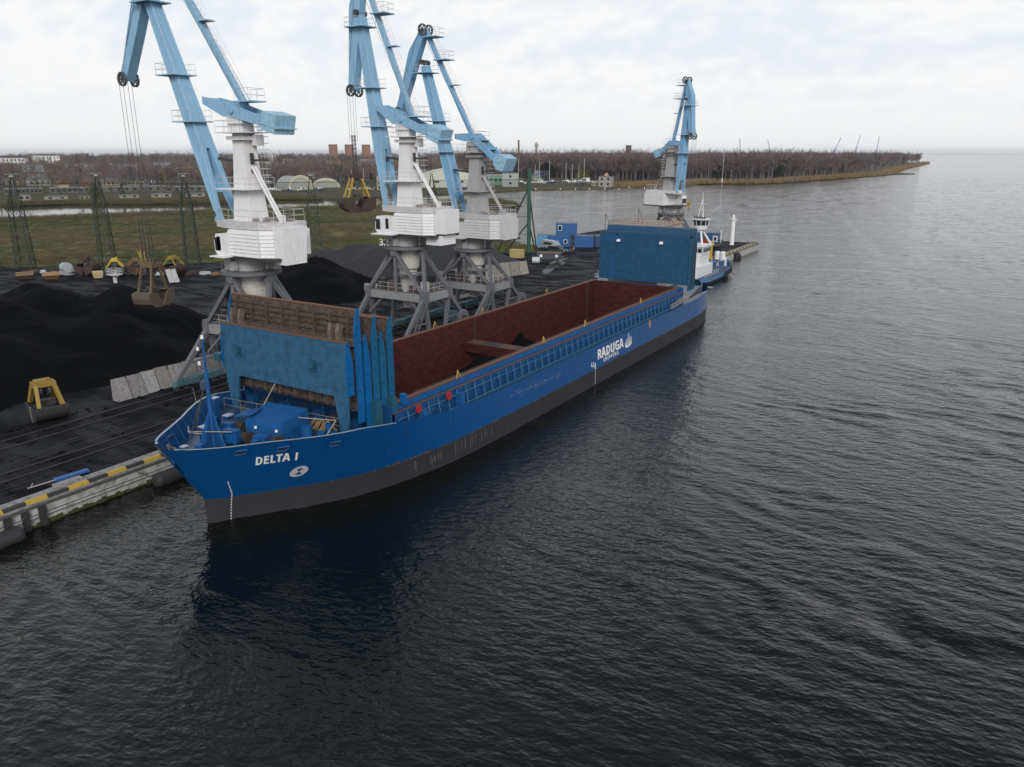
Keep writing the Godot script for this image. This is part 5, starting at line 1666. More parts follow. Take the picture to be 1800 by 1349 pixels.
func build_yard():
	var cm: Material = mats["coal"]
	coal_field("coal_heap", "huge black coal heap at the left behind the concrete blocks", -132, -62.6, 10, -66, 0.62, [[-86, 6.0, -52], [-92, 6.4, -46], [-79, 4.8, -45], [-85, 6.2, -39], [-97, 6.8, -38], [-78, 4.6, -35], [-91, 6.8, -29], [-103, 7.0, -28], [-82, 5.8, -24], [-94, 7.2, -19], [-106, 7.2, -16], [-80, 5.2, -13], [-91, 7.0, -8], [-103, 7.0, -4], [-78, 4.6, -2], [-72.5, 2.6, -38], [-72, 2.4, -46], [-108, 6.4, -40], [-99, 6.0, -49], [-73, 3.0, -26]], 0.55, cm, 501)
	coal_field("coal_heap", "tall black coal heap behind the nearest crane's portal", -108, -70, -68, -106, 0.6, [[-90, 5.6, -86], [-86, 4.9, -83], [-94, 5.4, -90], [-81, 3.0, -82], [-98, 4.2, -93], [-84, 3.0, -90], [-92, 4.0, -79]], 0.62, cm, 502)
	coal_field("coal_heap", "wide slate grey coal heap behind the second and third cranes", -122, -72, -94, -142, 0.8, [[-102, 4.4, -110], [-97, 5.2, -115], [-92, 5.2, -120], [-88, 4.6, -122], [-107, 3.4, -106], [-84, 3.2, -124], [-95, 4.6, -109], [-89, 3.6, -113]], 0.42, mat("coal_grey", Color(0.030, 0.029, 0.036), 0.8, "coal", 0.5, 0.0, 5.0, "lumps"), 503)
	# retaining blocks along the big heap
	var bm := []
	for i in 4: bm.append(mat("block%d" % i, [Color(0.29, 0.28, 0.28), Color(0.25, 0.24, 0.245), Color(0.34, 0.335, 0.34), Color(0.26, 0.245, 0.235)][i], 0.9, "concrete", 0.35 + 0.05 * i, 0.0, 1.5))
	for i in 12:
		wall_block("%s sloping concrete block from the near end of the row beside the big coal heap" % ORD[i], V(-62.4 + 0.12 * sin(i * 1.7), QY, -36.3 - i * 1.36), PI / 2 + 0.03 * sin(i * 2.3), 1.31, 1.85 + 0.07 * sin(i * 3.1), bm[i % 4 if i != 2 else 2], "sloping concrete blocks by the big coal heap")
	wall_block("lone concrete block at the left edge in front of the yellow grab", V(-62.2, QY, -25.0), 1.2, 1.3, 1.9, bm[2], "")
	wall_block("lone upright concrete block behind the row, near the hatch covers", V(-66.2, QY, -50.6), 1.5, 1.3, 2.6, bm[2], "")
	for i in 9:
		wall_block("%s stained concrete block from the near end of the row beside the grey coal heap" % ORD[i], V(-74.2 + i * 0.55, QY, -99.0 - i * 2.1), PI / 2 - 0.25 + 0.04 * sin(i * 1.9), 2.05, 2.3 + 0.1 * sin(i * 2.2), mat("block_tan%d" % (i % 2), Color(0.30, 0.28, 0.245) if i % 2 == 0 else Color(0.25, 0.235, 0.215), 0.9, "concrete", 0.3), "stained concrete blocks by the grey coal heap")
	for i in 5:
		wall_block("%s grey concrete block from the left behind the second crane's portal" % ORD[i], V(-78.6 + i * 1.35, QY, -86.4 - i * 0.9), deg_to_rad(35), 1.5, 1.7, bm[i % 3], "concrete blocks behind the second crane")
	# yellow grab on the quay in front
	var yel := mat("grab_yellow_old", Color(0.27, 0.18, 0.03), 0.6, "rusty", 0.8)
	var blk := mat("grab_black", Color(0.035, 0.036, 0.038), 0.6, "grime", 0.7)
	grab("clamshell_grab", "closed yellow and black grab standing on the quay at the left", V(-62.3, QY + 0.02, -30.2), deg_to_rad(-14), blk, yel, {open = 0.0, w = 2.3, r = 1.4, head = 2.9, arm = 0.28, lipm = mat("lip_pale", Color(0.3, 0.28, 0.26), 0.6)})
	# spare gear kept along the back of the yard
	var rust := mat("tray_rust", Color(0.19, 0.12, 0.06), 0.75, "rust", 0.4)
	var och := mat("tray_ochre", Color(0.36, 0.24, 0.10), 0.7, "rust", 0.4)
	for i in 2:
		var tr := thing("steel_tray", ["rust brown steel tray at the left edge of the yard", "ochre steel tray beside the brown tray and a grey drum"][i], "tray", V([-138.5, -134.5][i], QY, [-67.4, -69.6][i]), "boat shaped steel trays", deg_to_rad(-28))
		var b := MB.new()
		b.hexa([V(-1.4, 0, 0.9), V(1.4, 0, 0.9), V(1.4, 0, -0.9), V(-1.4, 0, -0.9), V(-2.1, 0.75, 1.2), V(2.1, 0.75, 1.2), V(2.1, 0.75, -1.2), V(-2.1, 0.75, -1.2)])
		part("tub", b, [rust, och][i], tr)
		var r := MB.new()
		for s in [-1, 1]:
			r.beam(V(-2.1, 0.78, s * 1.2), V(2.1, 0.78, s * 1.2), 0.12, 0.1); r.beam(V(s * 2.1, 0.78, -1.2), V(s * 2.1, 0.78, 1.2), 0.12, 0.1)
		part("rim", r, och, tr)
	var dr := thing("grey_machine", "pale grey machine with a round drum behind the steel trays", "machine", V(-136.5, QY, -73.5))
	var db := MB.new(); db.tube(V(-0.8, 1.2, 0), V(0.9, 1.3, 0.3), 0.85, 0.85, 14); part("drum", db, mat("mach_grey", Color(0.36, 0.39, 0.42), 0.5, "rusty", 0.5), dr)
	var dc := MB.new(); dc.box(V(0, 0.35, 0), V(2.4, 0.7, 1.5)); dc.box(V(1.4, 0.9, 0), V(0.8, 0.6, 0.8)); part("frame", dc, mats["mach_grey"], dr)
	for i in 3:
		grab("clamshell_grab", ["dark rusty grab stored behind the ochre tray", "dark rusty grab stored beside the yellow frame", "small brown grab stored behind the hanging one"][i], V([-133.5, -126.5, -119.5][i], QY + 0.02, [-75.4, -80.0, -82.5][i]), [0.5, 1.1, 0.2][i], mat("store_rust", Color(0.06, 0.04, 0.035), 0.8, "rust", 0.5), [mat("store_rust", Color(0.06, 0.04, 0.035)), rust, yel][i], {open = [0.3, 0.2, 0.35][i], w = 2.6, r = 1.5, head = [2.6, 2.4, 3.0][i], group = "stored grabs"})
	var bx := thing("ochre_bin", "cream coloured steel bin between the stored grabs", "bin", V(-129.0, QY, -74.5), "", -0.5)
	var bb := MB.new(); bb.hexa([V(-1.1, 0, 0.6), V(1.1, 0, 0.6), V(1.1, 0, -0.6), V(-1.1, 0, -0.6), V(-1.35, 0.95, 0.8), V(1.35, 0.95, 0.8), V(1.35, 0.95, -0.8), V(-1.35, 0.95, -0.8)])
	part("tub", bb, mat("bin_cream", Color(0.5, 0.42, 0.24), 0.7, "rusty", 0.5), bx)
	for k in 4:
		var rb := MB.new(); rb.beam(V(-0.9 + k * 0.6, 0.05, 0.66), V(-1.05 + k * 0.7, 0.9, 0.84), 0.08, 0.06)
		part("rib", rb, mats["bin_cream"], bx)
	# yellow grab on a white stand
	var sd := thing("white_stand", "white platform on a column in front of the yellow grab", "stand", V(-121.0, QY, -72.6))
	var s1 := MB.new(); s1.tube(V(0, 0, 0), V(0, 1.3, 0), 0.3, 0.3, 10); part("column", s1, mat("stand_white", Color(0.55, 0.56, 0.6), 0.6, "grime", 0.6), sd)
	var s2 := MB.new(); s2.box(V(0, 1.35, 0), V(2.0, 0.1, 1.5)); part("floor", s2, mats["stand_white"], sd)
	var s3 := MB.new(); s3.rail([V(-1, 1.4, -0.75), V(1, 1.4, -0.75), V(1, 1.4, 0.75), V(-1, 1.4, 0.75), V(-1, 1.4, -0.75)], 0.9, 0.03, 0.5, 2); part("rail", s3, mats["stand_white"], sd)
	grab("clamshell_grab", "bright yellow grab lying behind the white stand", V(-127.6, QY + 0.02, -76.9), 0.9, blk, mat("grab_bright", Color(0.55, 0.38, 0.04), 0.6, "rusty", 0.8), {open = 0.25, w = 2.4, r = 1.4, head = 2.7, group = "stored grabs"})
	var yf := thing("yellow_scaffold", "tangle of yellow steel bars standing at the edge of the meadow", "scaffold", V(-134.5, QY, -86.4))
	for i in 14:
		var b := MB.new(); b.beam(V(rng.randf_range(-1.3, 1.3), 0.1, rng.randf_range(-0.6, 0.6)), V(rng.randf_range(-1.6, 1.6), rng.randf_range(1.6, 3.4), rng.randf_range(-0.6, 0.6)), 0.07, 0.07)
		part("bar", b, mat("frame_yellow", Color(0.40, 0.30, 0.10), 0.7), yf)
	var sl := thing("leaning_slab", "white concrete slab leaning behind the hanging grab", "slab", V(-113.5, QY, -78.2), "", 0.9)
	for k in 2:
		var b := MB.new(); b.beam(V(k * 0.8 - 0.4, 0, 0.5), V(k * 0.8 - 0.9, 2.1, -0.1), 0.75, 0.14, V(0, 0, 1)); part("slab", b, mat("slab_white", Color(0.46, 0.47, 0.48), 0.8, "concrete", 0.5), sl)
	for i in 16:
		var b := MB.new()
		var w := rng.randf_range(0.4, 1.4)
		b.hexa([V(-w, 0, 0.5), V(w, 0, 0.6), V(w * 0.8, 0, -0.5), V(-w, 0, -0.6), V(-w * 0.7, 0.4, 0.3), V(w * 0.8, 0.55, 0.4), V(w * 0.6, 0.5, -0.3), V(-w * 0.7, 0.45, -0.4)])
		var t := i / 15.0
		single("scrap_piece", b, [mat("store_rust", Color(0.06, 0.04, 0.035)), mats["mach_grey"], rust][i % 3], "%s low piece of scrap from the left along the back of the coal yard" % ordw(i), "scrap", V(lerpf(-144, -112, t) + rng.randf_range(-0.4, 0.4), QY, lerpf(-71, -88, t) + rng.randf_range(-1, 1)), "scrap along the yard's back edge", rng.randf() * TAU)
	# rolled pale hose, truck bodies, cars, office containers beyond the cranes
	var blue := mat("cont_blue", Color(0.018, 0.10, 0.30), 0.55, "grime", 0.4)
	var bluel := mat("cont_light", Color(0.10, 0.28, 0.46), 0.55, "grime", 0.4)
	var wm := mat("frame_white", Color(0.7, 0.7, 0.7), 0.5, "")
	var gm := mat("cab_glass", Color(0.02, 0.025, 0.03))
	var cont := func(label: String, at: Vector3, turn: float, size: Vector3, m: Material, wins: Array):
		var t := thing("office_container", label, "container", at, "blue containers", turn)
		var b := MB.new(); b.box(V(0, size.y * 0.5, 0), size); part("body", b, m, t)
		var rf := MB.new(); rf.box(V(0, size.y + 0.03, 0), size * V(1.01, 0, 1.01) + V(0, 0.08, 0)); part("roof", rf, mat("cont_roof", Color(0.12, 0.16, 0.2), 0.6), t)
		var n := int(size.x / 0.5)
		for i in n:
			var r := MB.new(); r.box(V(-size.x * 0.5 + (i + 0.5) * size.x / n, size.y * 0.5, size.z * 0.5 + 0.02), V(0.12, size.y - 0.2, 0.04)); part("rib", r, m, t)
		for w in wins:
			var fr := MB.new(); fr.box(V(w[0], w[1], size.z * 0.5 + 0.05), V(w[2] + 0.2, w[3] + 0.2, 0.06)); var fo := part("window_frame", fr, wm, t)
			var pn := MB.new(); pn.box(V(w[0], w[1], size.z * 0.5 + 0.09), V(w[2], w[3], 0.04)); part("pane", pn, gm, fo)
	cont.call("light blue office container standing left of the stacked ones", V(-87.6, QY, -154.6), deg_to_rad(28), V(2.6, 2.5, 2.4), bluel, [])
	cont.call("blue office container with a door under the upper one", V(-83.8, QY, -155.6), deg_to_rad(24), V(5.0, 2.5, 2.5), blue, [[1.4, 1.2, 0.6, 0.7]])
	cont.call("blue office container stacked on top with a white framed window", V(-82.6, QY + 2.62, -156.6), deg_to_rad(24), V(4.6, 2.5, 2.5), blue, [[-1.4, 1.5, 0.7, 1.0]])
	cont.call("blue container with a yellow sign right of the stacked ones", V(-78.6, QY, -157.6), deg_to_rad(24), V(4.2, 2.5, 2.4), blue, [])
	cont.call("dark blue container farthest right in the container row", V(-75.6, QY, -160.2), deg_to_rad(30), V(3.0, 2.4, 2.4), mat("cont_dark", Color(0.02, 0.06, 0.14), 0.6, "rusty", 0.5), [])
	var car := func(called: String, label: String, at: Vector3, turn: float, col: Color, van: bool):
		var t := thing(called, label, "car", at, "parked vehicles", turn)
		var pm := mat(called + "_paint%d" % int(van), col, 0.25, "")
		var prof := P([-2.1, 0.35, 2.1, 0.35, 2.15, 0.85, 1.9, 1.0, 1.15, 1.05, 0.6, 1.62, -1.6, 1.68, -2.1, 1.1]) if not van else P([-2.3, 0.35, 2.2, 0.35, 2.25, 0.9, 1.7, 1.15, 1.1, 1.9, -2.2, 1.98, -2.35, 1.2])
		var b := MB.new(); b.prism(prof, Transform3D.IDENTITY, 1.75); part("body", b, pm, t)
		var g := MB.new(); g.prism(P([-1.7, 1.1, 0.95, 1.1, 0.5, 1.55, -1.5, 1.6]), Transform3D.IDENTITY, 1.8); part("windows", g, gm, t)
		for x in [-1.35, 1.35]:
			for z in [-0.8, 0.8]:
				var w := MB.new(); w.tube(V(x, 0.33, z - 0.11), V(x, 0.33, z + 0.11), 0.33, 0.33, 14); part("wheel", w, mats["crane_dark"], t)
		for z in [-0.6, 0.6]:
			var h := MB.new(); h.box(V(2.14, 0.78, z), V(0.06, 0.16, 0.3)); part("headlight", h, wm, t)
	car.call("parked_car", "silver van parked in front of the light blue container", V(-82.4, QY, -149.4), deg_to_rad(-15), Color(0.28, 0.3, 0.32), true)
	car.call("parked_car", "dark green car parked beside the yard road", V(-77.8, QY, -143.6), deg_to_rad(-8), Color(0.03, 0.05, 0.05), false)
	var tk := thing("skip_container", "long dark steel skip with round marks on its side", "skip", V(-73.0, QY, -131.5), "", deg_to_rad(22))
	var tb := MB.new(); tb.box(V(0, 1.25, 0), V(4.6, 1.1, 2.0)); part("body", tb, mat("skip", Color(0.05, 0.06, 0.08), 0.6, "rusty", 0.5), tk)
	for x in [-1.5, 1.5]:
		var l := MB.new(); l.box(V(x, 0.35, 0), V(0.3, 0.75, 1.8)); part("foot", l, mats["crane_dark"], tk)
		var d := MB.new(); d.tube(V(x, 1.3, 1.0), V(x, 1.3, 1.06), 0.3, 0.3, 12); part("round_mark", d, wm, tk)
	var tf := MB.new(); tf.box(V(0, 1.84, 0), V(4.7, 0.1, 2.1)); part("rim", tf, rust, tk)
	var ho := thing("pale_drum", "pale open drum beside the yellow mast base", "drum", V(-74.2, QY, -128.4), "", 0.5)
	var h1 := MB.new(); h1.lathe([Vector2(0.5, -0.7), Vector2(0.62, -0.7), Vector2(0.62, 0.7), Vector2(0.5, 0.7), Vector2(0.5, -0.7)], Transform3D(Basis(V(0, 0, 1), PI / 2), V(0, 0.62, 0)), 16); part("shell", h1, mat("drum_pale", Color(0.5, 0.52, 0.55), 0.5), ho)
	var yb := thing("yellow_box", "small yellow box on a post at the edge of the meadow", "box", V(-106.5, QY, -108.5))
	var y1 := MB.new(); y1.box(V(0, 1.7, 0), V(0.8, 0.9, 0.5)); part("box", y1, mat("box_yellow", Color(0.52, 0.4, 0.16), 0.7), yb)
	var y2 := MB.new(); y2.tube(V(0, 0, 0), V(0, 1.3, 0), 0.08); part("post", y2, mats["crane_dark"], yb)
	# teal hopper wagon between the second and third portals
	var cv := thing("teal_conveyor", "teal machine on the quay beyond the second crane's portal", "machine", V(-56.5, QY, -77.4))
	var c1 := MB.new(); c1.box(V(0, 0.6, 0), V(1.4, 0.7, 2.0)); part("body", c1, mats["bogie_teal"], cv)
	var c2 := MB.new(); c2.box(V(0, 1.15, 0.3), V(0.9, 0.5, 0.9)); part("motor", c2, mats["bogie_teal"], cv)
	# a worker on the quay road
	person("person in dark jacket and reddish trousers standing on the yard road", V(-76.2, QY, -147.0))

func person(label: String, at: Vector3):
	var t := thing("person", label, "person", at, "", 0.6)
	var sk := [[V(0, 0.92, 0), V(0, 1.42, 0), 0.17, 0.19], [V(0, 1.42, 0), V(0, 1.56, 0), 0.07, 0.065], [V(0, 1.62, 0.01), V(0, 1.7, 0.01), 0.1, 0.095]]
	for s in [-1, 1]:
		sk.append_array([[V(s * 0.09, 0.92, 0), V(s * 0.1, 0.48, 0.02), 0.1, 0.07], [V(s * 0.1, 0.48, 0.02), V(s * 0.11, 0.08, 0), 0.068, 0.05], [V(s * 0.11, 0.05, 0), V(s * 0.12, 0.04, 0.16), 0.05, 0.04], [V(s * 0.2, 1.4, 0), V(s * 0.25, 1.12, -0.02), 0.065, 0.05], [V(s * 0.25, 1.12, -0.02), V(s * 0.24, 0.86, 0.06), 0.045, 0.035], [V(s * 0.24, 0.84, 0.06), V(s * 0.235, 0.76, 0.08), 0.04, 0.03]])
	var cell := 0.035
	var lo := V(-0.4, -0.02, -0.25)
	var N := Vector3i(24, 54, 16)
	var d := PackedFloat32Array(); d.resize(N.x * N.y * N.z)
	for x in N.x:
		for y in N.y:
			for z in N.z:
				var p := lo + V(x, y, z) * cell
				var m := 1.0
				for b in sk:
					var ab: Vector3 = b[1] - b[0]
					var u := clampf((p - b[0]).dot(ab) / ab.length_squared(), 0.0, 1.0)
					var q: float = p.distance_to(b[0] + ab * u) - lerpf(b[2], b[3], u)
					var h := maxf(0.05 - absf(m - q), 0.0) / 0.05
					m = minf(m, q) - h * h * 0.05 * 0.25
				d[(x * N.y + y) * N.z + z] = m
	var mb := MB.new()
	var col := func(y: float) -> Color:
		return Color(0.14, 0.09, 0.07) if y > 1.52 else Color(0.02, 0.022, 0.03) if y > 0.9 else Color(0.13, 0.03, 0.03) if y > 0.1 else Color(0.015, 0.015, 0.015)
	var at3 := func(x, y, z) -> float: return d[(x * N.y + y) * N.z + z]
	var cache := {}
	var vert := func(c: Vector3i) -> Vector3:
		if cache.has(c): return cache[c]
		var sum := Vector3.ZERO; var k := 0
		for e in [[0, 0, 0, 1, 0, 0], [0, 0, 0, 0, 1, 0], [0, 0, 0, 0, 0, 1], [1, 0, 0, 1, 1, 0], [1, 0, 0, 1, 0, 1], [0, 1, 0, 1, 1, 0], [0, 1, 0, 0, 1, 1], [0, 0, 1, 1, 0, 1], [0, 0, 1, 0, 1, 1], [1, 1, 0, 1, 1, 1], [1, 0, 1, 1, 1, 1], [0, 1, 1, 1, 1, 1]]:
			var a: float = at3.call(c.x + e[0], c.y + e[1], c.z + e[2]); var b: float = at3.call(c.x + e[3], c.y + e[4], c.z + e[5])
			if (a < 0) != (b < 0):
				var u := a / (a - b)
				sum += V(e[0], e[1], e[2]).lerp(V(e[3], e[4], e[5]), u); k += 1
		var r: Vector3 = lo + (Vector3(c) + (sum / k if k else V(0.5, 0.5, 0.5))) * cell
		cache[c] = r
		return r
	for x in range(1, N.x - 1):
		for y in range(1, N.y - 1):
			for z in range(1, N.z - 1):
				var a: float = at3.call(x, y, z)
				for ax in 3:
					var o := Vector3i(x, y, z); o[ax] += 1
					if (a < 0) == (at3.call(o.x, o.y, o.z) < 0): continue
					var u := Vector3i.ZERO; u[(ax + 1) % 3] = 1
					var w := Vector3i.ZERO; w[(ax + 2) % 3] = 1
					var c := Vector3i(x, y, z)
					var q := [vert.call(c - u - w), vert.call(c - w), vert.call(c), vert.call(c - u)]
					mb.tint = col.call(q[0].y)
					if a < 0: mb.quad(q[0], q[1], q[2], q[3])
					else: mb.quad(q[3], q[2], q[1], q[0])
	var pm := StandardMaterial3D.new()
	pm.vertex_color_use_as_albedo = true; pm.roughness = 0.85
	part("body", mb, pm, t)

# ---------- wind net on lattice masts ----------
func build_pylons():
	var gm := mat("pylon_green", Color(0.014, 0.034, 0.026), 0.6, "grime", 0.5)
	var spots := [[-150, -73.5], [-142.5, -84.6], [-126.3, -91.2], [-111, -107.4], [-97.5, -127]]
	var lab := ["dark green lattice mast at the left edge of the yard", "dark green lattice mast behind the stored grabs", "dark green lattice mast just left of the nearest crane", "dark green lattice mast right of the nearest crane's house", "dark green lattice mast seen behind the second crane"]
	for i in 5:
		var t := thing("lattice_mast", lab[i], "mast", V(spots[i][0], QY - 0.4, spots[i][1]), "lattice masts of the wind net", deg_to_rad(-45))
		var H := 16.6
		var w := 1.12
		var sh := 11.6
		var legs := []
		for q in [[-1, -1], [1, -1], [1, 1], [-1, 1]]:
			legs.append([V(q[0] * w * 1.25, 0, q[1] * w * 1.1), V(q[0] * w, sh, q[1] * w * 0.8), V(-w * 0.55, H, q[1] * 0.12)])
		for l in legs:
			var b := MB.new(); b.beam(l[0], l[1], 0.14, 0.14); b.beam(l[1], l[2], 0.12, 0.12)
			part("leg", b, gm, t)
		for f in 4:
			var A: Array = legs[f]; var B: Array = legs[(f + 1) % 4]
			var n := 6
			for k in n:
				var u0 := k / float(n); var u1 := (k + 1) / float(n)
				var b := MB.new()
				b.beam(A[0].lerp(A[1], u0), B[0].lerp(B[1], u1), 0.06, 0.06)
				part("brace", b, gm, t)
				var c := MB.new()
				c.beam(B[0].lerp(B[1], u0), A[0].lerp(A[1], u1), 0.06, 0.06)
				part("brace", c, gm, t)
				var h := MB.new(); h.beam(A[0].lerp(A[1], u1), B[0].lerp(B[1], u1), 0.08, 0.08)
				part("brace", h, gm, t)
			var d := MB.new(); d.beam(A[1], B[1].lerp(B[2], 0.55), 0.07, 0.07); d.beam(B[1], A[1].lerp(A[2], 0.55), 0.07, 0.07)
			part("brace", d, gm, t)
		var hd := MB.new()
		hd.box(V(-w * 0.5, H + 0.1, 0), V(0.5, 0.25, 0.6)); hd.beam(V(-w * 0.5 - 1.0, H + 0.45, -0.6), V(-w * 0.5 + 1.0, H + 0.45, 0.6), 0.16, 0.1)
		part("lamp_bar", hd, mat("lamp_bar", Color(0.35, 0.4, 0.38), 0.5), t)
	var end := Vector2(-83.6, -141.6)
	var mt := thing("green_mast", "tall green pole with sloping stays on a yellow base", "mast", V(end.x, QY, end.y))
	var p := MB.new(); p.tube(V(0, 0, 0), V(0, 17.2, 0), 0.4, 0.36, 12); part("pole", p, mat("mast_green", Color(0.018, 0.085, 0.06), 0.5, "grime", 0.4), mt)
	for q in [[V(0, 13.4, 0), V(-5.2, 0.2, 4.4)], [V(0, 6.4, 0), V(-3.9, 0.2, 3.3)], [V(0, 12.8, 0), V(1.6, 0.2, -0.6)], [V(0, 6.2, 0), V(1.3, 0.3, -0.5)]]:
		var b := MB.new(); b.tube(q[0], q[1], 0.16, 0.16, 8); part("stay", b, gm, mt)
	var yb := MB.new(); yb.box(V(2.6, 1.0, 9.0), V(2.6, 1.6, 1.4)); part("base_block", yb, mat("base_yellow", Color(0.48, 0.38, 0.17), 0.75, "concrete", 0.5), mt, "yellow concrete block at the mast's foot")
	# net panels and their cables
	var net := StandardMaterial3D.new()
	net.transparency = BaseMaterial3D.TRANSPARENCY_ALPHA
	net.albedo_color = Color(0.13, 0.17, 0.13, 0.2)
	net.roughness = 1.0
	net.metallic_specular = 0.0
	net.cull_mode = BaseMaterial3D.CULL_DISABLED
	var pts := [Vector2(-172, -48)]
	for s in spots: pts.append(Vector2(s[0], s[1]))
	pts.append(end)
	var nl := ["at the far left", "between the first and second lattice masts", "between the second and third lattice masts", "behind the nearest crane", "behind the second crane", "left of the tall green pole"]
	for i in pts.size() - 1:
		var a: Vector2 = pts[i]; var b: Vector2 = pts[i + 1]
		var t := thing("wind_net", "thin dark green wind net hung on cables " + nl[i], "net", V((a.x + b.x) * 0.5, QY - 0.4, (a.y + b.y) * 0.5), "wind net panels")
		var d := (b - a) * 0.5
		var m := MB.new()
		m.quad(V(-d.x, 0.2, -d.y), V(d.x, 0.2, d.y), V(d.x, 15.4, d.y), V(-d.x, 15.4, -d.y))
		part("netting", m, net, t)
		for y in [0.6, 4.3, 8.0, 11.7, 15.4]:
			var c := MB.new(); c.tube(V(-d.x, y, -d.y), V(d.x, y, d.y), 0.045, 0.045, 4, false); part("cable", c, gm, t)

# ---------- pier head, tug ----------
func build_pier_and_tug():
	var conc: Material = mats["quay_wall"]
	var pe := MB.new()
	pe.box(V(-2.2, 0.4, 0), V(8.4, 2.1, 0.6))
	single("pier_end_wall", pe, conc, "stained concrete end wall of the quay beyond the tug", "quay", V(QX - 2.4, 0, -186.4))
	var dl := thing("pier_end_frame", "dark steel frame with a red panel at the very end of the quay", "frame", V(-48.6, 0, -185.2))
	var d1 := MB.new(); d1.box(V(0, 0.7, 0), V(2.2, 2.0, 1.6)); part("frame", d1, mat("dolphin", Color(0.12, 0.1, 0.1), 0.7, "rust", 0.4), dl)
	var d2 := MB.new(); d2.box(V(0.9, 0.9, 0.83), V(0.5, 1.0, 0.1)); part("panel", d2, mat("dolphin_red", Color(0.22, 0.03, 0.03), 0.6), dl)
	var ty := thing("tyre_fender", "black tyre fender on the pier wall beyond the tug", "fender", V(QX + 0.4, 0.5, -167))
	for k in 3:
		var b := MB.new(); b.lathe([Vector2(0.35, -0.25), Vector2(0.8, -0.3), Vector2(0.9, 0), Vector2(0.8, 0.3), Vector2(0.35, 0.25)], Transform3D(Basis(V(1, 0, 0), PI / 2), V(0, 0, -0.6 + k * 0.6)), 18); part("tyre", b, mats["fender_rubber"], ty)
	var bc := thing("office_container", "blue container on the pier with a red cabinet in front", "container", V(-57.2, QY, -176.5), "blue containers", deg_to_rad(8))
	var blue: Material = mats["cont_blue"]
	var b1 := MB.new(); b1.box(V(0, 1.35, 0), V(6.4, 2.7, 2.6)); part("body", b1, mat("cont_pier", Color(0.02, 0.075, 0.2), 0.55, "grime", 0.4), bc)
	var b2 := MB.new(); b2.box(V(0, 2.74, 0), V(6.5, 0.1, 2.7)); part("roof", b2, mat("cont_roof", Color(0.12, 0.16, 0.2)), bc)
	var b3 := MB.new(); b3.box(V(2.6, 1.5, 1.33), V(1.0, 1.3, 0.08)); var wf := part("window_frame", b3, mats["frame_white"], bc)
	var b4 := MB.new(); b4.box(V(2.6, 1.5, 1.38), V(0.55, 0.9, 0.05)); part("pane", b4, mats["cab_glass"], wf)
	for i in 12:
		var r := MB.new(); r.box(V(-3.0 + i * 0.45, 1.35, 1.31), V(0.1, 2.5, 0.05)); part("rib", r, mats["cont_pier"], bc)
	var rc := thing("red_cabinet", "red cabinet standing before the blue pier container", "cabinet", V(-56.2, QY, -174.2))
	var r1 := MB.new(); r1.box(V(0, 0.75, 0), V(1.1, 1.5, 0.7)); part("box", r1, mat("cab_red", Color(0.35, 0.03, 0.03), 0.5), rc)
	var r2 := MB.new(); r2.box(V(0, 1.53, 0), V(1.2, 0.06, 0.8)); part("lid", r2, mats["crane_dark"], rc)
	var lp := thing("white_beacon", "white round beacon column on the end of the pier", "beacon", V(-51.6, QY, -179.0))
	var l1 := MB.new(); l1.lathe([Vector2(0.55, 0), Vector2(0.5, 0.3), Vector2(0.42, 5.4), Vector2(0.62, 5.5), Vector2(0.62, 5.9), Vector2(0.3, 6.0), Vector2(0.3, 6.5), Vector2(0.0, 6.8)], Transform3D.IDENTITY, 16); part("column", l1, mat("beacon_white", Color(0.78, 0.78, 0.78), 0.5, "streak", 0.4), lp)
	var l2 := MB.new(); l2.rail([V(-0.7, 5.5, -0.7), V(0.7, 5.5, -0.7), V(0.7, 5.5, 0.7), V(-0.7, 5.5, 0.7), V(-0.7, 5.5, -0.7)], 0.7, 0.02, 0.7, 2); part("rail", l2, mats["rail_white"], lp)
	var ws := thing("white_post", "thin white post left of the beacon on the pier", "post", V(-53.6, QY, -177.0))
	var w1 := MB.new(); w1.tube(V(0, 0, 0), V(0, 3.4, 0), 0.1, 0.08, 8); part("post", w1, mats["beacon_white"], ws)
	var dg := thing("rubber_dinghy", "dark rubber dinghy with lime green cover on the pier", "dinghy", V(-53.0, QY + 0.35, -168.8), "", deg_to_rad(-20))
	var g1 := MB.new()
	for s in [-1, 1]: g1.path([V(s * 0.9, 0.3, 2.6), V(s * 0.95, 0.3, -1.2), V(s * 0.6, 0.45, -2.4), V(0, 0.6, -2.9)], 0.34, 8)
	part("tube", g1, mat("dinghy", Color(0.02, 0.02, 0.022), 0.5), dg)
	var g2 := MB.new(); g2.box(V(0, 0.15, 0.2), V(1.4, 0.2, 4.6)); part("floor", g2, mats["crane_dark"], dg)
	var g3 := MB.new(); g3.hexa([V(-0.4, 0.3, 0.8), V(0.4, 0.3, 0.8), V(0.4, 0.3, -0.5), V(-0.4, 0.3, -0.5), V(-0.3, 0.95, 0.6), V(0.3, 0.95, 0.6), V(0.3, 1.0, -0.3), V(-0.3, 1.0, -0.3)]); part("cover", g3, mat("lime", Color(0.3, 0.5, 0.04), 0.6), dg)
	# tug
	var t := thing("tugboat", "blue and white tugboat with tall bridge moored behind the ship", "tugboat", V(-43.9, 0, -137.5))
	t.scale = V(1, 0.87, 1)
	var hull := mat("tug_blue", Color(0.10, 0.22, 0.42), 0.5, "streak", 0.3)
	var white := mat("tug_white", Color(0.68, 0.69, 0.70), 0.5, "streak", 0.4)
	var hb := func(u: float) -> float: return 3.1 * pow(clampf((10.2 - u) / 5.5, 0.0, 1.0), 0.5) if u > 4.7 else 3.1 * (1.0 if u > -7 else 1.0 - 0.12 * (-7 - u))
	var us := [-9.5, -8, -6, -3, 0, 3, 5, 6.5, 7.8, 8.8, 9.6, 10.0, 10.2]
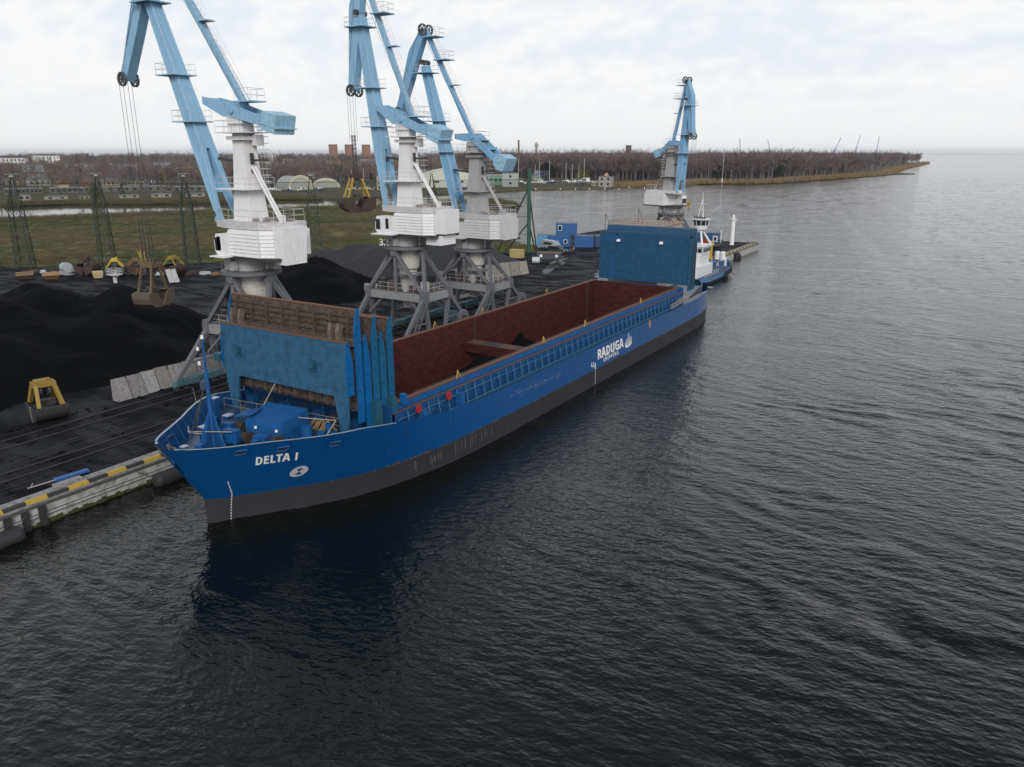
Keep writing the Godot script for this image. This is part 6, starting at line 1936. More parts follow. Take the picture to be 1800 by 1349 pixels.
	for q in [["upper_hull", hull, 0.55, 0.0], ["lower_hull", mat("tug_dark", Color(0.03, 0.03, 0.035), 0.6), -1.0, 1.0]]:
		var m := MB.new()
		for s in [-1.0, 1.0]:
			var rows := []
			for u in us:
				var top: float = 1.5 + 1.3 * pow(clampf((u + 2) / 12.0, 0.0, 1.0), 1.6)
				var w: float = hb.call(u)
				if q[3] == 0.0: rows.append([V(s * w * 0.93, 0.55, -u * 0.98), V(s * w, top, -u)])
				else: rows.append([V(s * w * 0.7, -1.0, -u * 0.94), V(s * w * 0.93, 0.55, -u * 0.98)])
			m.sheet(rows, s < 0)
		part(q[0], m, q[1], t)
	var dk := MB.new()
	var rws := []
	for u in us: rws.append([V(-hb.call(u) * 0.95, 1.25 + 0.9 * pow(clampf((u + 2) / 12.0, 0.0, 1.0), 1.6), -u), V(hb.call(u) * 0.95, 1.25 + 0.9 * pow(clampf((u + 2) / 12.0, 0.0, 1.0), 1.6), -u)])
	dk.sheet(rws, true)
	part("deck", dk, mat("tug_deck", Color(0.015, 0.05, 0.13), 0.6), t)
	for k in 5:
		var f := MB.new()
		var u := 1.5 + k * 1.7
		f.box(V(hb.call(u) + 0.1, 1.0 + 0.12 * k, -u), V(0.3, 1.1, 0.5)); part("fender_pad", f, mats["fender_rubber"], t)
	var wl := [[V(-0.3, 2.3, 0.6), V(3.7, 2.2, 8.0)], [V(-0.2, 4.4, 0.5), V(2.9, 2.2, 4.8)]]
	for q in wl:
		var b := MB.new(Transform3D(Basis.IDENTITY, V(-0.4, 0, 3.4))); b.box(q[0], q[1]); part("superstructure", b, white, t)
	var wh := MB.new(Transform3D(Basis.IDENTITY, V(-0.4, 0, 3.4))); wh.hexa([V(-1.7, 5.5, 2.6), V(1.4, 5.5, 2.6), V(1.4, 5.5, -1.6), V(-1.7, 5.5, -1.6), V(-1.9, 7.2, 2.8), V(1.6, 7.2, 2.8), V(1.6, 7.2, -1.9), V(-1.9, 7.2, -1.9)]); var who := part("wheelhouse", wh, white, t)
	for i in 4:
		var g := MB.new(Transform3D(Basis.IDENTITY, V(-0.4, 0, 3.4))); g.box(V(1.53, 6.5, 1.9 - i * 1.05), V(0.08, 0.75, 0.8)); part("window", g, mats["cab_glass"], who)
		var h := MB.new(Transform3D(Basis.IDENTITY, V(-0.4, 0, 3.4))); h.box(V(-1.35 + i * 0.8, 6.5, 2.74), V(0.65, 0.75, 0.08)); part("window", h, mats["cab_glass"], who)
	var rf := MB.new(Transform3D(Basis.IDENTITY, V(-0.4, 0, 3.4))); rf.box(V(-0.15, 7.3, 0.5), V(3.9, 0.2, 5.1)); part("wheelhouse_roof", rf, white, t)
	for q in [[V(-0.9, 7.4, 1.4), V(-0.6, 10.4, 0.2)], [V(0.9, 7.4, 1.4), V(0.2, 10.4, 0.4)], [V(1.5, 7.4, -1.6), V(0.1, 10.4, -0.4)]]:
		var l := MB.new(Transform3D(Basis.IDENTITY, V(-0.4, 0, 3.4))); l.tube(q[0], q[1], 0.2, 0.18, 8); part("bridge_leg", l, white, t)
	var ub := MB.new(Transform3D(Basis.IDENTITY, V(-0.4, 0, 3.4))); ub.lathe([Vector2(0.9, 10.3), Vector2(1.15, 10.4), Vector2(1.25, 11.2)], Transform3D.IDENTITY, 10)
	ub.lathe([Vector2(1.4, 12.2), Vector2(1.65, 12.3), Vector2(1.65, 12.45), Vector2(0.0, 12.55)], Transform3D.IDENTITY, 14)
	var ubo := part("upper_bridge", ub, white, t)
	for i in 10:
		var a := TAU * i / 10
		var g := MB.new(Transform3D(Basis.IDENTITY, V(-0.4, 0, 3.4))); g.tube(V(cos(a) * 1.28, 11.2, sin(a) * 1.28), V(cos(a) * 1.42, 12.25, sin(a) * 1.42), 0.06); part("window_post", g, white, ubo)
	var gl := MB.new(Transform3D(Basis.IDENTITY, V(-0.4, 0, 3.4))); gl.lathe([Vector2(1.2, 11.2), Vector2(1.34, 12.2)], Transform3D.IDENTITY, 10); part("window", gl, mats["cab_glass"], ubo)
	var ms := MB.new(Transform3D(Basis.IDENTITY, V(-0.4, 0, 3.4)))
	ms.tube(V(-0.5, 12.5, 0.4), V(0, 16.2, 0), 0.07); ms.tube(V(0.5, 12.5, 0.4), V(0, 16.2, 0), 0.07); ms.tube(V(0, 12.5, -0.6), V(0, 17.6, 0), 0.07)
	ms.beam(V(-0.9, 15.4, 0), V(0.9, 15.4, 0), 0.1, 0.08); ms.beam(V(-0.6, 14.2, 0), V(0.6, 14.2, 0), 0.1, 0.08)
	part("mast", ms, white, t)
	for i in 5:
		var l := MB.new(Transform3D(Basis.IDENTITY, V(-0.4, 0, 3.4))); l.box(V(-0.9 + i * 0.45, 12.75, 0.9), V(0.28, 0.35, 0.28)); part("search_light", l, mats["crane_dark"], t)
	for x in [0.3, 1.3]:
		var fn := MB.new(); fn.lathe([Vector2(0.5, 0), Vector2(0.5, 1.4), Vector2(0.35, 1.7), Vector2(0.0, 1.75)], Transform3D(Basis.IDENTITY, V(x + 0.6, 3.6, -3.2)), 12); part("funnel", fn, white, t)
	var cr := MB.new(); cr.path([V(0.6, 2.0, -4.6), V(0.6, 3.6, -4.6), V(1.2, 4.0, -5.0), V(1.8, 3.6, -5.4), V(1.8, 2.0, -5.4)], 0.22, 8); part("towing_arch", cr, white, t)
	var rd := MB.new(); rd.box(V(0.4, 3.6, -4.4), V(1.0, 0.9, 0.8)); part("red_locker", rd, mat("tug_red", Color(0.28, 0.05, 0.04), 0.5), t)
	var er := MB.new(); er.rail([V(2.7, 1.5, 9.0), V(2.9, 1.6, 2.0)], 1.0, 0.03, 1.2, 3); part("rail", er, mats["rail_white"], t)
	var yp := thing("yellow_ladder_post", "yellow steel ladder post on the quay behind the tug", "post", V(-47.9, QY, -152.0))
	var y1 := MB.new(); y1.box(V(0, 1.2, 0), V(0.5, 4.6, 0.9)); part("post", y1, mat("ladder_yellow", Color(0.6, 0.42, 0.03), 0.55), yp)
	var y2 := MB.new(); y2.tube(V(0.3, 0, 0.5), V(0.3, 3.8, 0.5), 0.06); part("rail", y2, mats["ladder_yellow"], yp)

# ---------- far bank, town, marina, woods ----------
func house(called: String, label: String, x: float, z: float, w: float, d: float, h: float, turn: float, wall: Material, roof: Material, kind: String, rows := 1, cols := 4, group := ""):
	var t := thing(called, label, "building", V(x, 0.8, z), group, deg_to_rad(turn))
	var b := MB.new(); b.box(V(0, h * 0.5, 0), V(w, h, d)); part("wall", b, wall, t)
	var r := MB.new()
	var o := 0.35
	match kind:
		"gable":
			r.prism(P([-d / 2 - o, h, d / 2 + o, h, 0, h + d * 0.42]), Transform3D(Basis(V(0, 0, 1), V(0, 1, 0), V(-1, 0, 0)), Vector3.ZERO), w + o)
		"hip":
			r.hexa([V(-w / 2 - o, h, d / 2 + o), V(w / 2 + o, h, d / 2 + o), V(w / 2 + o, h, -d / 2 - o), V(-w / 2 - o, h, -d / 2 - o), V(-w / 2 + d * 0.45, h + d * 0.36, 0.05), V(w / 2 - d * 0.45, h + d * 0.36, 0.05), V(w / 2 - d * 0.45, h + d * 0.36, -0.05), V(-w / 2 + d * 0.45, h + d * 0.36, -0.05)])
		_:
			r.box(V(0, h + 0.15, 0), V(w + o, 0.3, d + o))
	var ro := part("roof", r, roof, t)
	if kind in ["gable", "hip"]:
		var c := MB.new(); c.box(V(w * 0.22, h + d * 0.4, 0), V(0.6, 1.4, 0.6)); part("chimney", c, mat("chimney", Color(0.2, 0.13, 0.1), 0.8), ro)
	var gm := mat("far_glass", Color(0.03, 0.035, 0.04), 0.15, "")
	for i in rows:
		for j in cols:
			var g := MB.new()
			var ww := minf(1.4, w / cols * 0.55)
			var hh := minf(1.5, h / rows * 0.5)
			g.box(V(-w / 2 + (j + 0.5) * w / cols, (i + 0.55) * h / rows, d / 2 + 0.03), V(ww, hh, 0.1))
			part("window", g, gm, t)
	return t

func build_far_bank():
	# reeds along both banks: nobody could count the stalks
	var blade := MB.new()
	var r2 := RandomNumberGenerator.new(); r2.seed = 8
	for i in 26:
		var a := r2.randf() * TAU
		var p := V(r2.randf_range(-0.8, 0.8), 0, r2.randf_range(-0.8, 0.8))
		var h := r2.randf_range(0.7, 1.5)
		var s := V(cos(a), 0, sin(a)) * 0.06
		blade.tri(p - s, p + s, p + V(r2.randf_range(-0.2, 0.2), h, r2.randf_range(-0.2, 0.2)))
	var bm := blade.mesh()
	var mk := func(called: String, lines: Array, n: int, width: float, col: Color, spread: float, hs: float, label: String):
		var mm := MultiMesh.new()
		mm.transform_format = MultiMesh.TRANSFORM_3D
		mm.use_colors = true
		mm.mesh = bm
		mm.instance_count = n
		var rr := RandomNumberGenerator.new(); rr.seed = n
		var tot := 0.0
		var seg := []
		for l in lines:
			for i in range(0, l.size() - 2, 2):
				var a := Vector2(l[i], l[i + 1]); var b := Vector2(l[i + 2], l[i + 3])
				seg.append([a, b, a.distance_to(b)]); tot += a.distance_to(b)
		for k in n:
			var u := rr.randf() * tot
			var q = seg[0]
			for s in seg:
				q = s
				if u <= s[2]: break
				u -= s[2]
			var p: Vector2 = q[0].lerp(q[1], u / q[2]) + (q[1] - q[0]).normalized().orthogonal() * rr.randf_range(-width, width) * spread
			var sc := rr.randf_range(0.7, 1.4) * hs
			mm.set_instance_transform(k, Transform3D(Basis(Vector3.UP, rr.randf() * TAU).scaled(V(1.1, sc, 1.1)), V(p.x, 0.45, p.y)))
			mm.set_instance_color(k, col * rr.randf_range(0.65, 1.25))
		var o := MultiMeshInstance3D.new()
		o.name = called
		o.multimesh = mm
		var m := StandardMaterial3D.new(); m.vertex_color_use_as_albedo = true; m.roughness = 0.9; m.cull_mode = BaseMaterial3D.CULL_DISABLED
		o.material_override = m
		add_child(o)
		o.set_meta("kind", "stuff"); o.set_meta("label", label); o.set_meta("category", "reeds")
	mk.call("river_reeds", [[-330, 0, -271, -127, -264, -141, -255, -166, -240, -188, -232, -202, -224.6, -220, -204, -240, -186, -255, -167, -247, -146, -220, -128, -196, -112, -168]], 9000, 5.0, Color(0.13, 0.11, 0.055), 1.0, 1.15, "tall brown reeds along the near river bank")
	mk.call("spit_reeds", [[-200, -268, -186, -292], [-190, -262, -178, -286], [-182, -262, -174, -280], [-196, -255, -186, -275]], 4200, 5.0, Color(0.12, 0.10, 0.045), 1.0, 1.3, "olive reeds covering the spit in the river")
	mk.call("pool_reeds", [[-172, -165, -150, -147, -133, -135], [-165, -170, -148, -160, -136, -145]], 500, 3.0, Color(0.12, 0.10, 0.05), 1.0, 0.8, "reeds round the pool in the meadow")
	mk.call("far_bank_reeds", [[-357, -171, -348, -195, -320, -212, -296, -237, -303, -260, -280, -277]], 2600, 3.0, Color(0.14, 0.11, 0.05), 1.0, 1.2, "low reeds along the town's river bank")
	mk.call("peninsula_reeds", [[-212, -470, -200, -500, -190, -540, -180, -566, -158, -573, -148, -592, -131, -700, -107, -850, -112, -960, -123, -1178, -142, -1790], [-205, -480, -192, -535, -186, -572]], 9000, 7.0, Color(0.24, 0.17, 0.085), 1.0, 2.2, "pale tan reeds fringing the wooded peninsula")
	# tussocks over the meadow
	var tm := MultiMesh.new()
	tm.transform_format = MultiMesh.TRANSFORM_3D; tm.use_colors = true; tm.mesh = bm; tm.instance_count = 16000
	var rr := RandomNumberGenerator.new(); rr.seed = 77
	var area := P([-91, -158, -112, -168, -146, -220, -167, -247, -186, -255, -204, -240, -224, -220, -255, -166, -271, -127, -320, 0, -160, -50, -112, -114])
	var nf := noise(4, 0.02, 3)
	var k := 0
	while k < 16000:
		var p := Vector2(rr.randf_range(-320, -91), rr.randf_range(-255, 0))
		if not Geometry2D.is_point_in_polygon(p, area): continue
		if p.x > -172 and p.x < -133 and absf((p.y + 152) - (p.x + 152) * -0.85) < 9.0: continue
		var v := nf.get_noise_2d(p.x, p.y)
		tm.set_instance_transform(k, Transform3D(Basis(Vector3.UP, rr.randf() * TAU).scaled(V(1.0, rr.randf_range(0.14, 0.34) + maxf(0.0, v) * 0.3, 1.0)), V(p.x, 0.93, p.y)))
		tm.set_instance_color(k, Color(0.075, 0.085, 0.028).lerp(Color(0.15, 0.115, 0.06), clampf(v * 1.6 + 0.4, 0.0, 1.0)) * rr.randf_range(0.7, 1.2))
		k += 1
	var go := MultiMeshInstance3D.new(); go.name = "meadow_grass"; go.multimesh = tm
	var gm := StandardMaterial3D.new(); gm.vertex_color_use_as_albedo = true; gm.roughness = 0.9; gm.cull_mode = BaseMaterial3D.CULL_DISABLED
	go.material_override = gm
	add_child(go)
	go.set_meta("kind", "stuff"); go.set_meta("label", "rough green and brown grass of the meadow"); go.set_meta("category", "grass")

func build_town():
	var cream := mat("w_cream", Color(0.48, 0.43, 0.33), 0.8, "streak", 0.15)
	var white := mat("w_white", Color(0.58, 0.58, 0.57), 0.8, "streak", 0.15)
	var yell := mat("w_yellow", Color(0.5, 0.4, 0.2), 0.8, "streak", 0.15)
	var mint := mat("w_mint", Color(0.42, 0.47, 0.42), 0.8, "streak", 0.15)
	var brick := mat("w_brick", Color(0.33, 0.17, 0.12), 0.85, "grime", 0.1)
	var slate := mat("r_slate", Color(0.15, 0.17, 0.19), 0.7, "grime", 0.2)
	var green := mat("r_green", Color(0.17, 0.21, 0.19), 0.7, "grime", 0.2)
	var rust := mat("r_rust", Color(0.14, 0.075, 0.055), 0.8, "rust", 0.2)
	house("apartment_block", "long white block of flats at the far left edge", -807, -399, 26, 12, 15.5, 50, white, slate, "flat", 4, 8)
	house("apartment_block", "bright white stepped block of flats above the trees on the left", -970, -519, 26, 12, 16.5, 75, mat("w_bright", Color(0.72, 0.72, 0.72), 0.8, ""), white, "flat", 4, 7)
	house("apartment_block", "small white block on the skyline right of the nearest crane", -1046, -930, 16, 10, 17, 48, white, slate, "flat", 4, 4)
	house("town_house", "pale house with green hipped roof on the left bank", -535, -279, 12.5, 9, 4.0, 72, mint, green, "hip", 1, 4, "houses on the left bank")
	house("town_house", "tan house with grey hipped roof at the left edge", -565, -282, 14, 10, 4.0, 52, mat("w_tan", Color(0.3, 0.25, 0.19), 0.8), slate, "hip", 1, 4, "houses on the left bank")
	house("town_house", "small house with yellow gable beside the garages", -478, -262, 6.0, 6.5, 2.6, -10, yell, rust, "gable", 1, 2, "houses on the left bank")
	house("town_house", "brown roofed house right of the yellow gable", -468, -272, 8, 6, 2.4, 62, rust, rust, "gable", 1, 2, "houses on the left bank")
	house("town_house", "low yellow house behind the long garages", -503, -309, 10, 6, 2.4, 50, yell, slate, "gable", 1, 4, "houses on the left bank")
	house("town_house", "long cream house behind the long garages", -494, -322, 13, 6, 2.4, 60, cream, slate, "gable", 1, 5, "houses on the left bank")
	house("town_house", "small white house under the trees behind the garages", -513, -348, 6, 5, 2.2, 56, white, slate, "gable", 1, 2, "houses on the left bank")
	var gl := ["leftmost long grey garage row across the river", "second long grey garage row across the river", "third long grey garage row across the river", "fourth long grey garage row, left of the nearest crane"]
	var gp := [[-440, -221, 17, 63], [-430, -243, 24, 61], [-415, -268, 36, 58], [-385, -288, 35, 54]]
	for i in 4: house("garage_row", gl[i], gp[i][0], gp[i][1], gp[i][2], 7, 2.6, gp[i][3], mat("w_garage", Color(0.15, 0.15, 0.14), 0.85, "streak", 0.2), mat("r_garage", Color(0.24, 0.27, 0.31), 0.6, "streak", 0.2), "flat", 1, 9, "long grey garage rows")
	var sp := [[-378, -190, 4.3, 2.4], [-374, -202, 9.6, 1.4], [-363, -209, 4.1, 1.3], [-358, -228, 8.6, 1.3], [-349, -239, 9.0, 1.6], [-340, -251, 9.2, 1.6]]
	for i in 6: house("boat_shed", "%s pale boat shed from the left on the river bank" % ORD[i], sp[i][0], sp[i][1], sp[i][2], 4, sp[i][3], 58, mat("w_shed", Color(0.36, 0.35, 0.32), 0.8, "streak", 0.2), slate, "flat", 1, 2, "pale boat sheds on the river bank")
	# arched hangars
	for q in [["round grey hangar with a pale front arch near the marina", -357, -332, 14.5, 7.6, 20, 70, Color(0.30, 0.31, 0.29)], ["lower blue grey hangar right of the round one", -363, -364, 16, 5.0, 16, 45, Color(0.20, 0.26, 0.31)]]:
		var t := thing("arched_hangar", q[0], "hangar", V(q[1], 0.8, q[2]), "arched hangars", deg_to_rad(q[6]))
		var sh := MB.new()
		var pr := []
		for i in 17:
			var a := PI * i / 16.0
			pr.append([V(cos(a) * q[3] * 0.5, sin(a) * q[4], q[5] * 0.5), V(cos(a) * q[3] * 0.5, sin(a) * q[4], -q[5] * 0.5)])
		sh.sheet(pr, true)
		part("shell", sh, mat("hangar_" + str(q[4]), q[7], 0.7, "streak", 0.2), t)
		var fr := MB.new()
		var poly := PackedVector2Array()
		for i in 17: poly.append(Vector2(cos(PI * i / 16.0) * q[3] * 0.49, sin(PI * i / 16.0) * q[4] * 0.98))
		fr.prism(poly, Transform3D(Basis.IDENTITY, V(0, 0, q[5] * 0.5 - 0.2)), 0.2); fr.prism(poly, Transform3D(Basis.IDENTITY, V(0, 0, -q[5] * 0.5 + 0.2)), 0.2)
		part("end_wall", fr, mat("hangar_end", Color(0.36, 0.37, 0.33), 0.8, "streak", 0.2), t)
		var arch := MB.new()
		for i in 16: arch.beam(V(cos(PI * i / 16.0) * q[3] * 0.5, sin(PI * i / 16.0) * q[4], q[5] * 0.5), V(cos(PI * (i + 1) / 16.0) * q[3] * 0.5, sin(PI * (i + 1) / 16.0) * q[4], q[5] * 0.5), 1.6, 0.5, V(0, 0, 1))
		part("front_arch", arch, mat("arch_cream", Color(0.5, 0.48, 0.38), 0.8), t)
	house("storage_hall", "long white hall with dark openings behind the round hangar", -513, -515, 47, 14, 6.8, 45, white, slate, "flat", 1, 4)
	house("storage_hall", "white hall right of the long one, with a dark gate", -501, -545, 38, 12, 7.0, 43, mat("w_hall", Color(0.62, 0.62, 0.6), 0.8, "streak", 0.15), slate, "flat", 1, 2)
	house("watch_tower", "small yellow brick tower left of the second crane", -309, -353, 3.5, 3.5, 7.6, 41, mat("w_ybrick", Color(0.36, 0.32, 0.2), 0.85, "grime", 0.3), slate, "flat", 3, 1)
	house("store_house", "low house with dark roof beside the yellow brick tower", -322, -352, 14, 8, 1.8, 45, mat("w_ybrick", Color(0.36, 0.32, 0.2)), mat("r_dark", Color(0.05, 0.055, 0.05), 0.8), "gable", 1, 5)
	var bw := thing("curved_hall", "big pale hall with a shallow curved roof behind the second crane", "building", V(-300, 0.8, -408), "", deg_to_rad(37))
	var wpoly := PackedVector2Array([Vector2(-20, 0), Vector2(20, 0), Vector2(20, 6.6)])
	for i in 11: wpoly.append(Vector2(20 - i * 4, 6.6 + 4.4 * sin(PI * i / 10.0)))
	var b1 := MB.new(); b1.prism(wpoly, Transform3D.IDENTITY, 22); part("wall", b1, mat("w_curve", Color(0.52, 0.53, 0.47), 0.8, "streak", 0.12), bw)
	var b2 := MB.new()
	for i in 10: b2.beam(V(20.2 - i * 4.04, 6.75 + 4.4 * sin(PI * i / 10.0), 0), V(20.2 - (i + 1) * 4.04, 6.75 + 4.4 * sin(PI * (i + 1) / 10.0), 0), 22.6, 0.25)
	part("roof", b2, mat("r_white", Color(0.6, 0.6, 0.59), 0.7, "streak", 0.1), bw)
	for i in 5:
		var w := MB.new(); w.box(V(-15 + i * 7.5, 3.4, 11.06), V(3.2, 1.1, 0.1)); part("window", w, mats["far_glass"], bw)
	house("green_shed", "long green corrugated shed by the marina", -294, -448, 15, 10, 6.2, 33, mat("w_greenshed", Color(0.12, 0.25, 0.17), 0.7, "streak", 0.3), mat("r_pale", Color(0.45, 0.43, 0.42), 0.7), "flat", 1, 5)
	house("green_shed", "grey fronted shed with dark opening right of the green one", -269, -432, 10, 8, 8.2, 32, mat("w_greyfront", Color(0.33, 0.36, 0.35), 0.7, "streak", 0.3), slate, "flat", 2, 1)
	house("club_house", "pale green gabled club house behind the yachts", -315, -552, 12, 9, 3.4, 60, mat("w_club", Color(0.3, 0.38, 0.32), 0.8), mat("r_blueslate", Color(0.14, 0.17, 0.22), 0.7), "gable", 1, 4)
	var gh: Node3D = house("harbour_house", "grey two storey house with dark windows on the marina point", -217, -464, 8.2, 7, 6.0, 12, mat("w_grey", Color(0.33, 0.32, 0.31), 0.85, "concrete", 0.2), slate, "flat", 2, 2)
	var cup := MB.new(); cup.lathe([Vector2(1.6, 6.3), Vector2(1.6, 7.2), Vector2(0.0, 8.6)], Transform3D.IDENTITY, 8); part("roof_lantern", cup, mat("cup_pink", Color(0.42, 0.24, 0.19), 0.8), gh)
	house("harbour_house", "low cream annex with small dark windows beside the grey house", -226, -470, 7.5, 5, 2.6, 20, cream, mat("r_cream", Color(0.45, 0.41, 0.34), 0.8), "flat", 1, 5)
	var tl := ["leftmost red brick tower block on the skyline", "middle red brick tower block on the skyline", "rightmost red brick tower block on the skyline"]
	var tp := [[-1047, -1074], [-1040, -1108], [-1031, -1144]]
	for i in 3: house("tower_block", tl[i], tp[i][0], tp[i][1], 12.5, 12, 34, 62, brick, mat("w_greyblock", Color(0.36, 0.36, 0.38), 0.8), "flat", 9, 4, "red brick tower blocks")
	house("apartment_block", "grey block of flats with balconies behind the hanging rusty grab", -531, -598, 24, 9, 14, 42, mat("w_greyblock", Color(0.36, 0.36, 0.38)), slate, "flat", 4, 9)
	house("apartment_block", "dark square block standing above the wood near the far crane", -520, -1191, 9, 8, 31, 24, mat("w_darkbrick", Color(0.13, 0.09, 0.085), 0.85), slate, "flat", 6, 2)
	var rr := RandomNumberGenerator.new(); rr.seed = 91
	# scattered far roofs between the trees
	for i in 26:
		var u := (i + rr.randf() * 0.8) / 26.0
		var a := deg_to_rad(lerpf(65.5, 43.5, u))
		var D := rr.randf_range(650, 1250)
		house("distant_house", "%s tiny distant house from the left among the bare trees of the town" % ordw(i), -sin(a) * D, -cos(a) * D, rr.randf_range(9, 20), 8, rr.randf_range(5, 10), rad_to_deg(a) + rr.randf_range(-30, 30), [white, cream, brick, mint][i % 4], [slate, rust, white][i % 3], ["gable", "hip", "flat"][i % 3], 2, 4, "distant houses of the town")
	var ch := thing("factory_chimney", "tall thin brick factory chimney on the skyline", "chimney", V(-676, 0.8, -1111))
	var c1 := MB.new(); c1.lathe([Vector2(1.9, 0), Vector2(1.4, 38), Vector2(1.6, 38.4), Vector2(1.6, 39.2), Vector2(0, 39.2)], Transform3D.IDENTITY, 12); part("stack", c1, mat("chim_brick", Color(0.16, 0.11, 0.09), 0.85), ch)
	var wt := thing("water_tower", "pale water tower with a wider head on the skyline", "tower", V(-651, 0.8, -1125))
	var w1 := MB.new(); w1.lathe([Vector2(1.9, 0), Vector2(1.5, 26), Vector2(2.9, 30), Vector2(2.9, 33), Vector2(1.2, 35), Vector2(0.4, 37), Vector2(0, 37)], Transform3D.IDENTITY, 12); part("shaft", w1, mat("wt_pale", Color(0.34, 0.33, 0.29), 0.85), wt)
	# cranes of another harbour beyond the wood
	var hp := [[-300, -1700, 34], [-270, -1760, 40], [-236, -1800, 37], [-430, -1500, 30], [-390, -1560, 29]]
	for i in 5:
		var t := thing("distant_crane", "%s tiny crane from the left on the skyline above the wooded peninsula" % ORD[[2, 3, 4, 0, 1][i]], "crane", V(hp[i][0], 0.8, hp[i][1]), "tiny cranes on the skyline")
		var m := MB.new(); m.tube(V(0, 0, 0), V(0, hp[i][2] * 0.75, 0), 1.8, 1.2, 6); part("tower", m, mat("far_crane", Color(0.22, 0.33, 0.46), 0.7, ""), t)
		var j := MB.new(); j.beam(V(0, hp[i][2] * 0.7, 0), V(9 - 4 * i, hp[i][2] + 14, 0), 1.2, 1.2); part("jib", j, mats["far_crane"], t)
	var sh := thing("distant_ship", "tiny grey ship on the sea horizon at the right", "ship", V(700, 0, -9200))
	var s1 := MB.new(); s1.hexa([V(-75, 0, 10), V(80, 0, 10), V(80, 0, -10), V(-75, 0, -10), V(-82, 9, 10), V(92, 9, 10), V(92, 9, -10), V(-82, 9, -10)]); part("hull", s1, mat("far_ship", Color(0.12, 0.14, 0.17), 0.8, ""), sh)
	var s2 := MB.new(); s2.box(V(-60, 17, 0), V(26, 16, 14)); s2.box(V(20, 12, 0), V(100, 6, 14)); part("superstructure", s2, mats["far_ship"], sh)

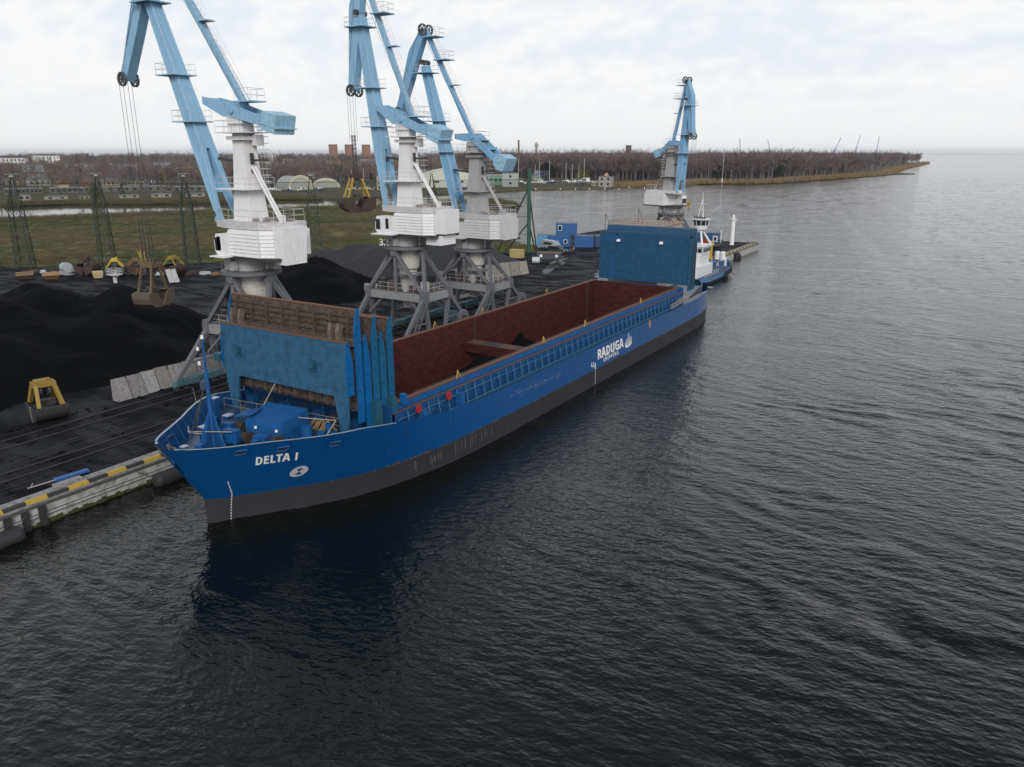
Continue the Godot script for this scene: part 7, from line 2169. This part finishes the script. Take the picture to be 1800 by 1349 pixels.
func build_marina():
	var white := mat("yacht_white", Color(0.68, 0.69, 0.70), 0.35, "")
	var mastm := mat("mast_alu", Color(0.5, 0.49, 0.46), 0.5, "")
	var wood := mat("jetty_wood", Color(0.13, 0.09, 0.065), 0.85, "grime", 0.3)
	var hb := func(u: float) -> float: return pow(clampf(1.0 - absf(u), 0.0, 1.0), 0.6) if u > 0 else 1.0 - 0.35 * u * u
	var yacht := func(label: String, at: Vector3, turn: float, L: float, mast: float, hull: Material, ashore: bool, power := false):
		var t := thing("motor_boat" if power else "sailing_yacht", label, "boat", at, "marina boats", turn)
		var m := MB.new()
		for s in [-1.0, 1.0]:
			var rows := []
			for i in 11:
				var u := -1.0 + i * 0.2
				var w: float = hb.call(u) * L * 0.15
				var bow := 0.12 * L * 0.15 * maxf(0, u) 
				rows.append([V(0, 0.05 * L * (0.6 + 0.4 * maxf(0, u)), -u * L * 0.47), V(s * w * 0.75, 0.06 * L, -u * L * 0.48), V(s * w, 0.13 * L + bow, -u * L * 0.5)])
			m.sheet(rows, s < 0)
		m.quad(V(-L * 0.097, 0.13 * L, L * 0.5), V(L * 0.097, 0.13 * L, L * 0.5), V(L * 0.07, 0.05 * L, L * 0.47), V(-L * 0.07, 0.05 * L, L * 0.47))
		part("hull", m, hull, t)
		var d := MB.new()
		var rw := []
		for i in 11:
			var u := -1.0 + i * 0.2
			var w: float = hb.call(u) * L * 0.145
			rw.append([V(-w, 0.128 * L, -u * L * 0.5), V(w, 0.128 * L, -u * L * 0.5)])
		d.sheet(rw, true)
		part("deck", d, white, t)
		var c := MB.new()
		var ch := 0.13 if power else 0.06
		c.hexa([V(-0.09 * L, 0.13 * L, 0.2 * L), V(0.09 * L, 0.13 * L, 0.2 * L), V(0.06 * L, 0.13 * L, -0.2 * L), V(-0.06 * L, 0.13 * L, -0.2 * L), V(-0.08 * L, (0.13 + ch) * L, 0.18 * L), V(0.08 * L, (0.13 + ch) * L, 0.18 * L), V(0.05 * L, (0.12 + ch) * L, -0.12 * L), V(-0.05 * L, (0.12 + ch) * L, -0.12 * L)])
		var co := part("cabin", c, white, t)
		var g := MB.new(); g.hexa([V(-0.092 * L, 0.15 * L, 0.12 * L), V(0.092 * L, 0.15 * L, 0.12 * L), V(0.072 * L, 0.15 * L, -0.12 * L), V(-0.072 * L, 0.15 * L, -0.12 * L), V(-0.086 * L, (0.14 + ch * 0.7) * L, 0.12 * L), V(0.086 * L, (0.14 + ch * 0.7) * L, 0.12 * L), V(0.066 * L, (0.14 + ch * 0.7) * L, -0.1 * L), V(-0.066 * L, (0.14 + ch * 0.7) * L, -0.1 * L)])
		part("window", g, mats["far_glass"], co)
		if mast > 0:
			var q := MB.new(); q.tube(V(0, 0.13 * L, -0.06 * L), V(0, mast, -0.06 * L), 0.16, 0.11, 6); part("mast", q, mastm, t)
			var bo := MB.new(); bo.tube(V(0, 0.26 * L, -0.05 * L), V(0, 0.27 * L, 0.32 * L), 0.1); part("boom", bo, mastm, t)
		if ashore:
			var st := MB.new()
			for z in [-0.2 * L, 0.2 * L]:
				for s in [-1, 1]: st.tube(V(s * 0.1 * L, -1.1, z), V(s * 0.09 * L, 0.08 * L, z), 0.09)
			part("cradle", st, mats["crane_dark"], t)
	var data := [["large white yacht ashore with the tallest mast, leftmost of the yacht row", -266, 2.0, -438, 1.2, 8.5, 15.5], ["white yacht ashore second from the left in the yacht row", -257, 2.0, -444, 1.9, 7.5, 12.0], ["white yacht ashore third from the left in the yacht row", -262, 2.0, -458, 1.3, 7.0, 13.5], ["white yacht with blue cover in the middle of the yacht row", -256, 2.0, -461, 1.7, 7.0, 14.5], ["white yacht right of the blue covered one", -249, 2.0, -470, 0.9, 7.5, 13.0], ["white yacht with a leaning mast in the yacht row", -246, 2.0, -474, 1.4, 7.0, 12.0], ["white yacht second from the right in the yacht row", -238, 2.0, -468, 1.8, 7.0, 12.5], ["big white motor yacht with a mast, rightmost of the yacht row", -231, 2.0, -462, 1.35, 10.0, 16.0]]
	for i in data.size():
		var q: Array = data[i]
		yacht.call(q[0], V(q[1], q[2], q[3]), q[4], q[5] * 1.5, q[6], white if i != 3 else mat("yacht_blue", Color(0.05, 0.16, 0.42), 0.4, ""), true, i == 7)
	var sm := [[-312, -333, 7.0, 11], [-307, -338, 6.5, 12], [-330, -313, 6, 0], [-336, -309, 6, 0], [-341, -303, 5.5, 0], [-346, -298, 6, 0], [-351, -305, 5, 0], [-326, -322, 5.5, 0], [-282, -392, 5, 0], [-278, -397, 5.5, 0], [-275, -402, 5, 0], [-272, -407, 5, 0], [-279, -404, 5, 0], [-285, -399, 5, 0]]
	for i in sm.size():
		yacht.call("%s small boat from the left laid up along the town's river bank" % ORD[[7, 8, 4, 3, 2, 0, 1, 5, 9, 10, 11, 12, 13, 6][i]], V(sm[i][0], 1.2, sm[i][1]), 0.4 + i * 1.3, sm[i][2] * 1.3, sm[i][3], white if i % 4 != 3 else mats["yacht_blue"], true, sm[i][3] == 0)
	var tp := thing("tarpaulin_boat", "long boat under a bright blue tarpaulin left of the round hangar", "boat", V(-352, 0.8, -306), "", 1.3)
	var t1 := MB.new(); t1.hexa([V(-3.6, 0.4, 1.1), V(3.6, 0.4, 1.1), V(3.6, 0.4, -1.1), V(-3.6, 0.4, -1.1), V(-3.4, 1.5, 0.5), V(3.4, 1.6, 0.5), V(3.4, 1.6, -0.5), V(-3.4, 1.5, -0.5)]); part("tarpaulin", t1, mat("tarp_blue", Color(0.03, 0.14, 0.42), 0.5), tp)
	var t2 := MB.new(); t2.box(V(0, 0.2, 0), V(6.4, 0.4, 1.6)); part("hull", t2, white, tp)
	# low quay of the marina, jetties and mooring piles
	var mq := thing("marina_quay", "dark low quay wall below the row of yachts", "quay", V(-236, 0, -446))
	for i in 14:
		var p0 := Vector2(-254, -418).lerp(Vector2(-214, -452), i / 14.0); var p1 := Vector2(-254, -418).lerp(Vector2(-214, -452), (i + 0.96) / 14.0)
		var b := MB.new(Transform3D(Basis.IDENTITY, V(236, 0, 446))); b.beam(V(p0.x, 0.45, p0.y), V(p1.x, 0.45, p1.y), 1.2, 1.5); part("wall_panel", b, mat("marina_wall", Color(0.10, 0.085, 0.08), 0.85, "concrete", 0.2), mq)
	var jt := thing("wooden_jetty", "long low wooden jetty left of the far crane", "jetty", V(-190, 0, -462))
	var j1 := MB.new(); j1.beam(V(-11, 0.95, 4), V(13, 0.95, -2), 1.6, 0.18); part("deck", j1, wood, jt)
	for i in 11:
		var b := MB.new(); b.tube(V(-11 + i * 2.4, -1, 4 - i * 0.6), V(-11 + i * 2.4, 0.9, 4 - i * 0.6), 0.16, 0.16, 6); part("pile", b, wood, jt)
	var pp := [[-222, -412], [-214, -416], [-207, -420], [-199, -424], [-192, -428], [-209, -446], [-196, -452], [-187, -455], [-234, -404], [-181, -440]]
	for i in 10:
		var t := thing("mooring_pile", "%s white topped mooring pile from the left off the marina" % ORD[[1, 2, 3, 4, 6, 5, 7, 8, 0, 9][i]], "pile", V(pp[i][0], 0, pp[i][1]), "white topped mooring piles")
		var b := MB.new(); b.tube(V(0, -1, 0), V(0, 0.7, 0), 0.22, 0.2, 8); part("pile", b, wood, t)
		var c := MB.new(); c.tube(V(0, 0.7, 0), V(0, 1.6, 0), 0.25, 0.22, 8); part("cap", c, white, t)
	var fp := thing("channel_pole", "thin pale pole with a white board right of the far crane", "pole", V(-158, 0, -515))
	var f1 := MB.new(); f1.tube(V(0, -1, 0), V(0, 24, 0), 0.14, 0.1, 6); part("pole", f1, mastm, fp)
	var f2 := MB.new(); f2.box(V(0, 4.2, 0), V(0.9, 2.4, 0.1)); part("board", f2, white, fp)

func bare_tree(seed_: int, H: float, trunk: Color, twig: Color, spread: float, n: int) -> MB:
	var r := RandomNumberGenerator.new(); r.seed = seed_
	var mb := MB.new()
	mb.tint = trunk
	mb.tube(Vector3.ZERO, V(0.1, H * 0.55, 0), H * 0.014, H * 0.009, 5, false)
	mb.tube(V(0.1, H * 0.55, 0), V(0, H * 0.96, 0.1), H * 0.009, H * 0.002, 4, false)
	for i in 11:
		var y := H * r.randf_range(0.3, 0.8)
		var a := r.randf() * TAU
		var L := H * r.randf_range(0.16, 0.3) * spread
		var b := V(0.1, y, 0)
		var e := b + V(cos(a) * L, L * r.randf_range(0.6, 1.1), sin(a) * L)
		mb.tint = trunk.lerp(twig, 0.5)
		mb.tube(b, e, H * 0.005, H * 0.002, 3, false)
		for k in n:
			var p := b.lerp(e, r.randf_range(0.25, 1.0))
			var d := V(r.randfn(0, 0.55), r.randf_range(0.3, 1.1), r.randfn(0, 0.55)).normalized() * H * r.randf_range(0.06, 0.17)
			var s := V(r.randfn(), 0, r.randfn()).normalized() * H * r.randf_range(0.0016, 0.0036)
			mb.tint = twig * r.randf_range(0.75, 1.25)
			mb.tri(p - s, p + s, p + d)
	for k in n * 5:
		var y := H * r.randf_range(0.5, 0.95)
		var p := V(0.05, y, 0.05)
		var d := V(r.randfn(0, 0.5), r.randf_range(0.2, 0.9), r.randfn(0, 0.5)).normalized() * H * r.randf_range(0.06, 0.15)
		var s := V(r.randfn(), 0, r.randfn()).normalized() * H * 0.003
		mb.tint = twig * r.randf_range(0.75, 1.25)
		mb.tri(p - s, p + s, p + d)
	return mb
func leafy(seed_: int, H: float, col: Color, conifer: bool, n: int) -> MB:
	var r := RandomNumberGenerator.new(); r.seed = seed_
	var mb := MB.new()
	for k in n:
		var u := pow(r.randf(), 0.8)
		var y := H * lerpf(0.1, 1.0, u)
		var rad := H * (0.24 * (1.0 - u) + 0.01) if conifer else H * 0.42 * sqrt(maxf(0.0, 1.0 - pow(u * 2.0 - 0.9, 2.0)))
		var a := r.randf() * TAU
		var q := sqrt(r.randf()) * rad
		var p := V(cos(a) * q, y, sin(a) * q)
		var s := V(r.randfn(), r.randfn() * 0.4, r.randfn()).normalized() * H * 0.03
		var d := V(cos(a) * 0.6, -0.5 if conifer else r.randf_range(-0.6, 0.6), sin(a) * 0.6) * H * 0.05
		mb.tint = col * r.randf_range(0.6, 1.3)
		mb.tri(p - s, p + s, p + d)
	return mb

func build_woods():
	var kinds := []
	for q in [[1, Color(0.125, 0.105, 0.092), Color(0.125, 0.093, 0.077), 1.0], [2, Color(0.10, 0.085, 0.075), Color(0.115, 0.087, 0.079), 1.25], [3, Color(0.165, 0.145, 0.13), Color(0.14, 0.1, 0.086), 0.8], [4, Color(0.09, 0.08, 0.07), Color(0.15, 0.12, 0.07), 1.4]]:
		kinds.append(bare_tree(q[0] * 17, 10.0, q[1], q[2], q[3], 32).mesh())
	kinds.append(leafy(5, 10.0, Color(0.022, 0.032, 0.018), true, 420).mesh())
	kinds.append(leafy(6, 3.0, Color(0.085, 0.062, 0.042), false, 130).mesh())
	var vm := StandardMaterial3D.new(); vm.vertex_color_use_as_albedo = true; vm.roughness = 0.95; vm.cull_mode = BaseMaterial3D.CULL_DISABLED; vm.metallic_specular = 0.2
	var rr := RandomNumberGenerator.new(); rr.seed = 5
	# [label, name, polygon, count per kind, min and max height]
	var woods := [
		["bare_wood", "bare brown wood covering the peninsula", P([-470, -640, -377, -580, -325, -578, -256, -573, -234, -587, -207, -590, -186, -592, -163, -604, -146, -660, -128, -770, -124, -850, -170, -860, -300, -780, -480, -820]), [1500, 1300, 800, 160, 60, 1100], 14, 19.5],
		["bare_wood", "bare wood along the far side of the peninsula", P([-124, -850, -122, -930, -128, -1190, -150, -1800, -420, -1900, -600, -1100, -480, -820, -300, -780, -170, -860]), [1100, 1100, 600, 60, 60, 600], 14, 19.5],
		["town_trees", "bare purple brown trees among the houses of the town", P([-600, -180, -445, -275, -432, -305, -480, -380, -470, -470, -520, -600, -600, -640, -720, -560, -860, -300]), [700, 1000, 200, 260, 40, 700], 7, 12.5],
		["hill_trees", "hazy bare trees on the far skyline behind the town", P([-860, -300, -720, -560, -600, -640, -480, -820, -600, -1100, -420, -1900, -1400, -2300, -2300, -1200]), [1500, 1900, 200, 200, 80, 0], 11, 18],
		["bank_trees", "bushes and bare trees behind the hangars and garages", P([-480, -380, -432, -305, -400, -330, -378, -380, -340, -440, -330, -520, -377, -580, -470, -640, -520, -600, -470, -470]), [300, 460, 130, 200, 40, 520], 8, 14],
		["bank_bushes", "low bushes along the town's river bank", P([-372, -178, -352, -212, -318, -236, -312, -262, -330, -285, -395, -262, -440, -205]), [14, 30, 6, 20, 6, 330], 4, 8],
	]
	var hn := noise(61, 0.012, 3)
	for w in woods:
		var poly: PackedVector2Array = w[2]
		var lo := Vector2(1e9, 1e9); var hi := -lo
		for p in poly:
			lo = lo.min(p); hi = hi.max(p)
		var sets := []
		for k in 6:
			var mm := MultiMesh.new()
			mm.transform_format = MultiMesh.TRANSFORM_3D; mm.use_colors = true; mm.mesh = kinds[k]
			mm.instance_count = w[3][k]
			if w[3][k] == 0: continue
			var i := 0
			while i < w[3][k]:
				var p := Vector2(rr.randf_range(lo.x, hi.x), rr.randf_range(lo.y, hi.y))
				if not Geometry2D.is_point_in_polygon(p, poly): continue
				var sc := (rr.randf_range(w[4], w[5]) + hn.get_noise_2d(p.x, p.y) * 4.0) / 10.0
				if k == 4: sc *= 0.75
				if k == 5: sc *= rr.randf_range(0.5, 1.0)
				mm.set_instance_transform(i, Transform3D(Basis(Vector3.UP, rr.randf() * TAU).scaled(V(sc * 1.15, sc, sc * 1.15)), V(p.x, 0.7, p.y)))
				var g := rr.randf_range(0.85, 1.75)
				mm.set_instance_color(i, Color(g * rr.randf_range(0.95, 1.2), g * 1.12, g * rr.randf_range(1.1, 1.4)))
				i += 1
			var o := MultiMeshInstance3D.new()
			o.name = numbered(w[0])
			o.multimesh = mm
			o.material_override = vm
			add_child(o)
			o.set_meta("kind", "stuff"); o.set_meta("label", w[1]); o.set_meta("category", "wood")
	# single trees that stand out
	var st := func(label: String, at: Vector3, m1: MB, m2: MB, called: String):
		var t := thing(called, label, "tree", at)
		part("trunk", m1, vm, t)
		part("crown", m2, vm, t)
	var trunk := func(h: float) -> MB:
		var m := MB.new(); m.tint = Color(0.07, 0.06, 0.05); m.tube(Vector3.ZERO, V(0, h, 0), h * 0.09, h * 0.05, 7)
		for i in 6: m.tube(V(0, h * 0.7, 0), V(cos(i * 1.05) * h * 0.7, h * 1.5, sin(i * 1.05) * h * 0.7), h * 0.035, h * 0.012, 5)
		return m
	st.call("round yellow green willow beside the grey harbour house", V(-243, 0.8, -482), trunk.call(4.0), leafy(11, 9.5, Color(0.17, 0.165, 0.055), false, 2600), "willow_tree")
	st.call("wide yellow green willow on the left river bank", V(-352, 0.8, -208), trunk.call(3.0), leafy(12, 7.0, Color(0.13, 0.115, 0.045), false, 2200), "willow_tree")
	st.call("dark evergreen clump behind the masts of the yachts", V(-284, 0.8, -506), trunk.call(5.0), leafy(13, 14.0, Color(0.02, 0.026, 0.022), false, 3200), "evergreen_tree")
